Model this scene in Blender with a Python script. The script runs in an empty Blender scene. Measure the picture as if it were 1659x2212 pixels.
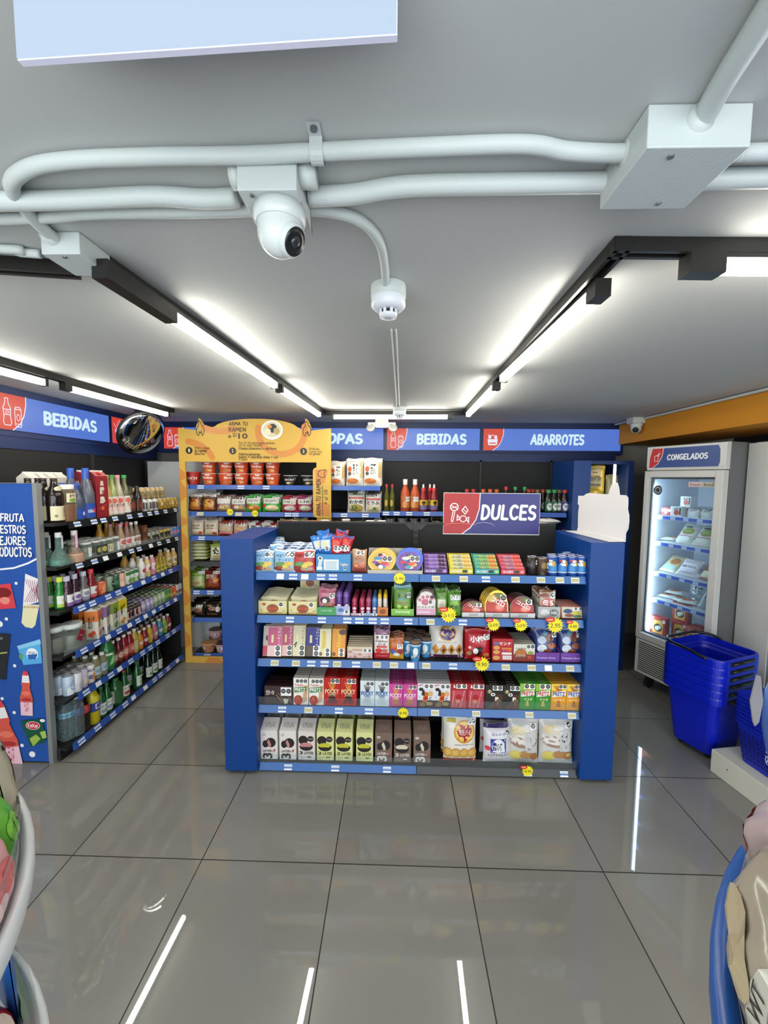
import bpy, math, random
from mathutils import Vector, Matrix
random.seed(7)
S = bpy.context.scene
COL = S.collection

# ------------------------------------------------------------------ camera, world, exposure
FPX, PITCH, YAW, ROLL = 885.84, 0.0820456, -0.0248891, -0.0075710
CAM = Vector((1.456939, -1.705867, 1.731985))
WPX, HPX = 1659.0, 2212.0
def cam_axes():
    cy, sy, cp, sp = math.cos(YAW), math.sin(YAW), math.cos(PITCH), math.sin(PITCH)
    f = Vector((sy*cp, cy*cp, -sp)); r = Vector((cy, -sy, 0)); d = f.cross(r)
    cr, sr = math.cos(ROLL), math.sin(ROLL)
    return cr*r + sr*d, -sr*r + cr*d, f
AX_R, AX_D, AX_F = cam_axes()
cd = bpy.data.cameras.new('camera'); cam = bpy.data.objects.new('camera', cd); COL.objects.link(cam)
m3 = Matrix((AX_R, -AX_D, -AX_F)).transposed()
cam.matrix_world = Matrix.Translation(CAM) @ m3.to_4x4()
cd.sensor_fit = 'HORIZONTAL'; cd.sensor_width = 36; cd.lens = 36*FPX/WPX
cd.clip_start = 0.02; cd.clip_end = 60
S.camera = cam
S.view_settings.view_transform = 'Standard'; S.view_settings.look = 'None'
S.view_settings.exposure = 0.0; S.view_settings.gamma = 1.0
S.view_settings.use_curve_mapping = False
w = bpy.data.worlds.new('street_daylight'); S.world = w; w.use_nodes = True
bg = w.node_tree.nodes['Background']
DAY = 4.9                                       # overcast daylight that comes in through the open shop front
bg.inputs[0].default_value = (0.90, 0.97, 1.0, 1); bg.inputs[1].default_value = DAY
LAMP = 38.0                                       # radiance of the LED tubes
LAMPC = (1.0, 0.955, 0.845)
try:
    S.cycles.max_bounces = 8; S.cycles.transparent_max_bounces = 12
    S.cycles.caustics_reflective = False; S.cycles.caustics_refractive = False
    S.cycles.sample_clamp_indirect = 6.0
except Exception: pass

# ------------------------------------------------------------------ measuring helpers
def proj(p):
    v = Vector(p) - CAM; z = v.dot(AX_F)
    return WPX/2 + FPX*v.dot(AX_R)/z, HPX/2 + FPX*v.dot(AX_D)/z
def at(px, py, axis, val):                       # the point on the plane axis=val seen at a photo position
    d = AX_R*((px-WPX/2)/FPX) + AX_D*((py-HPX/2)/FPX) + AX_F
    return CAM + d*((val-CAM[axis])/d[axis])
def xof(px, Y, z):                               # X of a point on the line (., Y, z)
    a, b = -2.0, 6.0
    for _ in range(40):
        m = (a+b)/2
        if proj((m, Y, z))[0] < px: a = m
        else: b = m
    return (a+b)/2
def yof(px, X, z):                               # Y of a point on the line (X, ., z), wall side x < camera
    a, b = -0.2, 4.0
    for _ in range(40):
        m = (a+b)/2
        if proj((X, m, z))[0] < px: a = m
        else: b = m
    return (a+b)/2
def zof(py, X, Y):
    a, b = -0.5, 3.0
    for _ in range(40):
        m = (a+b)/2
        if proj((X, Y, m))[1] > py: a = m
        else: b = m
    return (a+b)/2

# ------------------------------------------------------------------ materials
_M = {}
def lin(h):
    o = []
    for i in (0, 2, 4):
        c = int(h[i:i+2], 16)/255
        o.append(c/12.92 if c <= .04045 else ((c+.055)/1.055)**2.4)
    return o
def mat(h, rough=.45, metal=0.0, kind='p', emit=0.0, alpha=1.0, noise=0.0, spec=.5):
    k = (h, rough, metal, kind, emit, alpha, noise, spec)
    if k in _M: return _M[k]
    m = bpy.data.materials.new('%s_%s' % ({'p': 'paint', 'g': 'clear', 'e': 'lit'}[kind], h)); m.use_nodes = True
    nt = m.node_tree; N = nt.nodes; L = nt.links; b = N['Principled BSDF']; c = lin(h)+[1]
    b.inputs['Base Color'].default_value = c; b.inputs['Roughness'].default_value = rough
    b.inputs['Metallic'].default_value = metal; b.inputs['Specular IOR Level'].default_value = spec
    if noise:
        t = N.new('ShaderNodeTexCoord'); n = N.new('ShaderNodeTexNoise'); n.inputs['Scale'].default_value = 60
        n.inputs['Detail'].default_value = 3
        r = N.new('ShaderNodeMixRGB'); r.blend_type = 'MULTIPLY'; r.inputs[1].default_value = c
        r.inputs[0].default_value = noise; L.new(t.outputs['Object'], n.inputs['Vector'])
        L.new(n.outputs['Fac'], r.inputs[2]); L.new(r.outputs[0], b.inputs['Base Color'])
    if kind == 'e':
        b.inputs['Emission Color'].default_value = c; b.inputs['Emission Strength'].default_value = emit
        b.inputs['Base Color'].default_value = [x*.04 for x in c[:3]]+[1]
    if kind == 'g':                              # clear plastic or glass: tinted see-through plus gloss
        tr = N.new('ShaderNodeBsdfTransparent'); tr.inputs[0].default_value = c
        mx = N.new('ShaderNodeMixShader'); fr = N.new('ShaderNodeFresnel'); fr.inputs[0].default_value = 1.45
        ge = N.new('ShaderNodeNewGeometry'); io = N.new('ShaderNodeMapRange'); io.inputs[3].default_value = 1.45; io.inputs[4].default_value = 1/1.45
        L.new(ge.outputs['Backfacing'], io.inputs[0]); L.new(io.outputs[0], fr.inputs[0])
        ma = N.new('ShaderNodeMath'); ma.operation = 'ADD'; ma.use_clamp = True; ma.inputs[1].default_value = 1-alpha
        L.new(fr.outputs[0], ma.inputs[0]); L.new(ma.outputs[0], mx.inputs[0])
        L.new(tr.outputs[0], mx.inputs[1]); L.new(b.outputs[0], mx.inputs[2])
        L.new(mx.outputs[0], N['Material Output'].inputs[0])
    _M[k] = m
    return m
def clear(h='f4faf8', solid=.06, rough=.06): return mat(h, rough, 0, 'g', 0, 1-solid)
def lit(h, e=1.0): return mat(h, .4, 0, 'e', e)

# ------------------------------------------------------------------ mesh builder
def arc(cx, cy, rx, ry, a0, a1, n=8):
    return [(cx+rx*math.cos(math.radians(a0+(a1-a0)*i/n)), cy+ry*math.sin(math.radians(a0+(a1-a0)*i/n))) for i in range(n+1)]
class MB:
    def __init__(s): s.v = []; s.f = []; s.m = []; s.sm = []; s.mats = []; s.T = None
    def mi(s, m):
        if m not in s.mats: s.mats.append(m)
        return s.mats.index(m)
    def add(s, vs, fs, m, sm=False):
        o = len(s.v)
        s.v += [tuple(s.T @ Vector(v)) if s.T else tuple(v) for v in vs]
        i = s.mi(m)
        for f in fs: s.f.append(tuple(o+k for k in f)); s.m.append(i); s.sm.append(sm)
        return s
    def box(s, x0, y0, z0, x1, y1, z1, m):
        vs = [(x, y, z) for z in (z0, z1) for y in (y0, y1) for x in (x0, x1)]
        return s.add(vs, [(0, 2, 3, 1), (4, 5, 7, 6), (0, 1, 5, 4), (2, 6, 7, 3), (0, 4, 6, 2), (1, 3, 7, 5)], m)
    def lathe(s, prof, m, n=16, sm=True, c=(0, 0), cap=True):
        vs = []; fs = []; k = len(prof)
        for r, z in prof:
            for i in range(n):
                a = 2*math.pi*i/n; vs.append((c[0]+r*math.cos(a), c[1]+r*math.sin(a), z))
        for j in range(k-1):
            for i in range(n):
                i2 = (i+1) % n; fs.append((j*n+i, j*n+i2, (j+1)*n+i2, (j+1)*n+i))
        s.add(vs, fs, m, sm)
        if cap:
            s.add([v for v in vs[:n]], [tuple(reversed(range(n)))], m); s.add([v for v in vs[-n:]], [tuple(range(n))], m)
        return s
    def tube(s, pts, r, m, n=10, cap=True):
        pts = [Vector(p) for p in pts]; vs = []; fs = []
        up = None
        for i, p in enumerate(pts):
            d = (pts[min(i+1, len(pts)-1)]-pts[max(i-1, 0)]).normalized()
            if up is None: up = Vector((0, 0, 1)) if abs(d.z) < .9 else Vector((1, 0, 0))
            x = d.cross(up).normalized(); y = x.cross(d).normalized(); up = y
            rr = r[i] if isinstance(r, (list, tuple)) else r
            for k in range(n):
                a = 2*math.pi*k/n; vs.append(p + x*rr*math.cos(a) + y*rr*math.sin(a))
        for j in range(len(pts)-1):
            for k in range(n):
                k2 = (k+1) % n; fs.append((j*n+k, j*n+k2, (j+1)*n+k2, (j+1)*n+k))
        if cap: fs += [tuple(reversed(range(n))), tuple(range((len(pts)-1)*n, len(pts)*n))]
        return s.add(vs, fs, m, True)
    def prism(s, out, d0, d1, m, fn=None):       # outline (a,b) drawn out between d0 and d1; fn maps (a,b,d) to xyz
        fn = fn or (lambda a, b, d: (a, d, b))
        n = len(out); vs = [fn(a, b, d0) for a, b in out]+[fn(a, b, d1) for a, b in out]
        fs = [tuple(range(n)), tuple(reversed(range(n, 2*n)))]+[(i, n+i, n+(i+1) % n, (i+1) % n) for i in range(n)]
        return s.add(vs, fs, m)
    def build(s, name, parent=None, loc=None, rz=0, bevel=0, rot=None):
        me = bpy.data.meshes.new(name); me.from_pydata(s.v, [], s.f)
        for x in s.mats: me.materials.append(x)
        me.polygons.foreach_set('material_index', s.m); me.polygons.foreach_set('use_smooth', s.sm)
        me.update()
        o = bpy.data.objects.new(name, me); COL.objects.link(o)
        if parent: o.parent = parent
        if loc is not None: o.location = loc
        o.rotation_euler = rot if rot else (0, 0, rz)
        if bevel:
            b = o.modifiers.new('edge', 'BEVEL'); b.width = bevel; b.segments = 2; b.limit_method = 'ANGLE'
        return o
def tag(o, label=None, cat=None, group=None, kind=None):
    if label: o['label'] = label
    if cat: o['category'] = cat
    if group: o['group'] = group
    if kind: o['kind'] = kind
    return o
def empty(name, loc, label, cat, rz=0, group=None):
    o = bpy.data.objects.new(name, None); COL.objects.link(o); o.location = loc; o.rotation_euler = (0, 0, rz)
    o.empty_display_size = .05
    return tag(o, label, cat, group)
def struct(o): o['kind'] = 'structure'; return o
_used = set()
def place(proto, loc, rz=0, label=None, group=None, rx=0, ry=0, cat=None):
    o = proto
    if o.name in _used:
        o = proto.copy(); COL.objects.link(o)
        for c in proto.children:
            k = c.copy(); COL.objects.link(k); k.parent = o
            for g in c.children:
                e = g.copy(); COL.objects.link(e); e.parent = k
    _used.add(o.name)
    o.location = loc; o.rotation_euler = (rx, ry, rz)
    return tag(o, label, cat, group)

# ------------------------------------------------------------------ lettering and printed art
_TX = {}
def text_mesh(t, bold=0.0):
    k = (t, bold)
    if k in _TX: return _TX[k]
    c = bpy.data.curves.new('lettering', 'FONT'); c.body = t; c.resolution_u = 2; c.offset = bold
    o = bpy.data.objects.new('lettering', c); COL.objects.link(o)
    bpy.context.view_layer.update()
    me = bpy.data.meshes.new_from_object(o)
    vs = [(v.co.x, v.co.y) for v in me.vertices]; fs = [tuple(p.vertices) for p in me.polygons]
    bpy.data.objects.remove(o); bpy.data.curves.remove(c); bpy.data.meshes.remove(me)
    if not vs: vs = [(0, 0), (1, 0), (1, 1)]; fs = []
    x0 = min(v[0] for v in vs); x1 = max(v[0] for v in vs); y0 = min(v[1] for v in vs); y1 = max(v[1] for v in vs)
    r = ([((x-x0)/max(x1-x0, 1e-6), (y-y0)/max(y1-y0, 1e-6)) for x, y in vs], fs, (x1-x0)/max(y1-y0, 1e-6))
    _TX[k] = r
    return r
# hand-drawn capitals as strokes: width, polylines
G = {
 'A': (.74, [[(.04, 0), (.37, 1), (.70, 0)], [(.17, .32), (.57, .32)]]),
 'B': (.62, [[(.08, 0), (.08, 1)], [(.08, 1)]+arc(.28, .76, .24, .24, 90, -90)+[(.08, .52)], [(.08, .52)]+arc(.3, .26, .26, .26, 90, -90)+[(.08, 0)]]),
 'C': (.66, [arc(.38, .5, .32, .5, 48, 312, 12)]),
 'D': (.66, [[(.08, 0), (.08, 1)], [(.08, 1)]+arc(.2, .5, .4, .5, 90, -90, 10)+[(.08, 0)]]),
 'E': (.56, [[(.52, 1), (.08, 1), (.08, 0), (.52, 0)], [(.08, .52), (.45, .52)]]),
 'F': (.54, [[(.52, 1), (.08, 1), (.08, 0)], [(.08, .5), (.45, .5)]]),
 'G': (.7, [arc(.38, .5, .32, .5, 48, 330, 12)+[(.66, .42), (.42, .42)]]),
 'I': (.42, [[(.2, 0), (.2, 1)], [(.04, 1), (.36, 1)], [(.04, 0), (.36, 0)]]),
 'J': (.5, [[(.42, 1), (.42, .25)]+arc(.24, .24, .18, .24, 0, -160, 6)]),
 'L': (.52, [[(.08, 1), (.08, 0), (.5, 0)]]),
 'M': (.84, [[(.06, 0), (.12, 1), (.42, .35), (.72, 1), (.78, 0)]]),
 'N': (.68, [[(.08, 0), (.08, 1), (.6, 0), (.6, 1)]]),
 'O': (.72, [arc(.36, .5, .3, .5, 90, 450, 16)]),
 'P': (.6, [[(.08, 0), (.08, 1)], [(.08, 1)]+arc(.28, .72, .26, .28, 90, -90)+[(.08, .44)]]),
 'R': (.66, [[(.08, 0), (.08, 1)], [(.08, 1)]+arc(.28, .74, .26, .26, 90, -90)+[(.08, .48)], [(.26, .48), (.6, 0)]]),
 'S': (.58, [arc(.3, .75, .23, .25, 40, 270, 9)+arc(.29, .25, .25, .25, 90, -140, 9)]),
 'T': (.6, [[(.3, 0), (.3, 1)], [(.02, 1), (.58, 1)]]),
 'U': (.68, [[(.08, 1), (.08, .3)]+arc(.34, .3, .26, .3, 180, 360, 8)+[(.6, 1)]]),
 '+': (.5, [[(.25, .25), (.25, .75)], [(.02, .5), (.48, .5)]]),
 ' ': (.35, []),
}
def stroke_poly(pts, w):                          # a ribbon with round ends; sharp corners start a new ribbon. list of (ribbon number, polygon)
    P = [pts[0]]
    for p in pts[1:]:
        if math.hypot(p[0]-P[-1][0], p[1]-P[-1][1]) > 1e-7: P.append(p)
    runs = []; cur = [P[0]]
    for i in range(1, len(P)):
        cur.append(P[i])
        if i < len(P)-1:
            a1 = math.atan2(P[i][1]-P[i-1][1], P[i][0]-P[i-1][0]); a2 = math.atan2(P[i+1][1]-P[i][1], P[i+1][0]-P[i][0])
            if abs((a2-a1+math.pi) % (2*math.pi)-math.pi) > 1.05: runs.append(cur); cur = [P[i]]
    if len(cur) > 1: runs.append(cur)
    out = []
    for k, R in enumerate(runs):
        d = [math.atan2(b[1]-a[1], b[0]-a[0]) for a, b in zip(R[:-1], R[1:])]
        A = []; B = []
        for i, p in enumerate(R):
            a = d[max(i-1, 0)]; b = d[min(i, len(d)-1)]; df = (b-a+math.pi) % (2*math.pi)-math.pi
            t = a+df/2; l = w/2/max(math.cos(df/2), .5)
            n = (-math.sin(t)*l, math.cos(t)*l); A.append((p[0]+n[0], p[1]+n[1])); B.append((p[0]-n[0], p[1]-n[1]))
        for i in range(len(R)-1): out.append((k, [B[i], B[i+1], A[i+1], A[i]]))
        g = math.degrees(d[0]); out.append((k, arc(R[0][0], R[0][1], w/2, w/2, g+90, g+270, 5)))
        g = math.degrees(d[-1]); out.append((k, arc(R[-1][0], R[-1][1], w/2, w/2, g-90, g+90, 5)))
    return out
def word(t, x0, z0, x1, z1, wt=.2, slant=.06, jit=0.05, gap=.13):    # lettered word fitted into a rectangle: polygons
    polys = []; x = 0; rnd = random.Random(t); K = 0
    for ch in t:
        w_, st = G[ch]; a = rnd.uniform(-jit, jit); dy = rnd.uniform(-jit, jit)*.5
        for s_ in st:
            q = []
            for (u, v) in s_:
                cu, cv = u-w_/2, v-.5
                q.append((x+w_/2+cu*math.cos(a)-cv*math.sin(a)+slant*v, .5+cu*math.sin(a)+cv*math.cos(a)+dy))
            sp = stroke_poly(q, wt); polys += [(K+k, pl) for k, pl in sp]; K += 1+max([k for k, _ in sp] or [0])
        x += w_+gap
    if not polys: return []
    xs = [p[0] for _, q in polys for p in q]; ys = [p[1] for _, q in polys for p in q]
    a0, a1, b0, b1 = min(xs), max(xs), min(ys), max(ys)
    return [(k, [(x0+(u-a0)/(a1-a0)*(x1-x0), z0+(v-b0)/(b1-b0)*(z1-z0)) for u, v in q]) for k, q in polys]

def art(mb, items, fn, wid=1.0, hei=1.0, off=.0004, step=.00025, seg=1, rough=.4, mk=None):
    """printed pattern: items in 0..1 over a face wid x hei; fn(u, v, offset) gives the point on the surface"""
    mk = mk or (lambda h: mat(h, rough))
    k = 0
    for it in items:
        o = off+step*k; t = it[0]; k += 1
        if t == 'r':
            _, u0, v0, u1, v1, c = it[:6]
            nu = max(1, int(math.ceil(abs(u1-u0)*seg))); nv = max(1, int(math.ceil(abs(v1-v0)*seg)))
            vs = [fn(u0+(u1-u0)*i/nu, v0+(v1-v0)*j/nv, o) for j in range(nv+1) for i in range(nu+1)]
            fs = [(j*(nu+1)+i, j*(nu+1)+i+1, (j+1)*(nu+1)+i+1, (j+1)*(nu+1)+i) for j in range(nv) for i in range(nu)]
            mb.add(vs, fs, mk(c))
        elif t == 'e':
            _, cu, cv, ru, rv, c = it[:6]; n = 16
            vs = [fn(cu, cv, o)]+[fn(cu+ru*math.cos(2*math.pi*i/n)*q, cv+rv*math.sin(2*math.pi*i/n)*q, o) for q in (.55, 1) for i in range(n)]
            fs = [(0, 1+i, 1+(i+1) % n) for i in range(n)]+[(1+i, 1+n+i, 1+n+(i+1) % n, 1+(i+1) % n) for i in range(n)]
            mb.add(vs, fs, mk(c))
        elif t == 'p':
            P = it[1]
            if seg > 1:                           # follow a curved face: rings from the middle outward
                cu = sum(p[0] for p in P)/len(P); cv = sum(p[1] for p in P)/len(P); E = []
                for a, b in zip(P, P[1:]+P[:1]):
                    n = max(1, int(math.hypot(b[0]-a[0], b[1]-a[1])*seg)); E += [(a[0]+(b[0]-a[0])*i/n, a[1]+(b[1]-a[1])*i/n) for i in range(n)]
                n = len(E); vs = [fn(cu, cv, o)]+[fn(cu+(u-cu)*q, cv+(v-cv)*q, o) for q in (.4, .7, 1) for u, v in E]
                fs = [(0, 1+i, 1+(i+1) % n) for i in range(n)]+[(1+k_*n+i, 1+(k_+1)*n+i, 1+(k_+1)*n+(i+1) % n, 1+k_*n+(i+1) % n) for k_ in (0, 1) for i in range(n)]
                mb.add(vs, fs, mk(it[2]))
            else: mb.add([fn(u, v, o) for u, v in P], [tuple(range(len(P)))], mk(it[2]))
        elif t == 's':                            # stroke; width in face heights
            q = [(u*wid, v*hei) for u, v in it[1]]
            for kk, pl in stroke_poly(q, it[2]*hei): mb.add([fn(u/wid, v/hei, o+kk*1.2e-5) for u, v in pl], [tuple(range(len(pl)))], mk(it[3]))
        elif t == 'w':                            # hand lettering: text u0 v0 u1 v1 colour weight
            for kk, pl in word(it[1], it[2], it[3], it[4], it[5], *(it[7:] or (.2,))):
                mb.add([fn(u, v, o+kk*1.2e-5) for u, v in pl], [tuple(range(len(pl)))], mk(it[6]))
        elif t == 't':                            # type: text cu cv max-width height colour [bold] [turn]
            _, tx, cu, cv, wu, hv, c = it[:7]; bold = it[7] if len(it) > 7 else .01; turn = it[8] if len(it) > 8 else 0
            vs, fs, asp = text_mesh(tx, bold)
            W_, H_ = wu*wid, hv*hei
            if turn in (90, -90): W_, H_ = wu*hei, hv*wid
            ca, sa = math.cos(math.radians(turn)), math.sin(math.radians(turn))
            q = []
            for x, y in vs:
                X, Y = (x-.5)*W_, (y-.5)*H_
                q.append(fn(cu+(X*ca-Y*sa)/wid, cv+(X*sa+Y*ca)/hei, o))
            mb.add(q, fs, mk(c))
        elif t == 'o':                            # white sticker with n black octagons, lying or upright
            _, n, u0, v0, u1, v1 = it[:6]; up = len(it) > 6
            art(mb, [('r', u0, v0, u1, v1, 'f4f4f2')], fn, wid, hei, o, step, seg, rough, mk)
            W_, H_ = (u1-u0)*wid, (v1-v0)*hei
            r = min(W_/(2.15 if up else 2.1*n), H_/(2.1*n if up else 2.3))
            for i in range(n):
                cu = (u0+u1)/2 if up else u0+(u1-u0)*(i+.5)/n; cv = v0+(v1-v0)*(i+.5)/n if up else (v0+v1)/2+.06*(v1-v0)
                pl = [(cu+r*math.cos(math.radians(22.5+45*j))/wid, cv+r*math.sin(math.radians(22.5+45*j))/hei) for j in range(8)]
                mb.add([fn(a, b, o+step) for a, b in pl], [tuple(range(8))], mk('101010'))
                for d in (.28, -.05, -.35):
                    mb.add([fn(cu+a*r/wid, cv+(d+b)*r/hei, o+2*step) for a, b in ((-.6, 0), (.6, 0), (.6, .13), (-.6, .13))], [(0, 1, 2, 3)], mk('b8b8b8'))
# ------------------------------------------------------------------ the room
HC = 2.30
def floor_mat():
    m = bpy.data.materials.new('porcelain_tiles'); m.use_nodes = True; nt = m.node_tree; N = nt.nodes; L = nt.links
    b = N['Principled BSDF']; t = N.new('ShaderNodeTexCoord'); sp = N.new('ShaderNodeSeparateXYZ'); L.new(t.outputs['Object'], sp.inputs[0])
    def mth(op, a, c=None):
        n = N.new('ShaderNodeMath'); n.operation = op
        for i, q in enumerate((a, c)):
            if q is None: continue
            if isinstance(q, (int, float)): n.inputs[i].default_value = q
            else: L.new(q, n.inputs[i])
        return n.outputs[0]
    g = []
    cells = []
    for ax in (0, 1):
        d = mth('DIVIDE', sp.outputs[ax], .6); r = mth('ROUND', d); e = mth('ABSOLUTE', mth('SUBTRACT', d, r))
        g.append(mth('LESS_THAN', e, .0040)); cells.append(mth('FLOOR', d))
    gr = mth('MAXIMUM', g[0], g[1])
    cmb = N.new('ShaderNodeCombineXYZ'); L.new(cells[0], cmb.inputs[0]); L.new(cells[1], cmb.inputs[1])
    wn = N.new('ShaderNodeTexWhiteNoise'); wn.noise_dimensions = '2D'; L.new(cmb.outputs[0], wn.inputs['Vector'])
    nz = N.new('ShaderNodeTexNoise'); nz.inputs['Scale'].default_value = 420; nz.inputs['Detail'].default_value = 2; L.new(t.outputs['Object'], nz.inputs['Vector'])
    n2 = N.new('ShaderNodeTexNoise'); n2.inputs['Scale'].default_value = 2.2; L.new(t.outputs['Object'], n2.inputs['Vector'])
    cr = N.new('ShaderNodeValToRGB'); cr.color_ramp.elements[0].color = (.195, .188, .168, 1); cr.color_ramp.elements[1].color = (.285, .277, .250, 1)
    cr.color_ramp.elements[0].position = .25; cr.color_ramp.elements[1].position = .75
    s = mth('ADD', mth('MULTIPLY', nz.outputs['Fac'], .45), mth('ADD', mth('MULTIPLY', n2.outputs['Fac'], .35), mth('MULTIPLY', wn.outputs['Value'], .16)))
    L.new(s, cr.inputs[0])
    mx = N.new('ShaderNodeMixRGB'); mx.inputs[2].default_value = (.010, .009, .008, 1); L.new(gr, mx.inputs[0]); L.new(cr.outputs[0], mx.inputs[1])
    L.new(mx.outputs[0], b.inputs['Base Color'])
    ro = mth('ADD', mth('MULTIPLY', gr, .55), .02); L.new(ro, b.inputs['Roughness'])
    b.inputs['Specular IOR Level'].default_value = .55
    return m
def plaster(h, scale=45, amt=.12, bump=.08, rough=.75):
    m = mat(h, rough).copy(); m.name = 'plaster_'+h; nt = m.node_tree; N = nt.nodes; L = nt.links; b = N['Principled BSDF']
    t = N.new('ShaderNodeTexCoord'); n = N.new('ShaderNodeTexNoise'); n.inputs['Scale'].default_value = scale; n.inputs['Detail'].default_value = 4
    L.new(t.outputs['Object'], n.inputs['Vector'])
    bp = N.new('ShaderNodeBump'); bp.inputs['Strength'].default_value = bump; bp.inputs['Distance'].default_value = .004
    L.new(n.outputs['Fac'], bp.inputs['Height']); L.new(bp.outputs[0], b.inputs['Normal'])
    n2 = N.new('ShaderNodeTexNoise'); n2.inputs['Scale'].default_value = 1.3; n2.inputs['Detail'].default_value = 3; L.new(t.outputs['Object'], n2.inputs['Vector'])
    mr = N.new('ShaderNodeMapRange'); mr.inputs[3].default_value = 1-amt; mr.inputs[4].default_value = 1.0; L.new(n2.outputs['Fac'], mr.inputs[0])
    mx = N.new('ShaderNodeMixRGB'); mx.blend_type = 'MULTIPLY'; mx.inputs[0].default_value = 1; mx.inputs[1].default_value = lin(h)+[1]
    L.new(mr.outputs[0], mx.inputs[2]); L.new(mx.outputs[0], b.inputs['Base Color'])
    return m
XL, XR, YB, YF = -1.12, 4.95, 2.66, -3.4
struct(MB().box(XL-.1, YF, -.05, XR+.1, YB+.1, 0, floor_mat()).build('floor'))
ceil_m = plaster('b9bbb9', 70, .05, .05)
struct(MB().box(XL-.1, YF, HC, XR+.1, YB+.1, HC+.1, ceil_m).build('ceiling'))
gw = plaster('8e8f8c'); dk = plaster('8f8d86')
struct(MB().box(XL-.1, YB, 0, XR+.1, YB+.1, HC, dk).build('wall_back'))
struct(MB().box(XL-.1, YF, 0, XL, YB, HC, gw).build('wall_left'))
struct(MB().box(XR, YF, 0, XR+.1, YB, HC, plaster('3c3c3b')).build('wall_right'))
struct(MB().box(-.98, 2.30, 0, -.30, 2.46, HC-.42, plaster('d4d6d4')).build('wall_pillar'))
struct(MB().box(3.72, YF, 2.09, 4.3, YB, HC-.0005, plaster('d08a1c', 30, .1)).build('wall_beam'))
struct(MB().box(3.60, YB-.012, 0, 4.95, YB, .09, mat('5f5d58', .5)).build('baseboard_back'))

# ------------------------------------------------------------------ ceiling: light tracks and tubes
blk = mat('15130f', .45); wht = mat('dfe3e2', .45); cond = plaster('c6cdcb', 160, .12, .10, .5)
ZT = HC-.0185
def track(name, pts, label):
    mb = MB()
    for a, b in zip(pts[:-1], pts[1:]):
        a = Vector(a); b = Vector(b); d = (b-a).normalized(); n = Vector((-d.y, d.x, 0))*.019
        a2 = a-d*.019; b2 = b+d*.019
        for sgn0, sgn1, z0, z1 in ((-1, 1, HC-.012, HC-.0008), (-1, -.45, HC-.034, HC-.012), (.45, 1, HC-.034, HC-.012)):
            q = [a2+n*sgn0, b2+n*sgn0, b2+n*sgn1, a2+n*sgn1]
            mb.add([(p.x, p.y, z) for z in (z0, z1) for p in q], [(3, 2, 1, 0), (4, 5, 6, 7), (0, 1, 5, 4), (1, 2, 6, 5), (2, 3, 7, 6), (3, 0, 4, 7)], blk)
    o = mb.build(name); tag(o, label, 'light track')
    return o
P2 = lambda px, py, z=2.25: Vector(at(px, py, 2, z)[:2]).to_3d()
Lnear, Lgap0, Lgap1, Lfar = P2(370, 678), P2(592, 828), P2(606, 838), P2(688, 893)
Rfar, Rgap1, Rgap0, Rnear = P2(1012, 893), P2(1070, 833), P2(1088, 813), P2(1282, 634)
def ext(a, b, t): return a+(b-a)*t
LB = P2(228, 582, 2.27); Lend = ext(Lnear, Lfar, 1.09); RB = P2(1336, 538, 2.28); Rend = ext(Rnear, Rfar, 1.095)
track('light_track', [LB, Lend, Rend, RB, RB+Vector((1.55, .045, 0))], 'black ceiling light track bent around the middle of the shop')
track('light_track', [P2(150, 585, 2.28), P2(150, 585, 2.28)+(P2(0, 575, 2.28)-P2(150, 585, 2.28)).normalized()*1.3], 'short black light track running from the small white junction box to the drinks wall')
WL = P2(358, 892); WL0 = P2(150, 836); WL1 = P2(90, 821); WLv = (WL0-WL).normalized()
track('light_track', [WL-WLv*.08, WL+WLv*3.2], 'black light track above the drinks signs')
lamp_m = bpy.data.materials.new('lit_tube'); lamp_m.use_nodes = True
_b = lamp_m.node_tree.nodes['Principled BSDF']; _b.inputs['Emission Color'].default_value = (*LAMPC, 1); _b.inputs['Emission Strength'].default_value = LAMP
def tube_lamp(a, b, label, cap_a=.09, cap_b=.015):
    a = Vector(a); b = Vector(b); d = (b-a); l = d.length; rz = math.atan2(d.y, d.x)
    r = empty('tube_light', (a.x, a.y, HC-.034), label, 'ceiling light', rz, 'LED tube lights on the ceiling tracks')
    mb = MB(); sec = [(-.019, 0)]+arc(0, -.012, .019, .019, 180, 360, 8)+[(.019, 0)]
    mb.prism(sec, 0, l, lamp_m, lambda p, q, t: (t, p, q-.012)); mb.build('diffuser', r)
    mb = MB().box(0, -.018, -.0115, l, .018, 0, blk); mb.build('backplate', r)
    mb = MB().box(-cap_a, -.021, -.046, -.0005, .021, 0, blk); mb.build('driver_box', r)
    mb = MB().box(l+.0005, -.02, -.044, l+cap_b, .02, 0, blk); mb.build('end_cap', r)
tube_lamp(Lnear, Lgap0, 'long lit tube on the drinks-wall side track, starting by the junction box', .30)
tube_lamp(Lgap1, Lfar, 'short-looking lit tube on the drinks-wall side track, ending at the ramen display', .03)
tube_lamp(Rnear, Rgap0, 'long lit tube on the freezer side track near its corner bend', .055)
tube_lamp(Rgap1, Rfar, 'short-looking lit tube on the freezer side track, ending at the back wall', .04)
BL, BR = P2(722, 898), P2(966, 898)
tube_lamp(BL, BR, 'lit tube across the back wall between the two side tracks', .02, .05)
RS = RB+Vector((.245, .007, 0)); tube_lamp(RS, RS+Vector((1.13, .033, 0)), 'lit tube heading to the upper edge past the track corner bend', .085)
tube_lamp(WL, WL0, 'lit tube above the drinks sign beside the round mirror', .02, .05)
tube_lamp(WL1, WL1+WLv*1.1, 'lit tube above the drinks sign, cut by the photo edge', .02, .05)
LS = P2(150, 585, 2.28); LD = (P2(0, 575, 2.28)-LS).normalized(); tube_lamp(LS+LD*.42, LS+LD*1.25, 'lit tube on the short track beside the drinks wall, out at the edge', .02, .05)

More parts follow.
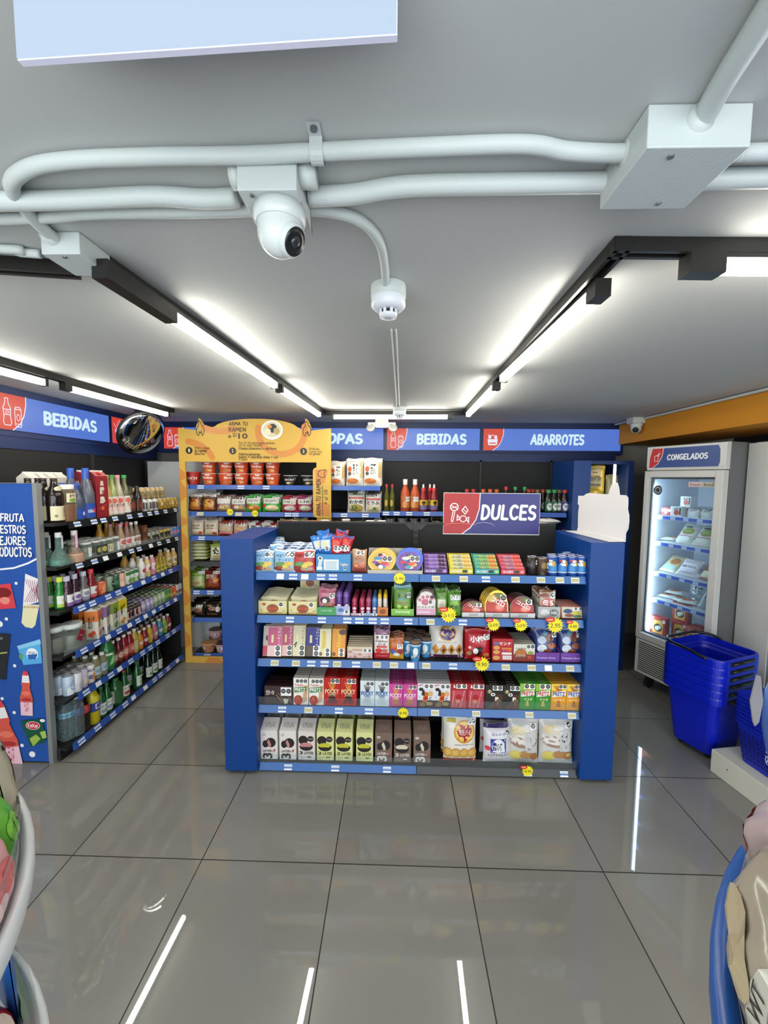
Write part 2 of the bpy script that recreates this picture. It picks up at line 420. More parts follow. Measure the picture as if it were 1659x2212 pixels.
# ------------------------------------------------------------------ conduits and boxes on the ceiling
def smooth(pts, n=7):                             # Catmull-Rom
    P = [Vector(p) for p in pts]; P = [2*P[0]-P[1]]+P+[2*P[-1]-P[-2]]; out = []
    for i in range(1, len(P)-2):
        for k in range(n):
            t = k/n; a, b, c, d = P[i-1:i+3]
            out.append(.5*((2*b)+(c-a)*t+(2*a-5*b+4*c-d)*t*t+(3*b-a-3*c+d)*t**3))
    out.append(P[-2])
    return out
def conduit(pix, r, z, label, name='conduit', straps=()):
    pts = smooth([at(x, y, 2, z if not isinstance(z, list) else z[i]) for i, (x, y) in enumerate(pix)])
    o = tag(MB().tube(pts, r, cond, 12).build(name), label, 'pipe')
    return o
zc = HC-.0165
RJ = at(1483, 268, 2, HC-.03)
conduit([(118, 516), (70, 470), (25, 405), (60, 365), (150, 347), (330, 339), (520, 336), (700, 328), (920, 318), (1130, 312), (1220, 326), (1300, 331), (1352, 331)], .0135, zc, 'white conduit looping from the small box by the tracks to the big junction box')
conduit([(-1300, 452), (-80, 436), (150, 432), (330, 424), (440, 430), (512, 427)], .0175, HC-.02, 'thick white conduit entering the camera box from the drinks side')
conduit([(668, 425), (760, 420), (880, 402), (1100, 397), (1360, 393), (1500, 388), (1760, 380), (3600, 330)], .0175, HC-.02, 'thick white conduit leaving the camera box toward the freezers')
conduit([(-1300, 505), (-60, 476), (200, 462), (440, 458), (640, 453), (720, 458), (780, 478), (818, 520), (830, 570), (834, 632)], .0115, HC-.0135, 'thin white conduit curving round to the smoke detector')
conduit([(1515, 262), (1570, 165), (1640, 55), (1760, -140), (1905, -380)], .0165, HC-.0185, 'white conduit slanting from the big junction box to the upper corner')
conduit([(1530, 334), (1600, 331), (1780, 326), (3600, 275)], .0135, zc, 'white conduit leaving the big junction box toward the freezers')
conduit([(-1100, 520), (-60, 536), (40, 545), (88, 549)], .0105, HC-.0125, 'thin white conduit entering the small box from the drinks side')
for dx in (-4, 5):
    conduit([(850+dx, 712), (854+dx*.8, 770), (860+dx*.6, 878)], .0042, HC-.006, 'thin white cable from the near smoke detector, %s one' % ('drinks-side' if dx < 0 else 'freezer-side'), 'ceiling_cable')
def jbox(name, c, sx, sy, sz, label, rz=0, screws=()):
    r = empty(name, (c[0], c[1], HC-.001), label, 'junction box', rz)
    MB().box(-sx/2, -sy/2, -sz, sx/2, sy/2, 0, cond).build('housing', r, bevel=.002)
    for (x, y) in screws: MB().lathe([(.005, -sz-.002), (.0055, -sz+.001)], mat('8a8c8b', .35, .8), 10, c=(x, y)).build('screw', r)
    return r
pA = at(1372, 430, 2, HC-.06); pB = at(1545, 340, 2, HC-.06)
jb = jbox('junction_box', ((1.905+2.06)/2, (-.855-.935)/2-.02, 0), .155, .145, .062, 'big white junction box where four conduits meet', .0, [(-.03, -.055), (.02, .055)])
jb.location = ((at(1340, 430, 2, HC-.062)[0]+at(1555, 347, 2, HC-.062)[0])/2, (at(1392, 346, 2, HC-.062)[1]+at(1395, 431, 2, HC-.062)[1])/2, HC-.001)
def coupling(parent, p0, p1, r):
    o = MB().tube([p0, p1], r, cond, 14).build('coupling', parent)
    return o
def local(o, p): return Vector(p)-o.location
coupling(jb, local(jb, at(1345, 331, 2, HC-.02)), local(jb, at(1392, 331, 2, HC-.02)), .018)
coupling(jb, local(jb, at(1530, 334, 2, HC-.02)), local(jb, at(1556, 333, 2, HC-.02)), .018)
coupling(jb, local(jb, at(1484, 285, 2, HC-.025)), local(jb, at(1521, 248, 2, HC-.0215)), .0205)
sb = jbox('junction_box', (.62, -.58, 0), .092, .105, .05, 'small white junction box where the two light tracks start', .0, [(.0, -.04), (.01, .04)])
_q = [at(x, y, 2, HC-.05) for x, y in ((90, 548), (174, 548), (239, 594), (163, 597))]; _m = sum(_q, Vector())/4; sb.location = (_m.x, _m.y, HC-.001)
coupling(sb, local(sb, at(98, 503, 2, HC-.016)), local(sb, at(128, 524, 2, HC-.016)), .0165)
# pipe strap
st = at(686, 330, 2, HC-.016)
r = empty('pipe_strap', (st[0], st[1], HC-.001), 'white metal strap holding the looping conduit to the ceiling', 'pipe clamp')
mb = MB(); sec = [(-.0155, 0)]+[(y, -z) for y, z in arc(0, .0155, .0155, .0155, 180, 0, 8)]+[(.0155, 0)]
for k in range(len(sec)-1): pass
vs = []
pr = [(.042, 0), (.018, 0)]+[(.017*math.cos(a), -.017-.017*math.sin(a)) for a in [math.pi*i/8 for i in range(9)]]
pr = [(-.045, -.002), (-.017, -.002), (-.017, -.016)]+[(-.017*math.cos(math.pi*i/8), -.017-.016*math.sin(math.pi*i/8)) for i in range(1, 9)]+[(.017, -.002)]
for (y, z) in pr: vs += [(-.011, y, z), (.011, y, z)]
mb.add(vs, [(2*i, 2*i+1, 2*i+3, 2*i+2) for i in range(len(pr)-1)], cond); mb.build('band', r)
MB().lathe([(.006, -.006), (.006, -.002)], mat('77777a', .4, .7), 10, c=(0, -.034)).build('screw', r)

# turret camera under its box
bx0 = at(512, 410, 2, HC-.065); bx1 = at(640, 406, 2, HC-.065)
by1 = at(600, 470, 2, HC-.065)[1]
cx = (bx0[0]+bx1[0])/2; yf = bx0[1]; ww = bx1[0]-bx0[0]
r = empty('junction_box', (cx, yf+ww*.5, HC-.001), 'square white box that carries the turret camera between two conduits', 'junction box')
MB().box(-ww/2, -ww/2, -.065, ww/2, ww/2, 0, cond).build('housing', r, bevel=.0015)
MB().add([(ww/2+.001, -ww*.2, -.066), (ww/2+.001, ww*.75, -.066), (ww/2+.004, ww*.75, -.088), (ww/2+.001, ww/2, -.02)], [(0, 1, 2, 3)], cond).build('side_flange', r)
MB().lathe([(.004, -.0675), (.0045, -.064)], mat('8a8c8b', .35, .8), 10, c=(-.03, -ww/2+.012)).build('screw', r)
coupling(r, local(r, (bx1[0]+.0, yf+.03, HC-.022)), local(r, (bx1[0]+.03, yf+.03, HC-.022)), .0215)
coupling(r, local(r, (bx0[0]-.02, yf+.03, HC-.022)), local(r, (bx0[0], yf+.03, HC-.022)), .0215)
def turret(loc, label, sc=1.0, aim=(.5, -.9), tilt=38):
    r = empty('security_camera', loc, label, 'security camera')
    wp = mat('ccd2d0', .28)
    MB().lathe([(.046*sc, 0), (.055*sc, -.002*sc), (.056*sc, -.022*sc), (.052*sc, -.030*sc), (.05*sc, -.032*sc)], wp, 32).build('collar', r)
    MB().lathe([(.047*sc, -.028*sc)]+[(.047*sc*math.cos(a), -.05*sc-.047*sc*math.sin(a)) for a in [math.pi/2*i/12 for i in range(12)]]+[(.002, -.097*sc)], wp, 32).build('ball', r)
    a = math.atan2(aim[1], aim[0]); t = math.radians(tilt)
    d = Vector((math.cos(a)*math.cos(t), math.sin(a)*math.cos(t), -math.sin(t))); c = Vector((0, 0, -.05*sc))
    T = Matrix.Translation(c) @ d.to_track_quat('Z', 'Y').to_matrix().to_4x4()
    for nm, prof, m in (('eye_ring', [(.034*sc, .024*sc), (.034*sc, .040*sc), (.030*sc, .0465*sc), (.0285*sc, .047*sc)], wp), ('eye_plate', [(.028*sc, .040*sc), (.028*sc, .0478*sc), (.018*sc, .048*sc)], mat('1c1e20', .25)), ('lens', [(.0115*sc, .044*sc), (.011*sc, .0505*sc), (.006*sc, .052*sc)], mat('303236', .12))):
        b = MB(); b.T = T; b.lathe(prof, m, 24); b.build(nm, r)
    return r
turret((cx+.008, yf+ww*.5, HC-.066), 'large white turret security camera under the square box', .88, (.74, -.34), 32)
# smoke detectors
def smoke(loc, label, sc=1.0):
    r = empty('smoke_detector', loc, label, 'smoke detector', 0, 'smoke detectors on the ceiling')
    wp = mat('dde0e6', .35)
    MB().lathe([(.052*sc, 0), (.052*sc, -.034*sc), (.05*sc, -.036*sc)], cond, 28).build('backbox', r)
    MB().lathe([(.05*sc, -.035*sc), (.0515*sc, -.058*sc), (.042*sc, -.068*sc), (.03*sc, -.07*sc)], wp, 28).build('body', r)
    MB().lathe([(.0225*sc, -.069*sc), (.0225*sc, -.083*sc)], mat('191616', .5), 24).build('sensing_chamber', r)
    b = MB()
    for i in range(8):
        a = 2*math.pi*(i+.5)/8; b.T = Matrix.Rotation(a, 4, 'Z'); b.box(.0215*sc, -.004*sc, -.082*sc, .027*sc, .004*sc, -.068*sc, wp)
    b.build('vane', r)
    MB().lathe([(.027*sc, -.081*sc), (.025*sc, -.09*sc), (.01*sc, -.092*sc)], wp, 24).build('cap', r)
    return r
sd = at(839, 640, 2, HC-.03); smoke((sd[0], sd[1], HC-.001), 'smoke detector at the end of the curved conduit', 1.0)
sd2 = at(863, 890, 2, HC-.04); smoke((sd2[0], sd2[1], HC-.001), 'small smoke detector far back near the emergency light', 1.0)
# emergency light, twin heads
el = at(825, 912, 1, 2.30)
r = empty('emergency_light', (el[0], 2.30, HC-.001), 'white emergency light with two lamp heads on the ceiling near the back signs', 'emergency light')
ew = mat('e4e2d8', .4)
MB().box(-.062, -.03, -.035, .062, .03, 0, ew).build('mount', r)
MB().prism([(-.13, -.035), (.13, -.035), (.135, -.05), (.10, -.07), (.05, -.085), (-.05, -.085), (-.10, -.07), (-.135, -.05)], -.035, .035, ew).build('body', r)
for s in (-1, 1):
    b = MB(); b.T = Matrix.Translation((s*.105, -.03, -.085)) @ Matrix.Rotation(math.radians(62), 4, 'X') @ Matrix.Rotation(s*.35, 4, 'Y')
    b.lathe([(.02, -.035), (.04, -.01), (.043, .012), (.038, .016)], ew, 20); hd = b.build('lamp_head', r)
    b2 = MB(); b2.T = b.T; b2.lathe([(.036, .0165), (.03, .019)], mat('c9cac4', .2), 20); b2.build('lens', hd)
# dome camera by the beam with its cable
d2 = at(1378, 906, 2, HC-.03)
r0 = empty('junction_box', (3.66, 2.16, HC-.001), 'small white box carrying the far security camera beside the orange beam', 'junction box')
MB().box(-.055, -.05, -.05, .055, .05, 0, cond).build('housing', r0)
turret((3.66, 2.15, HC-.052), 'small white security camera beside the orange beam', .92, (-.55, -.8), 20)
tag(MB().tube(smooth([at(1300, 919, 2, HC-.01), at(1330, 917, 2, HC-.01), at(1356, 910, 2, HC-.012), (3.62, 2.16, HC-.014)]), .0085, cond, 8).build('ceiling_cable'), 'white cable from the far security camera to the back signs', 'cable')
tag(MB().tube(smooth([(3.70, 2.10, HC-.014), (3.705, 1.8, HC-.014), (3.70, .9, HC-.014), (3.69, -.6, HC-.014)]), .0105, cond, 8).build('conduit'), 'white conduit running along the top of the orange beam', 'pipe')
# hanging white lightbox, seen from behind at the top of the photo
h0 = at(38, 131, 2, 2.20); h1 = at(858, 76, 2, 2.20)
r = empty('hanging_lightbox', ((h0[0]+h1[0])/2, (h0[1]+h1[1])/2, 2.20), 'white light box sign hanging from the ceiling, its lower edge showing', 'sign', math.atan2(h1[1]-h0[1], h1[0]-h0[0]))
hw = (h1-h0).length/2
MB().box(-hw, 0, 0, hw, .007, HC-2.201, mat('dcdaee', .5)).build('case', r)
MB().box(-hw+.001, -.002, .0015, hw-.001, -.0002, HC-2.201, lit('c8dcf4', .92)).build('lit_face', r)
# ------------------------------------------------------------------ fixtures: gondolas, signs, frame, poster
blue = mat('083c84', .42, noise=.05, spec=.35); navy = mat('0b2352', .5); rail_m = mat('3465a8', .35); blackm = mat('131314', .55); blackp = mat('101010', .7)
railc = clear('5c6368', .08, .2); white_t = mat('eef0ef', .5); cream_t = mat('d8d4b4', .5)
def shelf(parent, x0, x1, y0, y1, z, front='y', mat_rail=rail_m, segs=1, board=.018, rail_h=.034):
    """shelf board with a tilted price rail on the front edge (children of the gondola)"""
    b = MB().box(x0, y0, z-board, x1, y1, z, blackm).build('shelf', parent)
    m = MB()
    if front == 'y':
        for k in range(segs):
            a = x0+(x1-x0)*k/segs+.002; c = x0+(x1-x0)*(k+1)/segs-.002
            m.prism([(y0-.016, z-.040), (y0-.002, z-.040), (y0-.001, z+.001), (y0-.005, z+.001)], a, c, mat_rail, lambda p, q, t: (t, p, q))
    else:
        for k in range(segs):
            a = y0+(y1-y0)*k/segs+.002; c = y0+(y1-y0)*(k+1)/segs-.002
            m.prism([(x1+.016, z-.040), (x1+.002, z-.040), (x1+.001, z+.001), (x1+.005, z+.001)], a, c, mat_rail, lambda p, q, t: (p, t, q))
    rl = m.build('price_rail', b)
    return b
def price_tags(parent, pts, front='y', w=.046, h=.026):
    """printed price tickets slid into a rail; pts: (x or y, z of the shelf, fixed coordinate, style)"""
    for (a, z, f, st) in pts:
        ww = w*(1 if st != 'w' else .9); m = MB()
        def fn(u, v, o):
            zz = z-.035+v*.030
            return (a+(u-.5)*ww, f-.0165+v*.0105-o-.0012, zz) if front == 'y' else (f+.0165-v*.0105+o+.0012, a+(u-.5)*ww, zz)
        it = [('r', 0, .02, 1, .98, 'eceff2' if st != 'c' else 'e4e2cc')]
        if st == 'b': it += [('r', 0, .30, 1, .62, '4f78c0'), ('r', .1, .72, .9, .84, '9aa6ba')]
        elif st == 'c': it += [('r', .06, .2, .94, .8, 'b9b48c')]
        art(m, it, fn); m.build('price_tag', parent)
# --- island gondola (world: front 0.536, posts 0.485-0.672 and 2.532-2.716)
IY0, IY1 = .536, 1.085
isl = empty('gondola_shelf', (1.6, .8, 0), 'blue and black island shelf rack full of sweets, in the middle', 'shelf rack')
def L_(o, m, name, par=None, bevel=0):
    ob = m.build(name, par or o, bevel=bevel)
    if par is None: ob.location = -o.location
    return ob
IP = []
for (a, b) in ((.485, .672), (2.532, 2.716)):
    p = L_(isl, MB().box(a, IY0, .022, b, IY1, 1.39, blue), 'post', bevel=.003)
    for x in (a+.03, b-.03):
        for y in (IY0+.04, IY1-.04): MB().lathe([(.014, 0), (.014, .0225)], blackm, 10, c=(x, y)).build('foot', p)
L_(isl, MB().box(.672, IY1-.05, .03, 2.532, IY1-.02, 1.432, blackp).box(.672, IY1-.055, 1.425, 2.532, IY1-.015, 1.437, blackm), 'back_panel')
um = MB().box(1.586, IY1-.062, .03, 1.618, IY1-.050, 1.44, mat('232323', .5))
for k in range(28): um.box(1.594, IY1-.0630, .2+.043*k, 1.599, IY1-.0619, .2+.043*k+.022, mat('050505', .9)); um.box(1.605, IY1-.0630, .2+.043*k, 1.610, IY1-.0619, .2+.043*k+.022, mat('050505', .9))
um.add([(1.53, IY1-.056, 1.428), (1.675, IY1-.056, 1.428), (1.64, IY1-.056, 1.39), (1.565, IY1-.056, 1.39)], [(0, 1, 2, 3)], mat('2b2b2b', .5))
L_(isl, um, 'upright')
L_(isl, MB().box(.672, IY0+.06, .0, 2.532, IY1-.05, .03, blackm), 'plinth')
IZ = [1.193, .943, .685, .405, .05]; IF = .562
IT = {0: [(250, 'w'), (360, 'b'), (470, 'w'), (620, 'b'), (740, 'b'), (975, 'b')], }
tagpx = [
 [(605, 'w'), (633, 'b'), (658, 'w'), (693, 'b'), (719, 'b'), (773, 'b'), (942, 'c'), (1002, 'c'), (1050, 'b'), (1114, 'c'), (1169, 'c'), (1210, 'c'), (1243, 'c')],
 [(626, 'b'), (695, 'b'), (750, 'b'), (776, 'b'), (805, 'b'), (831, 'b'), (882, 'b'), (930, 'c'), (1000, 'b')],
 [(593, 'c'), (639, 'c'), (672, 'b'), (701, 'b'), (728, 'c'), (769, 'b'), (814, 'c'), (851, 'c'), (887, 'w'), (921, 'c'), (979, 'b'), (1093, 'c'), (1149, 'c'), (1185, 'w'), (1232, 'c')],
 [(609, 'b'), (666, 'c'), (732, 'b'), (797, 'b'), (940, 'c'), (1029, 'c'), (1144, 'c'), (1236, 'c')],
 [(622, 'b'), (724, 'b'), (836, 'b'), (1141, 'b'), (1219, 'b')]]
darkrail = mat('3a3c3f', .4)
for k, z in enumerate(IZ):
    x0, x1 = .674, 2.530
    s = shelf(isl, x0, x1, IF+.016, IY1-.05, z, 'y', rail_m, 2)
    s.location = -isl.location
    if k == 4:
        s.children[0].data.materials.clear(); s.children[0].data.materials.append(rail_m); s.children[0].data.materials.append(darkrail)
        for p in s.children[0].data.polygons: p.material_index = 1 if p.center.x > 1.602 else 0
    price_tags(s, [(xof(px, IF, z-.02), z, IF+.016, st) for px, st in tagpx[k]])
    if k in (3, 4):                               # clear upright stop strip on the front edge
        MB().box(x0, IF+.012, z+.001, x1, IF+.0135, z+.05, clear('f6f9fa', .0)).build('clear_stop', s)
# yellow star tickets clipped to the rails
def star(px, py, k, txt, rad=.043, red=True, y=IF-.012):
    p = at(px, py, 1, y)
    m = MB(); n = 16; o = []
    for i in range(2*n):
        a = math.pi*i/n; rr = rad*(1 if i % 2 == 0 else .74); o.append((rr*math.cos(a), rr*math.sin(a)*1.02))
    m.prism(o, -.0006, .0006, mat('f4e21c', .5))
    it = [('t', txt, .5, .48, .62, .26, '1a1a10', .0)]
    if red: it += [('e', .18, .84, .30, .16, 'd8341e'), ('r', .02, .80, .34, .87, 'f0c8a0')]
    art(m, it, lambda u, v, f: ((u-.5)*2*rad, -.0007-f, (v-.5)*2*rad), 2*rad, 2*rad)
    return m, p
STARS = [(863, 1249, '5.90', .036, False, 'under the round foil packs'), (969, 1328, '2x 4.10', .046, True, 'below the green bags'), (1066, 1349, '2x 8.90', .038, True, 'below the gold-edged berry bags'),
         (1125, 1350, '2x 8.90', .038, True, 'below the plainer berry bags'), (1199, 1350, '2.95', .046, True, 'below the grey carton of sweets'), (1238, 1352, '4.80', .034, True, 'at the freezer-side end of its rail'),
         (1041, 1434, '9.90', .044, True, 'below the red plum bag'), (871, 1539, '8.90', .034, False, 'below the pink stick boxes'), (1139, 1664, '14.90', .034, True, 'on the lowest shelf by the cheese bags')]
for px, py, tx, rd, red, where in STARS:
    m, p = star(px, py, 0, tx, rd, red)
    o = m.build('price_star', None, (p[0], p[1]-(.004 if py < 1600 else .006), p[2])); tag(o, 'yellow spiky price star reading %s, %s' % (tx, where), 'price tag', 'yellow price stars on the shelf rails')

BSTARS = [(497, 1106, 'under the grey and brown noodle bags'), (551, 1109, 'under the green noodle bags')]
# --- back wall gondola: bays to the ramen display and to the sauces
bk = empty('gondola_shelf', (1.4, 2.2, 0), 'black wall shelving with blue rails along the back wall', 'shelf rack')
BF = 2.02
L_(bk, MB().box(-.42, 2.47, 0, 3.03, 2.50, 1.92, blackp), 'back_panel')
pm = MB()
for x in (1.336, 2.32, 3.02): pm.box(x-.012, 2.455, 0, x+.012, 2.47, 1.92, blackm)
L_(bk, pm, 'upright')
L_(bk, MB().box(-.42, 2.06, 0, 3.03, 2.47, .035, blackm), 'plinth')
BZ = [1.66, 1.412, 1.185, .942, .672, .405, .058]; CZ = [1.432, 1.165, .90, .63, .36, .058]
btag = [[(433, 'b'), (520, 'b'), (575, 'b')], [(432, 'c'), (515, 'c'), (622, 'b'), (638, 'b'), (743, 'b'), (789, 'b')], [(435, 'b')], [], [(424, 'b'), (454, 'b')], [], [(447, 'b')]]
ctag = [[(834, 'b'), (857, 'b'), (884, 'b'), (922, 'b')], [], [], [], [], []]
for z, tg in zip(BZ, btag):
    s = shelf(bk, -.44, 1.33, BF+.016, 2.455, z, 'y', mat('3a5fae', .35) if z > .95 or z < .9 else darkrail, 2); s.location = -bk.location
    price_tags(s, [(xof(px, BF, z-.02), z, BF+.016, st) for px, st in tg], 'y', .06, .03)
for z, tg in zip(CZ, ctag):
    s = shelf(bk, 1.342, 3.015, BF+.016, 2.455, z, 'y', mat('3a5fae', .35), 2); s.location = -bk.location
    price_tags(s, [(xof(px, BF, z-.02), z, BF+.016, st) for px, st in tg], 'y', .055, .03)
# --- drinks wall gondola
dg = empty('gondola_shelf', (-.75, 1.2, 0), 'black wall shelving with blue rails full of bottles and cans', 'shelf rack')
DX, DXB, DY0, DY1 = -.50, -1.03, .61, 1.96
L_(dg, MB().box(DXB-.03, DY0, 0, DXB, 2.34, 1.92, blackp), 'back_panel')
L_(dg, MB().box(DXB-.001, 1.60, 0, DXB+.014, 1.63, 1.92, mat('2a2a2a', .5)), 'upright')
L_(dg, MB().box(DXB, DY0, 0, DX-.055, DY1, .05, blackm), 'plinth')
DZ = [1.455, 1.195, .925, .648, .372, .082]
for i, z in enumerate(DZ):
    y0 = DY0+.10 if i < 5 else DY0+.04
    s = MB().box(DXB, DY0, z-.018, DX-.016, DY1, z, blackm).build('shelf', dg); s.location = -dg.location
    m = MB()
    rm = railc if i < 2 else mat('2f52a4', .35)
    for k in range(2):
        a = y0+(DY1-y0)*k/2+.002; c = y0+(DY1-y0)*(k+1)/2-.002
        m.prism([(DX, z-.042), (DX-.014, z-.042), (DX-.015, z+.001), (DX-.011, z+.001)], a, c, rm, lambda p, q, t: (p, t, q))
    m.build('price_rail', s)
    rnd = random.Random(i); tg = []; y = y0+.06
    while y < DY1-.04: tg.append((y, z, DX-.016, rnd.choice('bbbw' if i else 'bb'))); y += rnd.uniform(.085, .16) if i != 3 else rnd.uniform(.09, .13)
    price_tags(s, tg, 'x', .055, .03)
    if i in (1, 3): MB().box(DX-.0175, DY0+.02, z+.001, DX-.016, DY1, z+.035, clear('eef4f4', .04)).build('clear_stop', s)
L_(dg, MB().box(DXB, DY0-.002, .0, DX-.06, DY0+.03, .075, blackm), 'kick_corner', bevel=.006)
L_(dg, MB().box(DXB, DY1+.003, .0, DX-.03, DY1+.018, 1.47, blackp), 'end_panel')

# --- light-box signs over the walls
sg_blue, sg_red, sg_white, sg_ltr = lit('5377cf', .95), lit('d5442f', .92), lit('e8e6f2', .95), lit('cfeaf6', .98)
def mkl(h): return {'B': sg_blue, 'R': sg_red, 'W': sg_white, 'L': sg_ltr}.get(h) or lit(h, .9)
ICON = {
 'bottle': [('s', [(.062, .86), (.062, .74), (.046, .60), (.05, .40), (.044, .22), (.052, .14), (.094, .14), (.102, .22), (.096, .40), (.10, .60), (.084, .74), (.084, .86), (.062, .86)], .022, 'W'),
            ('s', [(.05, .56), (.096, .56)], .02, 'W'), ('s', [(.05, .42), (.096, .42)], .02, 'W'), ('s', arc(.073, .49, .012, .035, 0, 360, 8), .016, 'W'),
            ('s', [(.128, .60), (.128, .17), (.136, .12), (.168, .12), (.176, .17), (.176, .60), (.168, .66), (.136, .66), (.128, .60), (.176, .60)], .022, 'W'), ('s', arc(.152, .38, .012, .09, 0, 360, 10), .02, 'W'), ('s', [(.128, .2), (.176, .2)], .018, 'W')],
 'bowl': [('p', [(.045, .50), (.165, .50), (.155, .32), (.128, .20), (.085, .20), (.058, .32)], 'W'), ('s', arc(.105, .5, .06, .07, 0, 180, 8), .022, 'W'), ('s', [(.03, .76), (.07, .54)], .02, 'W'),
          ('s', [(.085, .62), (.075, .70), (.09, .76), (.08, .84)], .018, 'W'), ('s', [(.11, .62), (.10, .72), (.115, .8), (.105, .9)], .018, 'W'), ('s', [(.135, .62), (.125, .70), (.14, .76), (.13, .84)], .018, 'W')],
 'basket': [('p', [(.05, .52), (.16, .52), (.15, .25), (.06, .25)], 'W'), ('s', [(.075, .34), (.135, .34)], .05, 'R'), ('p', [(.06, .54), (.085, .54), (.08, .74), (.068, .68), (.056, .74)], 'W'), ('s', arc(.105, .60, .018, .11, 180, 0, 8), .025, 'W'), ('e', .138, .60, .014, .10, 'W')],
}
def lightbox(p00, du, W_, H_, label, icon, txt, t0, t1, tz0=.25, tz1=.76, nor=None):
    """p00 lower corner, du unit vector along the sign, nor outward"""
    r = empty('light_box_sign', p00, label, 'sign', 0, 'lit aisle signs along the walls')
    fn = lambda u, v, o: Vector(du)*(u*W_)+Vector(nor)*o+Vector((0, 0, v*H_))
    m = MB(); q = [fn(0, 0, -.05), fn(1, 0, -.05), fn(1, 1, -.05), fn(0, 1, -.05), fn(0, 0, -.002), fn(1, 0, -.002), fn(1, 1, -.002), fn(0, 1, -.002)]
    m.add(q, [(0, 1, 2, 3), (4, 5, 6, 7), (0, 1, 5, 4), (1, 2, 6, 5), (2, 3, 7, 6), (3, 0, 4, 7)], navy); m.build('case', r)
    k = .95/W_
    it = [('r', .004, .02, .996, .98, 'B'), ('p', [(.004, .02), (.11*k, .02), (.165*k, .2), (.20*k, .45), (.218*k, .75), (.220*k, .98), (.004, .98)], 'R'),
          ('s', [(.11*k, .02), (.165*k, .2), (.20*k, .45), (.218*k, .75), (.220*k, .98)], .028, 'W')]
    for s in ICON[icon]:
        s = list(s); s[1] = [(a*k, b) for a, b in s[1]] if s[0] in 'ps' else s[1]
        if s[0] == 'e': s[1] *= k; s[3] *= k
        it.append(tuple(s))
    m = MB(); art(m, [i for i in it], fn, W_, H_, .0, .0004, 1, .4, mkl); m.build('lit_panel', r)
    if txt:
        m = MB(); art(m, [('w', txt, t0, tz0, t1, tz1, 'L', .255)], fn, W_, H_, .003, .0003, 1, .4, mkl); m.build('lettering', r)
    return r
YS = 2.545
def bsign(px0, px1, label, icon, txt, tp0, tp1):
    a = xof(px0, YS, 2.13); b = xof(px1, YS, 2.13)
    t0 = (xof(tp0, YS, 2.13)-a)/(b-a); t1 = (xof(tp1, YS, 2.13)-a)/(b-a)
    lightbox((a, YS, 2.020), (1, 0, 0), b-a, .226, label, icon, txt, t0, t1, nor=(0, -1, 0))
bsign(353, 592, 'lit blue sign half hidden behind the yellow ramen display, bottle icon showing', 'bottle', 'BEBIDAS', 420, 540)
bsign(603, 829, 'lit blue sign reading SOPAS', 'bowl', 'SOPAS', 690, 784)
bsign(835, 1037, 'lit blue sign reading BEBIDAS on the back wall', 'bottle', 'BEBIDAS', 900, 1008)
bsign(1043, 1342, 'lit blue sign reading ABARROTES', 'basket', 'ABARROTES', 1145, 1262)
XS = -1.02
struct(MB().box(XS, YS-.02+.024, 1.985, 3.77, YB-.001, HC-.0005, navy).box(-.30, YS-.09, 1.905, 3.65, YB-.05, 1.985, navy).build('trim_1'))
struct(MB().box(XL+.0005, -.2, 1.905, XS-.002, YS-.001, HC-.0005, navy).box(XL+.02, -.2, 1.985, XS+.004, YS, 2.012, navy).build('trim_2'))
def lsign(y0, y1, label, icon, txt, tp0, tp1):
    t0 = (yof(tp0, XS, 2.13)-y0)/(y1-y0); t1 = (yof(tp1, XS, 2.13)-y0)/(y1-y0)
    lightbox((XS+.006, y0, 2.020), (0, 1, 0), y1-y0, .235, label, icon, txt, t0, t1, .28, .72, nor=(1, 0, 0))
ya, yb = yof(0, XS, 2.13), yof(235, XS, 2.13)
lsign(ya-.03, yb, 'lit blue sign reading BEBIDAS on the drinks wall', 'bottle', 'BEBIDAS', 91, 207)
lsign(yb+.03, 2.50, 'lit blue sign with a bowl icon, partly behind the round mirror', 'bowl', '', 0, 1)

# --- yellow ramen display frame (stands in front of the back shelves)
YFm = 1.956
fr = empty('ramen_display', (.2, YFm, 0), 'yellow arched cardboard frame reading ARMA TU RAMEN around the noodle shelves', 'display')
ye, og = mat('d6ab48', .5), 'd0873a'
XA = lambda px, py: (at(px, py, 1, YFm)[0]-.2, at(px, py, 1, YFm)[2])
x0, x1 = -.68, .690
xi0, xi1 = -.625, .560
edge = mat('e9e2d2', .6)
def flame_out(cx, z, s): return [(cx-.05*s, z), (cx-.052*s, z+.05*s), (cx-.028*s, z+.10*s), (cx-.018*s, z+.15*s), (cx+.012*s, z+.13*s), (cx+.035*s, z+.085*s), (cx+.052*s, z+.04*s), (cx+.05*s, z)]
ztop = 2.168
lf, rf = XA(433, 940)[0], XA(663, 940)[0]
top = [(x1, ztop)]+list(reversed(flame_out(rf, ztop-.02, .72)))+[(.02+.37*math.cos(t)*1.0, ztop-.0+.082*math.sin(t)) for t in [math.pi*(.06+.88*i/14) for i in range(15)]]+list(reversed(flame_out(lf, ztop-.02, .72)))+[(x0, ztop)]
hm = MB(); hm.prism([(x0, 1.868), (x1, 1.868)]+top, 0, .018, ye); 
hm.prism([(x0, .0), (xi0+.005, .0), (xi0, 1.868), (x0, 1.868)], 0, .018, ye)
hm.prism([(xi1, .0), (x1, .0), (x1, 1.868), (xi1, 1.868)], 0, .018, ye)
hm.prism([(xi0+.005, .0), (xi1, .0), (xi1, .058), (xi0+.005, .058)], 0, .018, ye)
W0, H0 = x1-x0, ztop
ff = lambda u, v, o: (u, -o, v)
it = []
def band(pts, w): it.append(('s', pts, w, og))
def clipb(pts, w): band(pts, w)
clipb(arc(-.62, 1.83, .25, .20, 92, 15, 10)+[], .055) if 0 else None
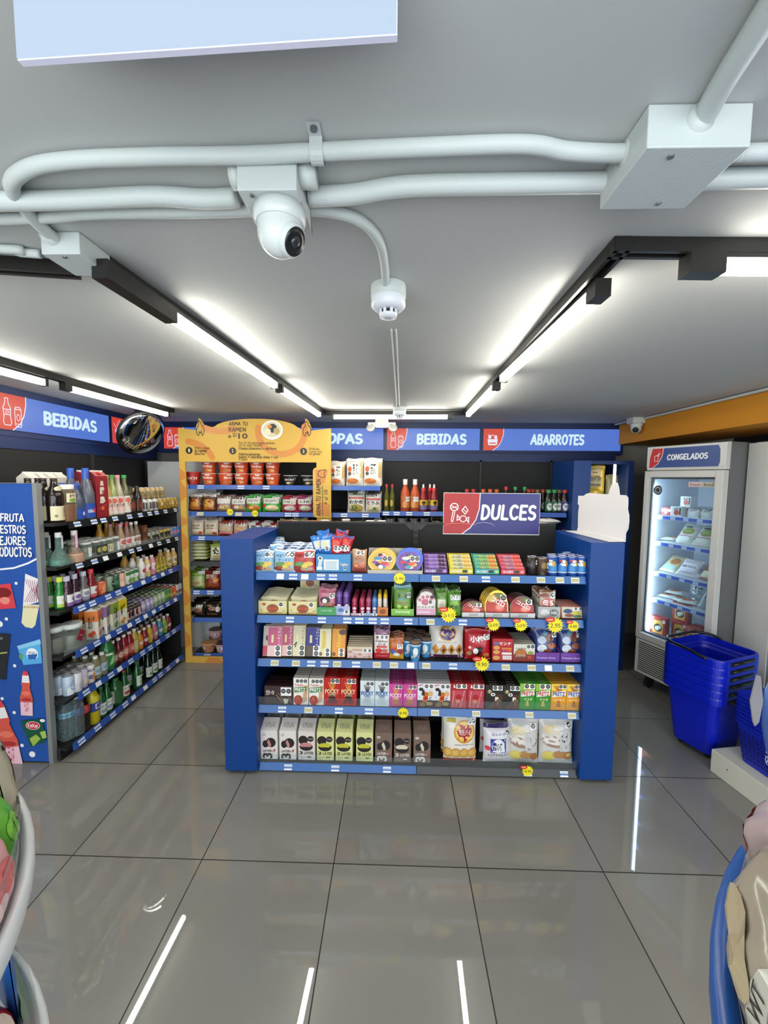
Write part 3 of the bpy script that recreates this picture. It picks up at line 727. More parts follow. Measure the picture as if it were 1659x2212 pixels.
for pl in (arc(-.65, 1.86, .28, .19, 78, 14, 10), arc(.25, 2.14, .21, .20, 170, 372, 18), arc(-.30, 2.30, .25, .16, 235, 300, 8)): band(pl, .055)
for zc_, h_ in ((1.75, .06), (1.60, .10), (1.33, .05), (1.14, .10), (.86, .06), (.62, .09), (.42, .05), (.22, .09)):
    it.append(('p', [(x0+.002, zc_-h_), (xi0-.002, zc_-h_*.5), (xi0-.002, zc_+h_*.3), (x0+.002, zc_+h_)], og))
for a, b in ((-.5, .22), (.0, .3), (.35, .45)):
    it.append(('p', [(a, .004), (a+.18, .004), (a+.13, .054), (a+.04, .054)], og))
art(hm, it, ff, 1, 1, .0006, .0002)
for sgn, cx_ in ((1, lf), (-1, rf)):
    fl = [(cx_-.022, 2.10), (cx_-.036, 2.13), (cx_-.030, 2.165), (cx_-.014, 2.19), (cx_-.016, 2.232), (cx_+.008, 2.215), (cx_+.016, 2.185), (cx_+.026, 2.185), (cx_+.036, 2.15), (cx_+.030, 2.12), (cx_+.02, 2.10)]
    art(hm, [('s', fl, .0065, '3a2408'), ('s', [(cx_-.014, 2.10), (cx_-.008, 2.135), (cx_+.003, 2.12), (cx_+.010, 2.142), (cx_+.016, 2.10)], .006, '3a2408')], ff, 1, 1, .0016)
def ftext(t, px0, py0, px1, py1, c='2a1c0c', bold=.01, hand=False, wt=.15):
    a = XA(px0, py1); b = XA(px1, py0); return ('w', t, a[0], a[1], b[0], b[1], c, wt) if hand else ('t', t, (a[0]+b[0])/2, (a[1]+b[1])/2, b[0]-a[0], b[1]-a[1], c, bold)
tx = [ftext('ARMA TU', 494, 911, 535, 920, hand=True, wt=.17), ftext('RAMEN', 494, 923, 531, 933, hand=True, wt=.17), ftext('+', 492, 939, 500, 947), ftext('S/', 503, 935, 512, 944), ftext('10', 515, 936, 535, 948, bold=.02),
      ftext('Por S/ 10 adicionales incluye', 516, 954, 594, 961, bold=0), ftext('en tu sopa ramen:', 516, 960, 566, 966, bold=0), ftext('Chasiu (chancho) o ebi furai', 516, 966, 597, 973), ftext('Adicionalmente:', 516, 978, 563, 984), ftext('huevo + cebollita china + col', 516, 984, 600, 990), ftext('+ nori', 516, 990, 534, 995),
      ftext('Elige y paga', 421, 965, 453, 971, bold=0), ftext('tu ramen', 421, 971, 447, 977), ftext('favorito', 421, 977, 443, 983, bold=0), ftext('Disfruta', 668, 967, 690, 972, bold=0), ftext('como más', 668, 973, 696, 978, bold=0), ftext('te gusta', 668, 979, 692, 984)]
for n_, px, py in (('1', 409, 973), ('2', 503, 974), ('3', 656, 975)):
    a = XA(px, py); tx += [('e', a[0], a[1], .031, .031, '2a1c0c'), ('t', n_, a[0], a[1], .014, .030, 'f3e6c8', .02)]
a = XA(588, 929)
tx += [('e', a[0], a[1], .098, .085, 'f3f0ea'), ('e', a[0], a[1]+.002, .082, .068, 'd9cfae'), ('e', a[0]+.005, a[1]+.015, .040, .040, '2e3322'), ('e', a[0]+.04, a[1]-.01, .028, .03, 'b9a26a'), ('e', a[0]-.04, a[1]-.015, .03, .03, 'e7dfc2'), ('e', a[0]-.02, a[1]+.03, .02, .016, 'd98a3a')]
art(hm, tx, ff, 1, 1, .0018, .0002)
hm.build('board', fr)
tm = MB(); ta, tb = XA(677, 1118), XA(715, 1010)
tm.prism([(tb[0], ta[1]), (tb[0], tb[1])]+arc(ta[0]+.035, tb[1]-.035, .035, .035, 90, 180, 5)+arc(ta[0]+.035, ta[1]+.035, .035, .035, 180, 270, 5), -.012, -.002, ye)
it = [('p', [(ta[0]+.02, tb[1]-.02), (tb[0]-.02, tb[1]-.02), (tb[0]-.06, tb[1]-.14), (ta[0]+.03, tb[1]-.16)], og), ('p', [(ta[0]+.03, ta[1]+.03), (tb[0]-.01, ta[1]+.01), (tb[0]-.01, ta[1]+.12), (ta[0]+.05, ta[1]+.15)], og)]
cz_, cxx = (ta[1]+tb[1])/2, (ta[0]+tb[0])/2
poly = word('ARMA TU RAMEN', 0, 0, .33, .045, .17)
art(tm, it, lambda u, v, o: (u, -.012-o, v), 1, 1, .0004)
for kk, pl in poly: tm.add([(cxx-.008-v+.0, -.0132-kk*1.2e-5, cz_-.21+u) for u, v in pl], [tuple(range(len(pl)))], mat('2a1c0c', .5))
art(tm, [('s', [(cxx+.006, cz_-.21), (cxx+.006, cz_+.06)], .005, '2a1c0c'), ('t', '+ s/ 10', cxx+.035, cz_-.04, .13, .036, '2a1c0c', .01, 90), ('s', [(cxx-.035, cz_+.15), (cxx-.03, cz_+.19), (cxx-.005, cz_+.2), (cxx+.035, cz_+.205), (cxx+.02, cz_+.17), (cxx+.03, cz_+.14), (cxx, cz_+.135), (cxx-.035, cz_+.15)], .006, '3a2408')], lambda u, v, o: (u, -.0125-o, v), 1, 1, .0006)
tm.build('side_tag', fr)

# --- poster panel at the end of the drinks shelves
pr = empty('poster_panel', (-.75, .585, 0), 'tall blue poster panel with product pictures at the end of the drinks shelves', 'poster')
PW0, PW1, PZ = -1.10, -.579, 1.690
MB().box(PW0+.75, 0, .012, PW1+.75-.022, .022, PZ-.004, mat('2553a6', .18)).build('board', pr)
MB().box(PW1+.75-.026, -.006, 0, PW1+.75, .028, PZ, mat('a9acae', .35, .6)).box(PW0+.75, -.004, PZ-.003, PW1+.75-.027, .026, PZ, mat('a9acae', .35, .6)).build('frame', pr)
XP = lambda px, py: (at(px, py, 1, .584)[0]+.75, at(px, py, 1, .584)[2])
pa = MB(); it = []
def pw(t, px0, py0, px1, py1): a, b = XP(px0, py1), XP(px1, py0); it.append(('w', t, a[0]-.004, a[1]-.005, b[0]+.008, b[1]-.007, '1b3672', .2)); it.append(('w', t, a[0], a[1], b[0], b[1], 'f2f3f3', .2))
pw('DISFRUTA', -27, 1109, 51, 1127); pw('NUESTROS', -20, 1134, 55, 1153); pw('MEJORES', -13, 1158, 55, 1178); pw('PRODUCTOS', -20, 1181, 68, 1203)
pz = lambda px, py: XP(px, py)
it.append(('s', [pz(-50, 1218), pz(-20, 1228), pz(0, 1230), pz(30, 1227), pz(60, 1217), pz(80, 1207)], .010, 'f2f3f3'))
for px, py, r_ in ((35, 1260, .009), (14, 1337, .010), (0, 1348, .018), (32, 1438, .010), (5, 1509, .010), (31, 1539, .010), (48, 1610, .011), (70, 1629, .019), (-8, 1500, .014)):
    a = pz(px, py); it.append(('e', a[0], a[1], r_, r_, 'f2f3f3'))
Q = lambda *ps: [pz(*p) for p in ps]
it += [('p', Q((55, 1239), (84, 1250), (86, 1300), (50, 1310)), 'ece4e6'), ('p', Q((51, 1306), (86, 1306), (77, 1350), (70, 1357), (55, 1354), (47, 1345)), 'e6deb4')]
for k in range(6):
    it.append(('s', Q((55+k*5, 1251+k), (51+min(k*6+8, 34), 1262+k*8)), .003, '8a3560')); it.append(('s', Q((54+k*5, 1300), (min(56+k*5+14, 85), 1270-k*2)), .003, '8a3560'))
it += [('t', 'キューピーマヨネーズ', *[(a+b)/2 for a, b in zip(pz(50, 1306), pz(86, 1316))], .085, .018, '9a2850', .01)]
it += [('p', Q((-30, 1266), (24, 1260), (36, 1313), (-30, 1318)), 'd8404e'), ('e', *pz(8, 1280), .05, .03, '7a1a1a'), ('e', *pz(12, 1297), .03, .022, 'e88a80')]
it += [('p', Q((-30, 1366), (24, 1369), (14, 1468), (-30, 1462)), '24262a'), ('s', Q((-10, 1412), (16, 1409)), .008, 'a9b060'), ('t', 'MARU', *pz(-2, 1378), .05, .014, 'd8d8d8', 0)]
it += [('p', Q((38, 1395), (88, 1380), (92, 1432), (52, 1436)), '58aee6'), ('p', Q((38, 1395), (88, 1380), (90, 1390), (42, 1402)), '8ccbee'), ('e', *pz(71, 1412), .036, .036, 'f2f6fa'), ('p', Q((60, 1414), (83, 1412), (78, 1424), (64, 1424)), '2a62b0'), ('t', 'TOFU', *pz(71, 1411), .05, .020, '1c4a90', .01), ('e', *pz(47, 1417), .012, .02, '62a05a')]
def ramune(px, py, s, ang):
    c = pz(px, py); ca, sa = math.cos(ang), math.sin(ang)
    f = lambda pts: [(c[0]+(u*ca-v*sa)*s, c[1]+(u*sa+v*ca)*s) for u, v in pts]
    it.extend([('p', f([(-.13, -.5), (.13, -.5), (.14, -.1), (.10, .05), (.08, .15), (.1, .2), (.07, .42), (.04, .5), (-.04, .5), (-.07, .42), (-.1, .2), (-.08, .15), (-.10, .05), (-.14, -.1)]), 'd9584a'),
               ('p', f([(-.13, -.5), (.13, -.5), (.135, -.2), (-.135, -.2)]), 'f0c6d2'), ('p', f([(-.085, .24), (.085, .24), (.07, .4), (-.07, .4)]), 'f3f0f2'), ('p', f([(-.05, .42), (.05, .42), (.04, .5), (-.04, .5)]), 'e23c5c'),
               ('t', 'ラムネ', *f([(0, -.3)])[0], .09*s, .26*s, 'd24a78', .02, 90 if 0 else 0), ('e', *f([(0, 0)])[0], .10*s, .05*s, 'ee7a62'), ('e', *f([(0, -.14)])[0], .11*s, .035*s, 'b03038')])
ramune(58, 1497, .275, -.03); ramune(16, 1585, .42, .17)
it += [('p', Q((46, 1556), (93, 1551), (102, 1600), (68, 1612)), '14533c'), ('e', *pz(73, 1566), .044, .026, 'f3f0ec'), ('e', *pz(73, 1566), .041, .023, 'c8202e'), ('t', 'KitKat', *pz(73, 1566), .062, .024, 'ffffff', .01), ('p', Q((66, 1594), (80, 1585), (90, 1594), (74, 1611)), '9cba4c'), ('p', Q((88, 1580), (100, 1577), (103, 1592), (94, 1594)), 'a8c456'), ('e', *pz(94, 1555), .016, .010, 'f0f0ea')]
def clipx(q): return [(min(u, PW1+.75-.028), v) for u, v in q]
it2 = []
for s in it:
    s = list(s)
    if s[0] in 'ps': s[1] = clipx(s[1])
    it2.append(tuple(s))
art(pa, it2, lambda u, v, o: (max(u, PW0+.75), -o, v), 1, 1, .0005, .00012)
pa.build('print', pr)

# --- DULCES sign on the island
a = at(957, 1154, 1, 1.03); b = at(1168, 1066, 1, 1.03)
r = empty('aisle_sign', ((a[0]+b[0])/2, 1.03, a[2]), 'red and blue sign reading DULCES on top of the island', 'sign')
W_, H_ = b[0]-a[0], b[2]-a[2]
MB().box(-W_/2, 0, 0, W_/2, .012, H_, mat('dcdcdf', .4)).build('panel', r)
m = MB(); fn = lambda u, v, o: ((u-.5)*W_, -o, v*H_)
it = [('r', .004, .02, .996, .99, '2b2a76'), ('p', [(.004, .02), (.20, .02), (.28, .16), (.34, .36), (.372, .62), (.378, .99), (.004, .99)], 'ae2226'), ('s', [(.20, .02), (.28, .16), (.34, .36), (.372, .62), (.378, .99)], .02, 'efeff2'),
      ('w', 'DULCES', .392, .33, .968, .72, '1f2160', .22), ('w', 'DULCES', .386, .345, .962, .735, 'e9ecef', .215),
      ('s', arc(.112, .66, .042, .088, 0, 360, 14), .022, 'f1f1f1'), ('s', [(.10, .56), (.082, .34), (.09, .30), (.10, .32), (.118, .55)], .02, 'f1f1f1'), ('s', [(.075, .70), (.145, .62)], .02, 'f1f1f1'), ('s', [(.08, .63), (.15, .68)], .016, 'f1f1f1'),
      ('s', [(.19, .58), (.225, .68), (.255, .58), (.225, .49), (.19, .58)], .02, 'f1f1f1'), ('s', [(.20, .62), (.24, .54)], .016, 'f1f1f1'),
      ('s', arc(.205, .38, .034, .072, 0, 360, 12), .02, 'f1f1f1'), ('s', [(.172, .38), (.145, .47), (.142, .34), (.172, .38)], .02, 'f1f1f1'), ('s', [(.238, .38), (.265, .42), (.262, .29), (.238, .38)], .02, 'f1f1f1'), ('s', [(.02, .235), (.10, .27), (.2, .275), (.34, .235)], .008, 'e08a84'), ('s', [(.34, .27), (.42, .30), (.50, .27), (.53, .22)], .008, 'c9b8c8')]
art(m, it, fn, W_, H_); m.build('print', r)

for px, py, where in BSTARS:
    m, p = star(px, py, 0, '5.90', .034, False, BF-.012)
    tag(m.build('price_star', None, (p[0], BF-.014, p[2])), 'yellow spiky price star on the back wall rail, '+where, 'price tag', 'yellow price stars on the back wall')
# ------------------------------------------------------------------ goods: builders
ORD = ['front', 'second', 'third', 'fourth', 'fifth', 'sixth', 'seventh', 'eighth', 'ninth', 'tenth']
def fbox(name, w, h, d, body, front=(), top=(), side=(), rough=.38):
    m = MB(); m.box(-w/2, -d/2, 0, w/2, d/2, h, mat(body, rough))
    art(m, front, lambda u, v, o: ((u-.5)*w, -d/2-o, v*h), w, h)
    art(m, top, lambda u, v, o: ((u-.5)*w, (v-.5)*d, h+o), w, d)
    art(m, side, lambda u, v, o: (w/2+o, (u-.5)*d, v*h), d, h)
    art(m, side, lambda u, v, o: (-w/2-o, (.5-u)*d, v*h), d, h)
    return m.build(name)
def fbag(name, w, h, t, body, front=(), rough=.24, seal=.07, seed=0, top_col=None):
    m = MB(); nx, ny = 14, 16
    def th(u, v):
        a = max(0.0, 1-abs(2*u-1)**3.2)**.55; vv = min(1, max(0, (v-seal*.6)/(1-1.6*seal)))
        b = max(0.0, 1-abs(2*vv-1)**3.0)**.55 if 0 < vv < 1 else 0
        q = math.sin(11*u+7*v+seed)*math.sin(13*v-6*u+2*seed)+.6*math.sin(23*u-3*v+seed)*math.sin(5*v+17*u)
        return t/2*a*b*(1+.07*q)+.0008+.0016*abs(math.sin(19*u+seed))*(1 if v > 1-seal or v < seal*.6 else 0)
    def P(u, v, o, s=-1): return ((u-.5)*w*(1-.05*math.sin(math.pi*v))*1.0, s*(th(u, v)+o), v*h+.004*math.sin(7*u+seed)*(v > .9))
    for s in (-1, 1):
        vs = [P(i/nx, j/ny, 0, s) for j in range(ny+1) for i in range(nx+1)]
        fs = [(j*(nx+1)+i, j*(nx+1)+i+1, (j+1)*(nx+1)+i+1, (j+1)*(nx+1)+i) for j in range(ny) for i in range(nx)]
        if s > 0: fs = [tuple(reversed(f)) for f in fs]
        bm_ = mat(body, rough)
        m.add(vs, fs, bm_, True)
    if top_col: front = [('r', 0.0, 1-seal, 1, 1, top_col), ('r', 0, 0, 1, seal*.6, top_col)]+list(front)
    art(m, front, lambda u, v, o: P(u, v, o), w, h, .0009, .0004, 9, rough)
    return m.build(name)
def fcan(name, r, h, body, front=(), rim='b9bcc0', lid='c3c6c9', rough=.28, n=20):
    m = MB(); m.lathe([(r*.86, 0), (r, r*.14), (r, h-r*.2), (r*.88, h-.002)], mat(body, rough), n)
    m.lathe([(r*.9, h-.003), (r*.9, h), (r*.8, h), (r*.78, h-.0025)], mat(rim, .3, .85), n)
    m.lathe([(r*.78, h-.0026), (.002, h-.0024)], mat(lid, .35, .8), n, cap=False)
    z0, z1 = r*.16, h-r*.22
    fn = lambda u, v, o: ((r+o)*math.sin((u-.5)*2.6), -(r+o)*math.cos((u-.5)*2.6), z0+(z1-z0)*v)
    art(m, front, fn, 2.6*r, z1-z0, .0004, .00025, 9)
    return m.build(name)
def fbottle(name, prof, body, cap_h, cap, label=None, lz=(.2, .5), n=18, inner=None, capr=None, ang=2.6):
    """prof: (r,z) outline up to the mouth; label: printed band on the body"""
    m = MB(); m.lathe(prof, body if not isinstance(body, str) else mat(body, .1), n); o = m.build(name)
    zt = prof[-1][1]; rt = capr or prof[-1][0]*1.12
    if cap:
        c = MB(); c.lathe([(rt, zt-cap_h*.55), (rt, zt+cap_h*.4), (rt*.92, zt+cap_h*.45)], mat(cap, .4), 14); c.build('cap', o)
    if inner:                                     # the drink inside a clear bottle
        i = MB(); i.lathe([(max(r-.0025, .002), z+.002) for r, z in inner[0]], inner[1], n); i.build('drink', o)
    if label:
        def rad(z):
            for (r0, z0), (r1, z1) in zip(prof[:-1], prof[1:]):
                if z0 <= z <= z1 and z1 > z0: return r0+(r1-r0)*(z-z0)/(z1-z0)
            return prof[0][0]
        z0, z1 = lz
        fn = lambda u, v, q: ((rad(z0+(z1-z0)*v)+q)*math.sin((u-.5)*ang), -(rad(z0+(z1-z0)*v)+q)*math.cos((u-.5)*ang), z0+(z1-z0)*v)
        l = MB(); art(l, label, fn, ang*prof[1][0], z1-z0, .0008, .0003, 9); l.build('label', o)
    return o
def fcup(name, rt, rb, h, body, front=(), lid='e8e6e0', rim='eeece6', n=24):
    m = MB(); m.lathe([(rb, 0), (rb*1.02, .003), (rt*.97, h-.006)], mat(body, .4), n)
    m.lathe([(rt*.97, h-.006), (rt*1.03, h-.005), (rt*1.03, h-.001), (rt*.98, h)], mat(rim, .45), n)
    m.lathe([(rt*.98, h), (.002, h+.0006)], mat(lid, .35), n, cap=False)
    fn = lambda u, v, o: ((rb+(rt*.97-rb)*v+o)*math.sin((u-.5)*2.6), -(rb+(rt*.97-rb)*v+o)*math.cos((u-.5)*2.6), .003+(h-.009)*v)
    art(m, front, fn, 2.6*rt, h, .0005, .0003, 9)
    return m.build(name)
def tray(name, w, d, hf, hb, body, front=(), th=.0025, side=None):
    """open display carton: low front wall, taller back wall"""
    m = MB(); b = mat(body, .45); hs = side or hf
    m.box(-w/2, -d/2, 0, w/2, d/2, th, b).box(-w/2, -d/2, th, w/2, -d/2+th, hf, b).box(-w/2, d/2-th, th, w/2, d/2, hb, b)
    for s in (-1, 1):
        x = s*(w/2-th/2)
        m.prism([(-d/2+th, th), (d/2-th, th), (d/2-th, hb), (-d/2+th, hf)], x-th/2, x+th/2, b, lambda p, q, t: (t, p, q))
    art(m, front, lambda u, v, o: ((u-.5)*w, -d/2-o, v*hf), w, hf)
    return m.build(name)
def column(pr, x, y, z, n, dy, desc, col, cat, group, dz=0, rx=0, jit=0):
    rnd = random.Random(desc+col)
    for i in range(n):
        lab = '%s, %s' % (desc, ('front one of %s' % col) if i == 0 else '%s one back in %s' % (ORD[i], col))
        place(pr, (x+rnd.uniform(-jit, jit), y+i*dy, z+i*dz), rnd.uniform(-jit, jit)*4, lab, group, rx, 0, cat)
def slot(p0, p1, k, ytop, y):                     # island: x centre, width, height of a pack standing on shelf k
    z = IZ[k]; a, b = xof(p0, y, z), xof(p1, y, z)
    return (a+b)/2, b-a, zof(ytop, (a+b)/2, y)-z, z+.0006
OC = 'o'
# ------------------------------------------------------------------ island, fourth shelf: stick boxes
FY = .585
def sticks(cu, cv, n, lo, hi, spread, c, w=.03): return [('s', [(cu+(i-(n-1)/2)*spread*.25, cv+lo), (cu+(i-(n-1)/2)*spread, cv+hi)], w, c) for i in range(n)]
def pocky(body, fg, c1, c2, oc=True):
    return [('r', 0, 0, 1, .04, body)]+sticks(.5, .55, 5, 0, .28, .11, c1)+sticks(.5, .42, 7, 0, -.34, .10, c2, .028)+[('t', 'POCKY', .5, .51, .86, .17, fg, .03), ('r', .3, .39, .7, .41, fg), ('t', 'chocolate', .5, .36, .5, .035, fg, 0), ('o', 2, .42, .80, .97, .97)]
def pretz(body, strip, fg, extra): return extra+[('p', [(.06, .50), (.94, .55), (.94, .76), (.06, .70)], strip), ('t', 'PRETZ', .5, .627, .80, .16, fg, .03)]
TOM = [('r', 0, 0, 1, 1, 'f3ede6'), ('t', 'Tomato', .38, .74, .6, .09, 'c8281c', .02), ('e', .32, .17, .30, .19, 'b92c16'), ('e', .28, .23, .12, .06, 'd85a36'), ('s', [(.3, .33), (.26, .28), (.34, .27), (.3, .33)], .03, '5a8a34')]+[('s', [(.62+.08*i, .05+.03*i), (.78+.06*i, .72)], .022, 'c88a3c') for i in range(4)]
DES = {
 'red': ('c21d18', pocky('c21d18', 'efdcae', 'd98f3a', '2a1812')), 'white': ('dde6ea', pocky('dde6ea', '2a62a6', '4a4a50', 'c9ced2')), 'pink': ('d2479c', pocky('d2479c', 'f5e9f0', 'd99a4a', 'c8883c')),
 'tomato': ('f3ede6', TOM+[('p', [(.05, .46), (.88, .50), (.88, .68), (.05, .65)], '2c7a3a'), ('t', 'PRETZ', .46, .575, .74, .13, 'f2efe4', .03), ('o', 3, .16, .80, .96, .97)]),
 'salad': ('2f8f2c', pretz('2f8f2c', 'f2efe6', 'b8242c', [('r', 0, .72, 1, 1, '8fc43a')]+sticks(.5, .72, 6, 0, .2, .1, 'd2a24a')+sticks(.5, .34, 4, 0, -.2, .07, 'c9b25a')+[('t', 'サラダ', .55, .40, .55, .12, 'e8e8b8', .02)])+[('o', 2, .25, .80, .97, .99)]),
 'roast': ('e99f1c', pretz('e99f1c', 'f2efe6', '2a3f9a', [('r', 0, .74, 1, 1, 'f2ce4a')]+sticks(.5, .72, 8, 0, .2, .09, 'b9742a')+sticks(.5, .34, 5, 0, -.2, .06, 'b06a26')+[('t', 'ロースト', .52, .40, .7, .10, 'f2e9d0', .02)])+[('o', 2, .48, .83, .98, .98)]),
 'lucky': ('a81c26', [('r', .08, 0, .92, .72, 'bf4a58'), ('s', [(.14, .06), (.22, .70)], .02, 'e8b8b0'), ('s', [(.62, .05), (.84, .72)], .02, 'e8b8b0'), ('s', [(.34, .08), (.58, .50)], .018, 'd89a90'), ('e', .5, .45, .17, .11, 'b01c20'), ('e', .46, .28, .15, .07, 'd8926a'), ('e', .28, .44, .04, .02, '8a2c34'), ('e', .76, .46, .04, .02, '8a2c34'), ('p', [(.18, .83), (.3, .83), (.26, .93), (.2, .97)], 'f0e6e6'), ('o', 2, .34, .80, .97, .98)]),
 'toppo': ('1d1612', [('e', .95, .08, .62, .46, '4a2a1c'), ('e', 1.0, .02, .5, .36, '2c1710')][1:1]+[('p', [(.1, 0), (1, 0), (1, .62), (.7, .6), (.55, .3)], '4c2c1e'), ('s', [(.2, .04), (.5, .22), (.62, .55)], .03, '7a4a34'), ('s', [(.75, .12), (.7, .3)], .02, 'b88a6a'), ('e', .25, .72, .13, .08, '9a8a5a'), ('t', 'T', .25, .72, .12, .12, 'e9e2c8', .02), ('e', .45, .60, .13, .07, 'f1efe8'), ('e', .45, .60, .06, .035, '1d1612'), ('t', 'P', .68, .42, .2, .16, 'f1efe8', .05), ('e', .80, .35, .09, .05, '9a8a5a'), ('e', .80, .35, .045, .025, '1d1612'), ('o', 2, .42, .78, .98, .97)]),
 'fran': ('e6e6ea', [('r', 0, 0, 1, .30, '3a2a2a'), ('e', .3, .12, .2, .09, '8a6a4a'), ('e', .72, .16, .2, .08, 'a88a5a'), ('p', [(.30, .25), (.55, .2), (.72, .62), (.42, .66)], 'c8702a'), ('p', [(.4, .3), (.66, .34), (.6, .48), (.42, .45)], 'b02018'), ('e', .22, .76, .14, .07, '1a1412'), ('p', [(.25, .5), (.45, .5), (.42, .74), (.3, .74)], '241a18'), ('e', .80, .58, .14, .12, 'd8b078'), ('t', 'C', .78, .36, .16, .14, '241a18', .03), ('t', 'チョコ', .12, .45, .10, .10, '3a3040', .0), ('s', [(.05, .92), (.3, .96)], .03, 'd84a3a'), ('o', 2, .40, .80, .98, .97)]),
 'dark': ('3a2424', [('t', '紗々', .2, .62, .3, .3, 'd8cfc8', .02), ('s', [(.42, .5), (.62, .12)], .03, 'b89a6a'), ('s', [(.48, .62), (.72, .08)], .02, 'a8885a'), ('s', [(.78, .56), (.97, .1)], .02, 'a8885a'), ('p', [(.66, .3), (.86, .28), (.80, .02), (.70, .02)], 'd8d0b8'), ('o', 2, .58, .46, .95, .94)]),
}
COLS4 = [('tomato', 634, 666, 1465, 'white tomato pretzel-stick box', 0), ('tomato', 667, 700, 1465, 'white tomato pretzel-stick box', 1), ('red', 700, 735, 1464, 'red chocolate-stick box', 0), ('red', 735, 770, 1464, 'red chocolate-stick box', 1),
         ('white', 778, 809, 1471, 'white cookie-stick box', 0), ('white', 810, 840, 1471, 'white cookie-stick box', 1), ('pink', 840, 870, 1478, 'pink strawberry-stick box', 0), ('pink', 870, 901, 1478, 'pink strawberry-stick box', 1),
         ('fran', 901, 937, 1477, 'white and black chocolate-stick box', 0), ('fran', 937, 972, 1477, 'white and black chocolate-stick box', 1), ('lucky', 972, 1009, 1477, 'dark red strawberry-stick box', 0), ('lucky', 1009, 1046, 1477, 'dark red strawberry-stick box', 1),
         ('toppo', 1047, 1085, 1480, 'black and brown chocolate-stick box', 0), ('toppo', 1085, 1122, 1480, 'black and brown chocolate-stick box', 1), ('salad', 1122, 1155, 1477, 'green pretzel-stick box', 0), ('salad', 1155, 1189, 1477, 'green pretzel-stick box', 1),
         ('roast', 1189, 1222, 1478, 'orange pretzel-stick box', 0), ('roast', 1222, 1256, 1478, 'orange pretzel-stick box', 1)]
_p = {}
for key, p0, p1, yt, desc, side in COLS4:
    x, w_, h, z = slot(p0, p1, 3, yt, FY)
    if key not in _p: _p[key] = fbox('snack_box', w_-.0015, h, .024, DES[key][0], DES[key][1], [('r', .05, .1, .95, .9, DES[key][0]), ('t', 'stick', .5, .5, .5, .5, 'd8d0c8', .0)])
    column(_p[key], x, FY+.013, z, 7, .0275, desc, 'the drinks-side column' if side == 0 else 'the freezer-side column', 'snack box', 'stick boxes on the fourth island shelf', dz=.0, jit=.0006)
x, w_, h, z = slot(571, 632, 3, 1483, FY)
pk = fbox('snack_box', w_, h, .03, *DES['dark']); column(pk, x, FY+.02, z, 4, .034, 'flat dark brown chocolate box', 'the stack by the blue post', 'snack box', 'flat brown chocolate boxes', jit=.002)
# ------------------------------------------------------------------ island, lowest shelf: truffle cartons and big bags
def truffle(body, fill, txt, style, dk_='2a2124'):
    w_, h, d = .1, .178, .1; m = MB(); bm_ = mat(body, .4)
    m.box(-w_/2, -d/2, 0, w_/2, d/2, h, bm_)
    m.add([(-w_/2, -d/2, h), (w_/2, -d/2, h), (w_/2*.97, d*.22, h+.04), (-w_/2*.97, d*.22, h+.04), (w_/2, d/2, h), (-w_/2, d/2, h)], [(0, 1, 2, 3), (4, 5, 3, 2), (1, 4, 2), (5, 0, 3)], bm_)
    f = lambda u, v, o: ((u-.5)*w_, -d/2-o, v*h)
    if style == 0:
        it = [('e', .60, .58, .30, .17, dk_), ('e', .28, .53, .18, .13, dk_), ('p', [(.38, .60), (.48, .70), (.62, .52), (.60, .40), (.50, .42)], fill), ('t', 'LAYER', .38, .29, .52, .085, txt, .02), ('t', 'and brownie', .72, .29, .2, .06, txt, 0), ('t', '3', .40, .12, .19, .60, txt, .03, 90), ('r', .78, .28, .88, .36, 'c8525a'), ('r', .1, .82, .3, .9, 'c9c2bc')]
    else:
        it = [('e', .30, .69, .28, .16, dk_), ('e', .74, .74, .20, .10, dk_), ('t', 'VINAI', .74, .74, .28, .05, 'c9c2bc', 0), ('e', .48, .46, .40, .14, dk_), ('e', .46, .52, .36, .09, fill), ('p', [(.12, .46), (.84, .46), (.7, .34), (.3, .34)], dk_), ('t', '3', .17, .25, .2, .12, txt, .02), ('t', 'LAYER', .64, .25, .56, .10, txt, .015), ('r', .55, .09, .78, .13, txt), ('r', .08, .1, .4, .115, 'a89c96'), ('r', .08, .05, .35, .06, 'a89c96')]
    art(m, it, f, w_, h)
    art(m, [('t', 'VINAI', .5, .45, .62, .42, '8a7f78' if style else 'a08e86', .0)], lambda u, v, o: ((u-.5)*w_, -d/2+v*d*.72-o*.5, h+v*.04+o), w_, .08)
    return m.build('truffle_carton')
T5 = [(561, 601, 'e8e0da', 'c98a88', '1d1a1a', 0, 'white and pink'), (601, 643, 'e8e0da', 'c98a88', '1d1a1a', 0, 'white and pink'), (643, 682, 'e2d8d2', 'c98a88', '1d1a1a', 1, 'white and pink'), (682, 722, 'dfe09c', 'c8c23a', '5a5a20', 1, 'pale yellow'), (722, 764, 'dfe09c', 'c8c23a', '5a5a20', 1, 'pale yellow'), (766, 808, 'dfe09c', 'c8c23a', '5a5a20', 1, 'pale yellow'),
      (808, 849, '7d665a', 'd8cfb8', 'e8e2de', 0, 'brown'), (849, 890, '7d665a', 'd8cfb8', 'e8e2de', 1, 'brown'), (890, 932, '7d665a', 'd8cfb8', 'e8e2de', 0, 'brown')]
_tp = {}; cnt = {}
for p0, p1, body, fill, txt, stl, cn in T5:
    x = (xof(p0, .60, .05)+xof(p1, .60, .05))/2
    k = (body, stl)
    if k not in _tp: _tp[k] = truffle(body, fill, txt, stl)
    cnt[cn] = cnt.get(cn, 0)+1
    column(_tp[k], x, .655, .0506, 4, .104, cn+' truffle carton', 'the %s %s column' % (['', 'first', 'second', 'third'][cnt[cn]], cn), 'truffle carton', 'truffle cartons on the lowest island shelf', jit=.0015)
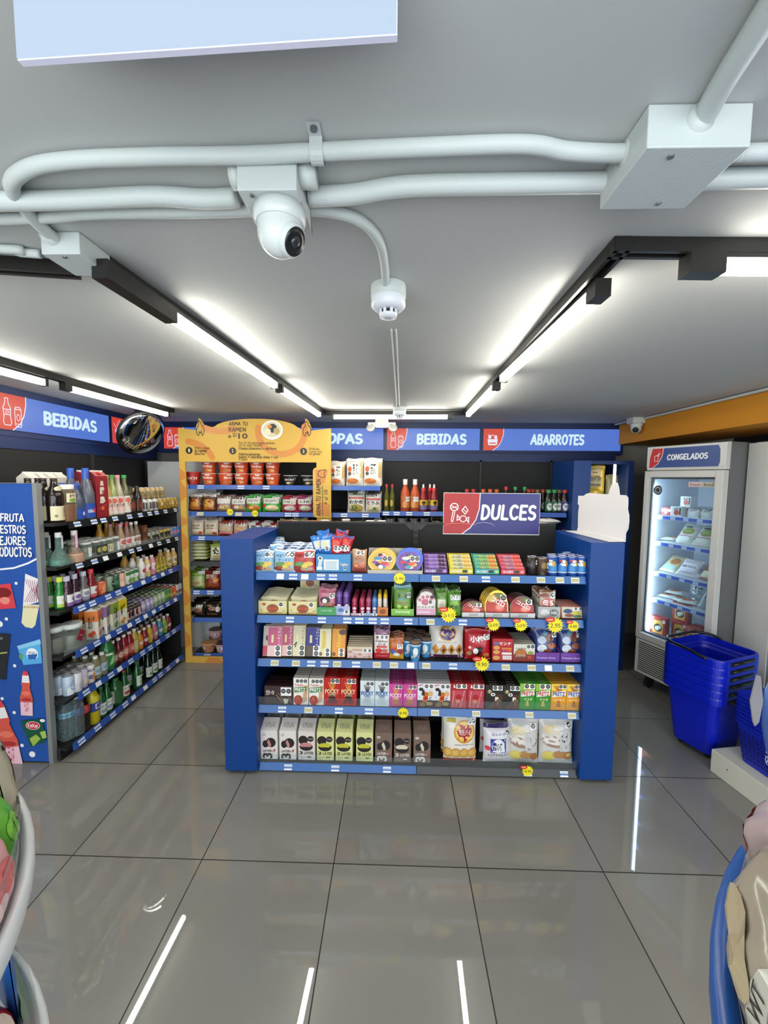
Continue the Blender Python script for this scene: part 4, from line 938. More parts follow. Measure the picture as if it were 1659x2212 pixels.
for px, cn in ((704, 'drinks-side'), (745, 'middle')):
    place(_tp[('dfe09c', 1)], (xof(px, .70, .2), .765 if px < 720 else .722, .0506+.2205), 0, 'pale yellow truffle carton lying on top of the %s yellow column' % cn, 'truffle cartons on the lowest island shelf') if 0 else None
def bagrow(spec, k, y0):
    for (p0, p1, yt, name, body, t, arts, desc, n, dy, cat, kw) in spec:
        x, w_, h, z = slot(p0, p1, k, yt, y0); pr_ = fbag(name, w_, h, t, body, arts, **kw)
        for i in range(n):
            place(pr_, (x+.004*(-1)**i*(i > 0), y0+t*.5+i*dy, z), .05*math.sin(3*i+p0), desc+(', at the front' if n > 1 and i == 0 else (', %s one back' % ORD[i] if n > 1 else '')), desc+'s on the island' if n > 1 else None, -.06, 0, cat)
bagrow([
 (958, 1030, 1552, 'biscuit_bag', 'e9e4da', .07, [('r', 0, .93, 1, 1, 'a03024'), ('r', 0, 0, 1, .07, 'a03024'), ('e', .62, .66, .33, .23, 'd9962a'), ('e', .62, .67, .29, .20, 'f0c878'), ('p', [(.38, .70), (.46, .82), (.62, .79), (.78, .83), (.86, .70), (.78, .55), (.62, .46), (.46, .55)], 'a82430'), ('t', '源氏パイ', .62, .66, .40, .12, 'f0e8e0', .01), ('t', 'GENJI FINEST PIE', .62, .40, .6, .035, '6a5a50', 0)]+[('e', .12+.25*i, .22, .15, .11, 'd9a24a') for i in range(4)]+[('e', .10+.25*i, .23, .10, .07, 'e2b868') for i in range(4)]+[('r', .06, .86, .36, .91, 'c8b030'), ('o', 2, .72, .82, .98, .94)], 'big white biscuit bag with red heart', 3, .075, 'snack bag', {}),
 (1045, 1103, 1572, 'cracker_bag', 'dedbe0', .07, [('r', 0, .90, 1, 1, '2c2460'), ('r', .22, .30, .84, .66, '2e3a9a'), ('e', .52, .48, .26, .18, 'e9ecf2'), ('p', [(.26, .32), (.8, .32), (.76, .5), (.3, .5)], 'e9ecf2'), ('t', '雪の宿', .52, .46, .32, .2, '1c1a22', .02), ('t', 'ほんのり', .52, .77, .5, .06, '5a64a8', .01), ('t', 'ミルクかりんとう', .52, .24, .8, .07, '2a2a34', .02), ('e', .12, .42, .10, .06, 'd84a5a'), ('e', .8, .1, .14, .05, 'e8e0ea'), ('o', 1, .78, .72, .98, .86)], 'white and navy milk cracker bag', 2, .08, 'snack bag', {'seed': 2}),
 (1098, 1165, 1556, 'cheese_snack_bag', 'cfcdca', .07, [('r', 0, .93, 1, 1, 'b9bcc0'), ('e', .3, .72, .24, .10, 'd8c89a'), ('e', .5, .60, .45, .16, 'd9cfc4'), ('e', .5, .50, .46, .14, 'a08274'), ('e', .5, .54, .40, .11, 'ded8d2'), ('e', .25, .20, .2, .10, 'd8c86a'), ('e', .58, .22, .22, .09, 'b98a5a'), ('e', .85, .18, .14, .08, 'a8764a'), ('r', .54, .28, .80, .7, 'c9c8c8'), ('t', 'チーズ', .67, .46, .28, .12, '4a4440', .01, 90), ('o', 1, .70, .76, .90, .88)], 'grey cheese snack bag with yellow price ticket', 2, .08, 'snack bag', {'seed': 4, 'rough': .15}),
 (1166, 1241, 1558, 'cheese_snack_bag', 'd2d0cd', .07, [('r', 0, .93, 1, 1, 'b9bcc0'), ('e', .3, .76, .24, .10, 'd8c89a'), ('e', .5, .64, .45, .16, 'd9cfc4'), ('e', .5, .52, .46, .13, 'a08274'), ('e', .5, .56, .40, .11, 'ded8d2'), ('e', .25, .20, .18, .11, 'd8c86a'), ('e', .58, .24, .22, .09, 'b98a5a'), ('e', .82, .22, .16, .09, 'a8764a'), ('r', .56, .32, .84, .76, 'c9c8c8'), ('t', 'チーズ', .70, .54, .2, .36, '4a4440', .01), ('e', .84, .24, .09, .05, 'c9b26a'), ('o', 1, .74, .80, .94, .92)], 'grey cheese snack bag beside the freezer-side post', 2, .08, 'snack bag', {'seed': 6, 'rough': .15}),
], 4, .60)
# ------------------------------------------------------------------ island, third shelf
def leanboxes(p0, p1, yt, body, arts, n, desc, k=2, lean=.22, dy=.017, d=.012, rough=.35, y=.60, cat='chocolate box'):
    x, w_, h, z = slot(p0, p1, k, yt, y); pr_ = fbox('chocolate_box', w_-.001, h, d, body, arts, rough=rough)
    column(pr_, x, y+.012, z+.002, n, dy, desc, 'its leaning stack', cat, desc+'s', rx=-lean, jit=.001)
AL = lambda bg, c1, c2: [('r', 0, 0, 1, .38, bg), ('p', [(0, .45), (1, .45), (1, .98), (0, .98)], c1), ('t', 'アルフォート', .76, .68, .22, .5, 'f6f0f2', .02, 0)] if 0 else [('r', .02, .36, .98, .98, c1), ('t', 'アルフォート', .80, .66, .60, .22, c2, .01, -90), ('r', .26, .46, .42, .72, 'e8dca0'), ('o', 2, .52, .02, .98, .36, 1)]
leanboxes(566, 585, 1358, 'd8d0c0', [('r', .02, .36, .98, .98, 'c9c2b0'), ('e', .5, .6, .2, .1, '2a2020'), ('r', 0, .02, 1, .34, 'c84a5a')], 3, 'narrow cream and red chocolate box')
leanboxes(576, 607, 1359, 'e8c6c0', AL('e6c0b0', 'c8527e', 'f6f0f2'), 6, 'pink chocolate box by the blue post', y=.592)
leanboxes(608, 630, 1358, 'e4bcb4', AL('e6c0b0', 'b8486e', 'f6f0f2'), 6, 'pink chocolate box beside the cream one')
leanboxes(631, 658, 1357, 'e2d8b2', AL('d8cfa0', 'd9d0ae', '4a4030')+[('s', [(.1, .36), (.3, .46), (.2, .3)], .03, '2a2018')], 6, 'cream vanilla chocolate box')
leanboxes(660, 690, 1360, '5a4638', AL('5a4638', '2b2a86', 'e8e6f0'), 6, 'dark blue chocolate box')
leanboxes(688, 714, 1364, 'e8dfb8', [('s', [(.3, .3), (.35, .9)], .10, 'e6cf6a'), ('t', 'Almond', .42, .6, .6, .3, 'd8b93a', .03, 90), ('e', .15, .1, .14, .07, '8a5a34'), ('o', 2, .5, .02, .95, .30, 1)], 6, 'pale cream almond chocolate box')
leanboxes(716, 745, 1364, 'e8961e', [('t', 'Almond', .5, .62, .6, .4, 'f0c03a', .03, 90), ('e', .8, .88, .3, .1, '5a3420'), ('e', .15, .1, .14, .07, '7a4a2a'), ('o', 2, .5, .02, .95, .30, 1)], 6, 'orange almond chocolate box')
x, w_, h, z = slot(750, 804, 2, 1398, .60); pb = fbox('chocolate_box', w_, h, .02, 'dccdb4', [('r', 0, 0, 1, .56, 'e0cfc4'), ('r', .2, .68, .6, .76, 'c87a84'), ('o', 2, .62, .52, .99, .80)]+[('e', .12+.19*(i % 5), .12+.22*(i//5), .08, .09, ['d8a8a8', 'c08a80', 'e6c8c0'][i % 3]) for i in range(11)])
column(pb, x, .615, z, 6, .024, 'low beige chocolate box with pink dots', 'its row', 'chocolate box', 'low beige chocolate boxes', dz=.003)
bagrow([
 (808, 841, 1362, 'chocolate_bag', 'e9e1dd', .02, [('r', 0, .82, 1, 1, '7a3a6a'), ('r', 0, 0, 1, .2, 'b8202c'), ('t', 'Caplico.', .5, .60, .84, .10, '241a1a', .01), ('t', 'あたま', .5, .50, .5, .07, '3a2a2a', .01), ('r', .15, .38, .85, .45, 'c83a30'), ('e', .3, .28, .24, .08, 'c83028'), ('e', .72, .28, .2, .07, 'b86a5a'), ('t', 'カプリコのあたま', .5, .10, .7, .04, 'f0e0e0', 0), ('e', .2, .74, .08, .05, '6a3a2a'), ('o', 2, .38, .68, .95, .80)], 'slim white and red chocolate bag', 5, .028, 'snack bag', {}),
 (841, 872, 1380, 'biscuit_box_bag', 'c06a20', .02, [('r', 0, .72, 1, 1, 'b05a1a'), ('r', .0, .0, 1, .32, 'c8962e'), ('e', .25, .36, .2, .14, '3a5aa8'), ('e', .74, .34, .22, .13, '8a2c2c'), ('e', .5, .22, .24, .08, 'e8e0d0'), ('p', [(.2, .42), (.4, .62), (.5, .4)], 'c83a2a'), ('o', 1, .55, .50, .95, .72)], 'small orange pictured biscuit bag', 6, .022, 'snack bag', {'seed': 3}),
 (930, 1003, 1352, 'biscuit_bag', 'dcd6d0', .075, [('r', 0, 0, 1, .12, '5a2a4a'), ('e', .5, .74, .28, .22, 'c89a3a'), ('e', .5, .74, .24, .18, '4a2a6a'), ('t', 'Premium', .5, .75, .34, .09, 'd8b8d0', .01), ('t', 'butter biscuits with chocolate', .5, .5, .6, .03, '8a8078', 0)]+[('p', [(.02+.24*i, .28), (.14+.24*i, .44), (.26+.24*i, .28), (.14+.24*i, .12)], ['c8883a', 'b87828'][i % 2]) for i in range(4)]+[('p', [(.09+.24*i, .28), (.14+.24*i, .35), (.19+.24*i, .28), (.14+.24*i, .21)], '3a2418') for i in (1, 2, 3)], 'big white biscuit bag with a purple and gold oval', 2, .08, 'snack bag', {'seed': 1, 'rough': .16}),
 (1005, 1060, 1363, 'candy_bag', 'b41c28', .045, [('r', 0, .0, 1, .05, '9a1620'), ('t', '小梅', .46, .70, .58, .22, 'f2eeee', .03), ('e', .46, .30, .2, .13, '181416'), ('e', .40, .30, .11, .10, 'efe9e6'), ('e', .60, .38, .10, .07, '241c1c'), ('e', .14, .22, .10, .07, 'a88a5a'), ('e', .82, .18, .13, .07, 'c87a3a'), ('e', .16, .42, .06, .04, 'e8c8c8'), ('o', 1, .72, .68, .97, .86)], 'red candy bag with white characters', 3, .05, 'candy bag', {'seed': 5}),
], 2, .60)
x, w_, h, z = slot(871, 896, 2, 1380, .62); cup = fcup('snack_cup', .0335, .026, h*.93, '3d86bc', [('e', .5, .55, .2, .26, 'e8eef2'), ('e', .42, .3, .12, .1, 'd8c8b8'), ('e', .2, .2, .1, .06, 'b8d8ea'), ('r', 0, .88, 1, .97, 'c9dcea'), ('e', .75, .25, .08, .06, 'd89a5a')], 'b89a86', '3f2f28')
for i, (px, yy, ds) in enumerate(((897, .60, 'front middle'), (880, .655, 'second, drinks-side'), (920, .65, 'second, bag-side'), (902, .69, 'middle of the third row'), (884, .725, 'third row, drinks-side'), (925, .72, 'third row, bag-side'), (908, .765, 'hindmost middle'), (888, .795, 'hindmost drinks-side'))):
    place(cup, (xof(px, yy, .70), yy, z), .3*math.sin(i*2.1), 'blue biscuit cup with brown lid, %s of the group' % ds, 'blue biscuit cups', cat='snack cup')
def boxcol(p0, p1, yt, k, d, body, arts, n, dy, desc, y=.60, cat='snack box', top=(), col='its row', name='snack_box', lean=0):
    x, w_, h, z = slot(p0, p1, k, yt, y); pr_ = fbox(name, w_-.002, h, d, body, arts, top); column(pr_, x, y+d/2, z, n, dy, desc, col, cat, desc+'s', rx=lean, jit=.001)
boxcol(1063, 1107, 1380, 2, .035, 'b8242c', [('t', 'マンナ', .62, .78, .6, .15, 'f4eeee', .03), ('r', .08, .72, .28, .84, '4a78b8'), ('e', .2, .60, .16, .09, 'd9a05a'), ('e', .2, .40, .17, .09, 'd9a05a'), ('e', .2, .15, .18, .10, 'd9a05a'), ('r', .45, .54, .95, .60, 'e08a2a'), ('e', .55, .49, .06, .04, '8a6ab0'), ('e', .70, .49, .06, .04, 'd85a6a'), ('e', .85, .49, .06, .04, 'e08a2a'), ('r', .46, .30, .95, .40, 'f0e6e4'), ('r', .50, .08, .95, .26, 'e8dcd8'), ('t', '1 5 3', .72, .17, .3, .08, '3a2a2a', 0)], 5, .038, 'red baby biscuit box')
boxcol(1109, 1155, 1392, 2, .024, 'dcd9cc', [('r', 0, .0, 1, .42, '8a2a24'), ('e', .34, .42, .30, .32, '7a3c20'), ('e', .34, .52, .28, .18, 'b8743a'), ('t', 'エブリバーガー', .34, .34, .5, .14, 'f2eee6', .02), ('t', 'everyburger', .4, .76, .6, .1, '3a6a2a', .01), ('e', .8, .5, .14, .1, '8a9a4a'), ('e', .75, .25, .1, .1, 'b84a3a'), ('o', 2, .60, .74, .98, .98)], 7, .027, 'low white and red burger biscuit box')
for p0, p1, ds in ((1156, 1209, 'drinks-side'), (1210, 1262, 'post-side')):
    x, w_, h, z = slot(p0, p1, 2, 1358, .60)
    tr = tray('display_carton', w_-.002, .16, .055, .11, '6a3a9a', [('t', 'Premium choco', .45, .45, .75, .22, 'd8c2ea', .01), ('r', .05, .75, .4, .82, '8a5ab8')])
    place(tr, (x, .68, z), 0, 'purple display carton of foil snack bags, the %s one' % ds, 'purple display cartons', cat='carton')
    fo = fbag('foil_bag', w_-.012, h*.92, .028, '2a3c7a', [('e', .3, .62, .2, .12, 'b8c8dc'), ('e', .66, .7, .2, .13, '7a4030'), ('e', .75, .45, .2, .1, 'a8603a'), ('e', .3, .35, .22, .14, 'd0d8e2'), ('e', .55, .25, .2, .1, '8a4a34'), ('e', .45, .84, .12, .07, '3a8aa0'), ('p', [(.5, .75), (.62, .95), (.7, .8)], '8a2c3a'), ('o', 1, .76, .72, .98, .92)], .14, seed=p0)
    for i in range(4): place(fo, (x, .632+i*.030, z+.003), 0, 'blue foil snack bag in the %s purple carton, %s one' % (ds, ORD[i]), 'blue foil snack bags', -.10, 0, cat='snack bag')
# ------------------------------------------------------------------ island, second shelf
for p0, p1, lid, ds in ((558, 620, 0, 'by the blue post'), (623, 685, 1, 'with its lid up')):
    x, w_, h, z = slot(p0, p1, 1, 1308, .60)
    hh = zof(1300, x, .60)-.943
    tr = tray('display_carton', w_-.003, .19, .076, .098, 'e0d6a0', [('r', .0, .0, 1, .16, 'd8c888'), ('e', .5, .42, .21, .34, '9a5030'), ('e', .5, .42, .06, .09, 'c04a30'), ('e', .37, .42, .055, .08, 'c8603a'), ('e', .63, .42, .055, .08, 'c8603a'), ('e', .2, .75, .07, .1, 'b84a3a'), ('t', 'wafer choco', .55, .1, .6, .1, 'a8402a', .01), ('o', 1, .72, .55, .88, .9), ('e', .9, .25, .05, .08, 'd8b860'), ('e', .1, .3, .05, .08, 'd8b860')])
    place(tr, (x, .695, z), 0, 'cream display carton of wafer packs %s' % ds, 'cream display cartons', cat='carton')
    wf = fbag('wafer_pack', w_-.012, .088, .012, 'dcd2a8', [('r', .05, .4, .95, .9, 'e6ddba'), ('e', .5, .6, .2, .2, 'b07a4a')], .3, seed=p0)
    for i in range(8): place(wf, (x, .615+i*.0205, z+.006+.0022*i), 0, 'cream wafer pack %s, %s one in the carton' % (ds, ORD[i]), 'cream wafer packs', -.30, 0, cat='snack pack')
    if lid:
        l = MB().box(-.06, 0, 0, .06, .003, .07, mat('cfc79a', .5)); art(l, [('e', .5, .55, .22, .33, '8a4a30'), ('e', .2, .3, .1, .14, 'd8b860'), ('t', 'choco', .78, .35, .2, .14, '3a3a2a', .01)], lambda u, v, o: ((u-.5)*.12, -o, v*.07), .12, .07)
        o = l.build('carton_header', tr); o.location = (.004, .0925, .098)
def tubes(px_list, yt, k, y0, r, col, cap, dsc, nrow, tr_=None, grp=''):
    z = IZ[k]; 
    for j, px in enumerate(px_list):
        x = xof(px, y0, z); h = zof(yt, x, y0)-z-.006
        key = ('tube', col, r)
        if key not in _p:
            m = MB(); m.lathe([(r*.8, 0), (r, .006), (r, h*.28), (r*.86, h*.32), (r, h*.38), (r, h*.74), (r*.5, h*.9)], mat(col, .22), 14)
            m.lathe([(r*.93, h*.72), (r*.95, h*.80), (r*.75, h*.95), (r*.2, h)], mat(cap, .25), 14)
            art(m, [('e', .5, .5, .3, .12, 'e0d0d8'), ('e', .5, .22, .26, .09, 'd8b0a8'), ('p', [(.3, .1), (.7, .12), (.65, .3), (.4, .26)], 'c9c0d8')], lambda u, v, o: ((r+o)*math.sin((u-.5)*2.4), -(r+o)*math.cos((u-.5)*2.4), h*.72*v), 2.4*r, h*.7, .0006, .0003, 5)
            _p[key] = m.build('candy_tube')
        for i in range(nrow): place(_p[key], (x, y0+i*(2*r+.002), z+.006), .4*math.sin(i+j), '%s, column %s the post side, %s one' % (dsc, ['nearest', 'second from', 'third from'][j], ORD[i]), grp or dsc+'s', cat='candy tube')
bagrow([(687, 725, 1273, 'candy_bag', 'c9788a', .03, [('r', 0, .84, 1, 1, 'b05a70'), ('e', .4, .55, .3, .14, '2a2230'), ('e', .36, .52, .14, .09, 'e8e0dc'), ('e', .62, .36, .3, .1, '9a5a3a'), ('e', .3, .25, .2, .09, '4a88a8'), ('p', [(.1, .1), (.9, .1), (.9, .24), (.1, .2)], 'c84a3a'), ('o', 1, .66, .62, .95, .82)], 'pink candy bag in a green carton', 4, .032, 'candy bag', {})], 1, .606)
x, w_, h, z = slot(685, 720, 1, 1315, .60); place(tray('display_carton', w_+.016, .14, .048, .06, '4a9a60', [('t', 'candy', .5, .6, .6, .3, 'b8d8b8', .01)]), (x+.01, .656, z-.0001), 0, 'green display carton around the pink candy bags', cat='carton')
tubes([733, 748], 1276, 1, .615, .019, '5a3a86', '7a5aa8', 'purple candy tube', 6)
x, w_, h, z = slot(722, 756, 1, 1310, .592); place(fbox('display_card', w_, h, .004, 'b8b0dc', [('e', .42, .55, .34, .42, '9ab8dc'), ('e', .42, .6, .2, .22, '5a78b0'), ('r', .5, .0, 1, .3, 'd8d0e8'), ('o', 1, .62, .2, .95, .6)]), (x, .592, z), 0, 'lilac display card in front of the purple candy tubes', cat='display card')
tubes([766, 782], 1290, 1, .615, .0165, '9a2440', 'b04058', 'crimson candy tube', 6)
tubes([796, 0][:1], 1290, 1, .615, .0165, '983050', 'b85a78', 'pink-crimson candy tube', 6)
tubes([809], 1290, 1, .615, .0155, '3a6aa8', '5a90c8', 'blue candy tube', 6)
for p0, p1, c, ds in ((758, 786, 'dcb8cc', 'pink'), (786, 815, 'a8c4e0', 'pale blue')):
    x, w_, h, z = slot(p0, p1, 1, 1325, .592); place(fbox('display_card', w_-.001, h, .003, c, [('o', 1, .66, .05, .98, .95), ('t', 'juice', .34, .5, .5, .4, '8a5a8a' if ds == 'pink' else '4a6a9a', .01)]), (x, .5925, z), 0, '%s display card in front of the small candy tubes' % ds, 'small display cards', cat='display card')
tubes([820, 832], 1281, 1, .618, .0125, 'd8cfc4', 'd9b02a', 'yellow-capped candy tube', 4)
x, w_, h, z = slot(815, 838, 1, 1316, .597); place(tray('display_carton', w_, .12, .05, .05, 'd07a3a', [('e', .5, .5, .3, .3, '8a4a20')]), (x, .655, z-.0001), 0, 'orange display carton around the yellow-capped candy tubes', cat='carton')
x, w_, h, z = slot(845, 894, 1, 1320, .60); place(tray('display_carton', w_, .16, .04, .13, '7ab84a', [('t', 'gummy', .5, .5, .7, .45, 'd8ecb8', .03), ('r', 0, .9, 1, 1, '9ad06a')]), (x, .68, z), 0, 'light green display carton holding green gummy bags', cat='carton')
gb = fbag('gummy_bag', .10, .165, .024, '6a9a3a', [('r', 0, .88, 1, 1, '7aa8b0'), ('p', [(.1, .5), (.9, .5), (.85, .8), (.15, .8)], '5a8a34'), ('e', .3, .64, .1, .07, '2a4a1c'), ('e', .7, .64, .1, .07, '2a4a1c'), ('t', 'かりにくん', .5, .4, .8, .09, 'b83a4a', .02), ('t', 'gummy', .5, .52, .5, .06, '4aa0c8', .02), ('e', .3, .25, .12, .08, 'b8d85a'), ('e', .7, .22, .12, .08, 'd8e07a'), ('o', 1, .78, .58, .99, .76)], seed=8)
for i in range(5): place(gb, (x, .632+i*.027, z+.003), 0, 'green gummy bag in the light green carton, %s one' % ORD[i], 'green gummy bags', -.08, 0, cat='candy bag')
m = MB()
x, w_, h, z = slot(899, 942, 1, 1274, .60)
ol = [(-.5, 0), (.5, 0), (.52, .6), (.44, .72), (.36, .80), (.3, .92), (.1, .985), (-.1, .985), (-.3, .92), (-.36, .80), (-.44, .72), (-.52, .6)]
m.prism([(a*w_, b*h) for a, b in ol], -.004, .004, mat('5a4038', .4))
art(m, [('p', [(.5+a*.9, .03+b*.88) for a, b in ol], 'e4dedc'), ('p', [(.02, .02), (.98, .02), (.98, .26), (.02, .26)], 'd8a0bc'), ('e', .46, .50, .20, .12, 'c8687e'), ('e', .18, .58, .08, .06, 'c8687e'), ('e', .34, .68, .085, .065, 'c8687e'), ('e', .56, .70, .085, .065, 'c8687e'), ('e', .76, .62, .08, .06, 'c8687e'), ('t', 'にゃんぐみ', .5, .32, .8, .07, '2a2226', .02), ('r', .1, .1, .7, .16, 'ead0dc'), ('e', .82, .70, .14, .06, '3a3036'), ('o', 1, .60, .42, .82, .58)], lambda u, v, o: ((u-.5)*w_, -.004-o, v*h), w_, h)
pawb = m.build('paw_candy_pack')
for i in range(3): place(pawb, (x+.006*i, .612+i*.022, z+.001), 0, 'white candy pack with a pink paw, %s one' % ORD[i], 'pink paw candy packs', -.06, 0, cat='candy pack')
bagrow([(941, 967, 1272, 'nori_snack_bag', '5c8a34', .03, [('r', 0, .86, 1, 1, '2c4a1c'), ('r', .15, .3, .85, .6, 'd8d8c8'), ('e', .5, .2, .3, .12, '7ab04a')], 'narrow green snack bag by the paw packs', 4, .034, 'snack bag', {'seed': 2, 'rough': .14}),
        (967, 996, 1276, 'nori_snack_bag', '5f9436', .03, [('r', 0, .86, 1, 1, '3a5a1e'), ('e', .5, .48, .4, .1, '8ab84a'), ('t', '枝豆', .5, .36, .5, .14, '1c3010', .02), ('e', .4, .18, .25, .1, '9ac85a'), ('o', 2, .2, .62, .98, .80)], 'narrow green snack bag beside the dark berry packs', 4, .034, 'snack bag', {'seed': 3, 'rough': .14})], 1, .605)
def koro(p0, p1, yt, gold, n, ds):
    x, w_, h, z = slot(p0, p1, 1, yt, .60); W_ = w_-.004
    o1 = [(-.5, .0), (.5, .0), (.5, .45), (.46, .62), (.38, .85), (.24, .96), (.05, 1), (-.1, .98), (-.25, .9), (-.4, .75), (-.5, .5)]
    m = MB(); m.prism([(a*W_, b*h) for a, b in o1], -.006, .006, mat('c0a03a' if gold else '5a3030', .2, .6 if gold else 0))
    art(m, [('p', [(.5+a*.93, .02+b*.88) for a, b in o1], 'b4302c'), ('e', .3, .68, .22, .16, 'a02828' if not gold else 'd8b85a'), ('e', .62, .8, .2, .1, '6a7a34'), ('e', .3, .3, .2, .16, 'c04030'), ('e', .62, .32, .22, .18, 'd85a4a'), ('e', .62, .34, .14, .11, 'e89a8a'), ('t', 'コロロ', .56, .54, .62, .17, 'f6f0f0', .03, -28), ('o', 1, .66, .56, .92, .82)], lambda u, v, o: ((u-.5)*W_, -.006-o, v*h), W_, h)
    pk_ = m.build('berry_candy_pack')
    for i in range(n): place(pk_, (x-.004*i, .622+i*.019, z+.004+.0*i), 0, 'round-topped %s berry candy pack %s, %s one' % ('gold and red' if gold else 'dark red', ds, ORD[i]), 'round-topped berry candy packs', -.12, 0, cat='candy pack')
    place(tray('display_carton', w_-.001, .13, .026, .026, 'd4d6d8', [('t', 'コロロ', .5, .5, .4, .5, '3a3a3e', .02)]), (x, .665, z-.0003), 0, 'low white carton under the berry candy packs %s' % ds, 'low white cartons', cat='carton')
koro(998, 1046, 1302, 0, 3, 'beside the green bags'); koro(1048, 1100, 1280, 1, 5, 'in the middle'); koro(1102, 1156, 1292, 0, 5, 'beside the grey carton')
x, w_, h, z = slot(1162, 1210, 1, 1312, .60); place(tray('display_carton', w_, .15, .066, .08, 'b4b6b8', [('e', .3, .5, .2, .3, 'd8d8da'), ('e', .7, .5, .2, .3, '6a6c70'), ('t', 'choco balls', .5, .5, .7, .3, 'e8e8ea', .02)]), (x, .675, z), 0, 'grey carton of sweets with a red-lettered pack on it', cat='carton')
cb = fbag('candy_bag', .094, .125, .02, 'bcae9c', [('r', 0, .9, 1, 1, '8a5a3a'), ('t', 'C5', .5, .42, .7, .3, 'f4f2f0', .05), ('e', .5, .42, .42, .22, 'b83a2a'), ('t', 'ミ5', .5, .42, .66, .28, 'f4f2f0', .04), ('e', .3, .75, .3, .1, '8a4a30'), ('e', .55, .15, .3, .1, 'c87a4a'), ('o', 1, .66, .62, .97, .94)], .15)
for i in range(5): place(cb, (x-.002*i, .63+i*.026, z+.006+.004*i+(.022 if i == 0 else 0)), 0, 'shiny candy bag in the grey carton, %s one' % ORD[i], 'shiny candy bags in the grey carton', -.1, 0, cat='candy bag')
boxcol(1212, 1262, 1312, 1, .010, 'b8402a', [('r', .04, .04, .96, .96, 'c9c4ae'), ('e', .3, .6, .2, .2, '2a3a6a'), ('e', .66, .4, .2, .2, 'c8b83a'), ('e', .35, .25, .2, .14, '8a3a2a'), ('e', .7, .18, .2, .12, '3a6a4a'), ('o', 2, .54, .66, .98, .94)], 9, .018, 'pictured card pack with an orange edge', y=.60, cat='card pack', col='its leaning row', name='card_pack', lean=-.2)
# ------------------------------------------------------------------ island, top shelf
BB = lambda bg, s: [('r', 0, .93, 1, 1, 'd8dce4'), ('t', 'ベビー', .34, .74, .5, .15, '20242c', .02), ('t', 'ラーメン', .5, .55, .6, .13, '2c3a54' if s else 'b03030', .02), ('e', .35, .36, .3, .11, '5a8a4a'), ('e', .72, .38, .22, .10, 'd8b040'), ('e', .3, .18, .3, .11, '8a3a28'), ('e', .65, .15, .28, .1, 'b8a08a'), ('e', .55, .27, .14, .07, 'd8c83a'), ('o', 2, .54, .66, .98, .90)]
z = IZ[0]+.0006
for (p0, p1, yt, y, body, rz, ds, s) in ((551, 592, 1190, .585, '88b4d8', .06, 'pale blue noodle snack bag by the blue post', 1), (582, 612, 1178, .612, '7fb0d8', -.05, 'pale blue noodle snack bag tucked behind the front ones', 1), (592, 638, 1190, .583, '8fbade', .0, 'pale blue noodle snack bag in the middle of the front', 1), (631, 681, 1190, .588, 'b83a38', .03, 'red noodle snack bag beside the blue carton', 0)):
    x = (xof(p0, y, z)+xof(p1, y, z))/2; w_ = xof(p1, y, z)-xof(p0, y, z); h = (zof(yt, x, y)-z)*1.04
    place(fbag('noodle_snack_bag', w_, h, .028, body, BB(body, s), seed=p0), (x, y, z), rz, ds, None, -.14, 0, 'snack bag')
nb = fbag('noodle_snack_bag', .12, .115, .026, '1f3f7c', [('r', 0, .9, 1, 1, 'c8d4e6'), ('t', 'ベビー', .4, .6, .6, .2, 'c8d8ea', .02), ('p', [(.1, .7), (.4, .8), (.3, .9)], 'b8c8e0'), ('p', [(.6, .72), (.9, .84), (.8, .9)], 'd0dcec')], seed=4)
for c_, px in enumerate((582, 622, 660)):
    for i in range(5): place(nb, (xof(px, .7, z)+.004*i, .642+i*.046, z+.002+.014*i*(1-.1*i)), .05*math.sin(i+c_*2), 'dark blue noodle snack bag, %s pile, %s one back' % (['post-side', 'middle', 'carton-side'][c_], ORD[i]), 'dark blue noodle snack bags', -.72, 0, 'snack bag')
place(fbag('noodle_snack_bag', .1, .1, .02, '6aa0cc', BB('', 1)[1:3]+[('o', 2, .5, .6, .98, .9)], seed=9), (xof(600, .88, z+.06), .92, z+.085), .5, 'loose blue noodle snack bag lying on top of the pile', None, -1.0, 0, 'snack bag')
x, w_, h, z = slot(683, 757, 0, 1198, .60); z = IZ[0]+.0006
bx = fbox('sweets_carton', w_, h, .12, '3a8cc8', [('r', .22, .12, .66, .72, 'dde6ec'), ('r', .28, .55, .6, .58, '7a8a9a'), ('r', .28, .44, .6, .47, '7a8a9a'), ('r', .28, .33, .6, .36, '7a8a9a'), ('r', .28, .22, .6, .25, '7a8a9a'), ('p', [(.04, .2), (.14, .2), (.2, .75), (.1, .85)], 'd8d8d4'), ('e', .12, .78, .07, .12, 'e8e8e4'), ('e', .12, .78, .04, .07, '5a5048'), ('r', .02, .12, .18, .3, 'e8eef2'), ('t', 'Caplico', .82, .42, .25, .26, '1d4c86', .05), ('t', 'Caplico', .82, .43, .23, .22, 'f4f4f4', .02), ('o', 1, .80, .14, .88, .32), ('t', 'brand', .85, .8, .14, .06, '6ab0dc', 0)], [('r', .05, .1, .95, .9, '2a6aa0')])
place(bx, (x, .66, z), 0, 'blue carton of ice-cream-cone sweets with wrapped cones standing in it', cat='carton')
cone_b = [fbag('wrapped_cone', .075, .115, .045, c, a, .2, seed=i) for i, (c, a) in enumerate((('2a72c4', [('r', .1, .3, .9, .75, 'c8dcee'), ('e', .5, .55, .25, .15, 'e0d8a8'), ('o', 1, .45, .2, .8, .42)]), ('c02a30', [('e', .4, .6, .3, .2, 'd85a50'), ('e', .55, .3, .26, .14, 'e8d8d8'), ('r', .1, .86, .9, 1, '2a62b0'), ('o', 2, .25, .25, .95, .5)])))]
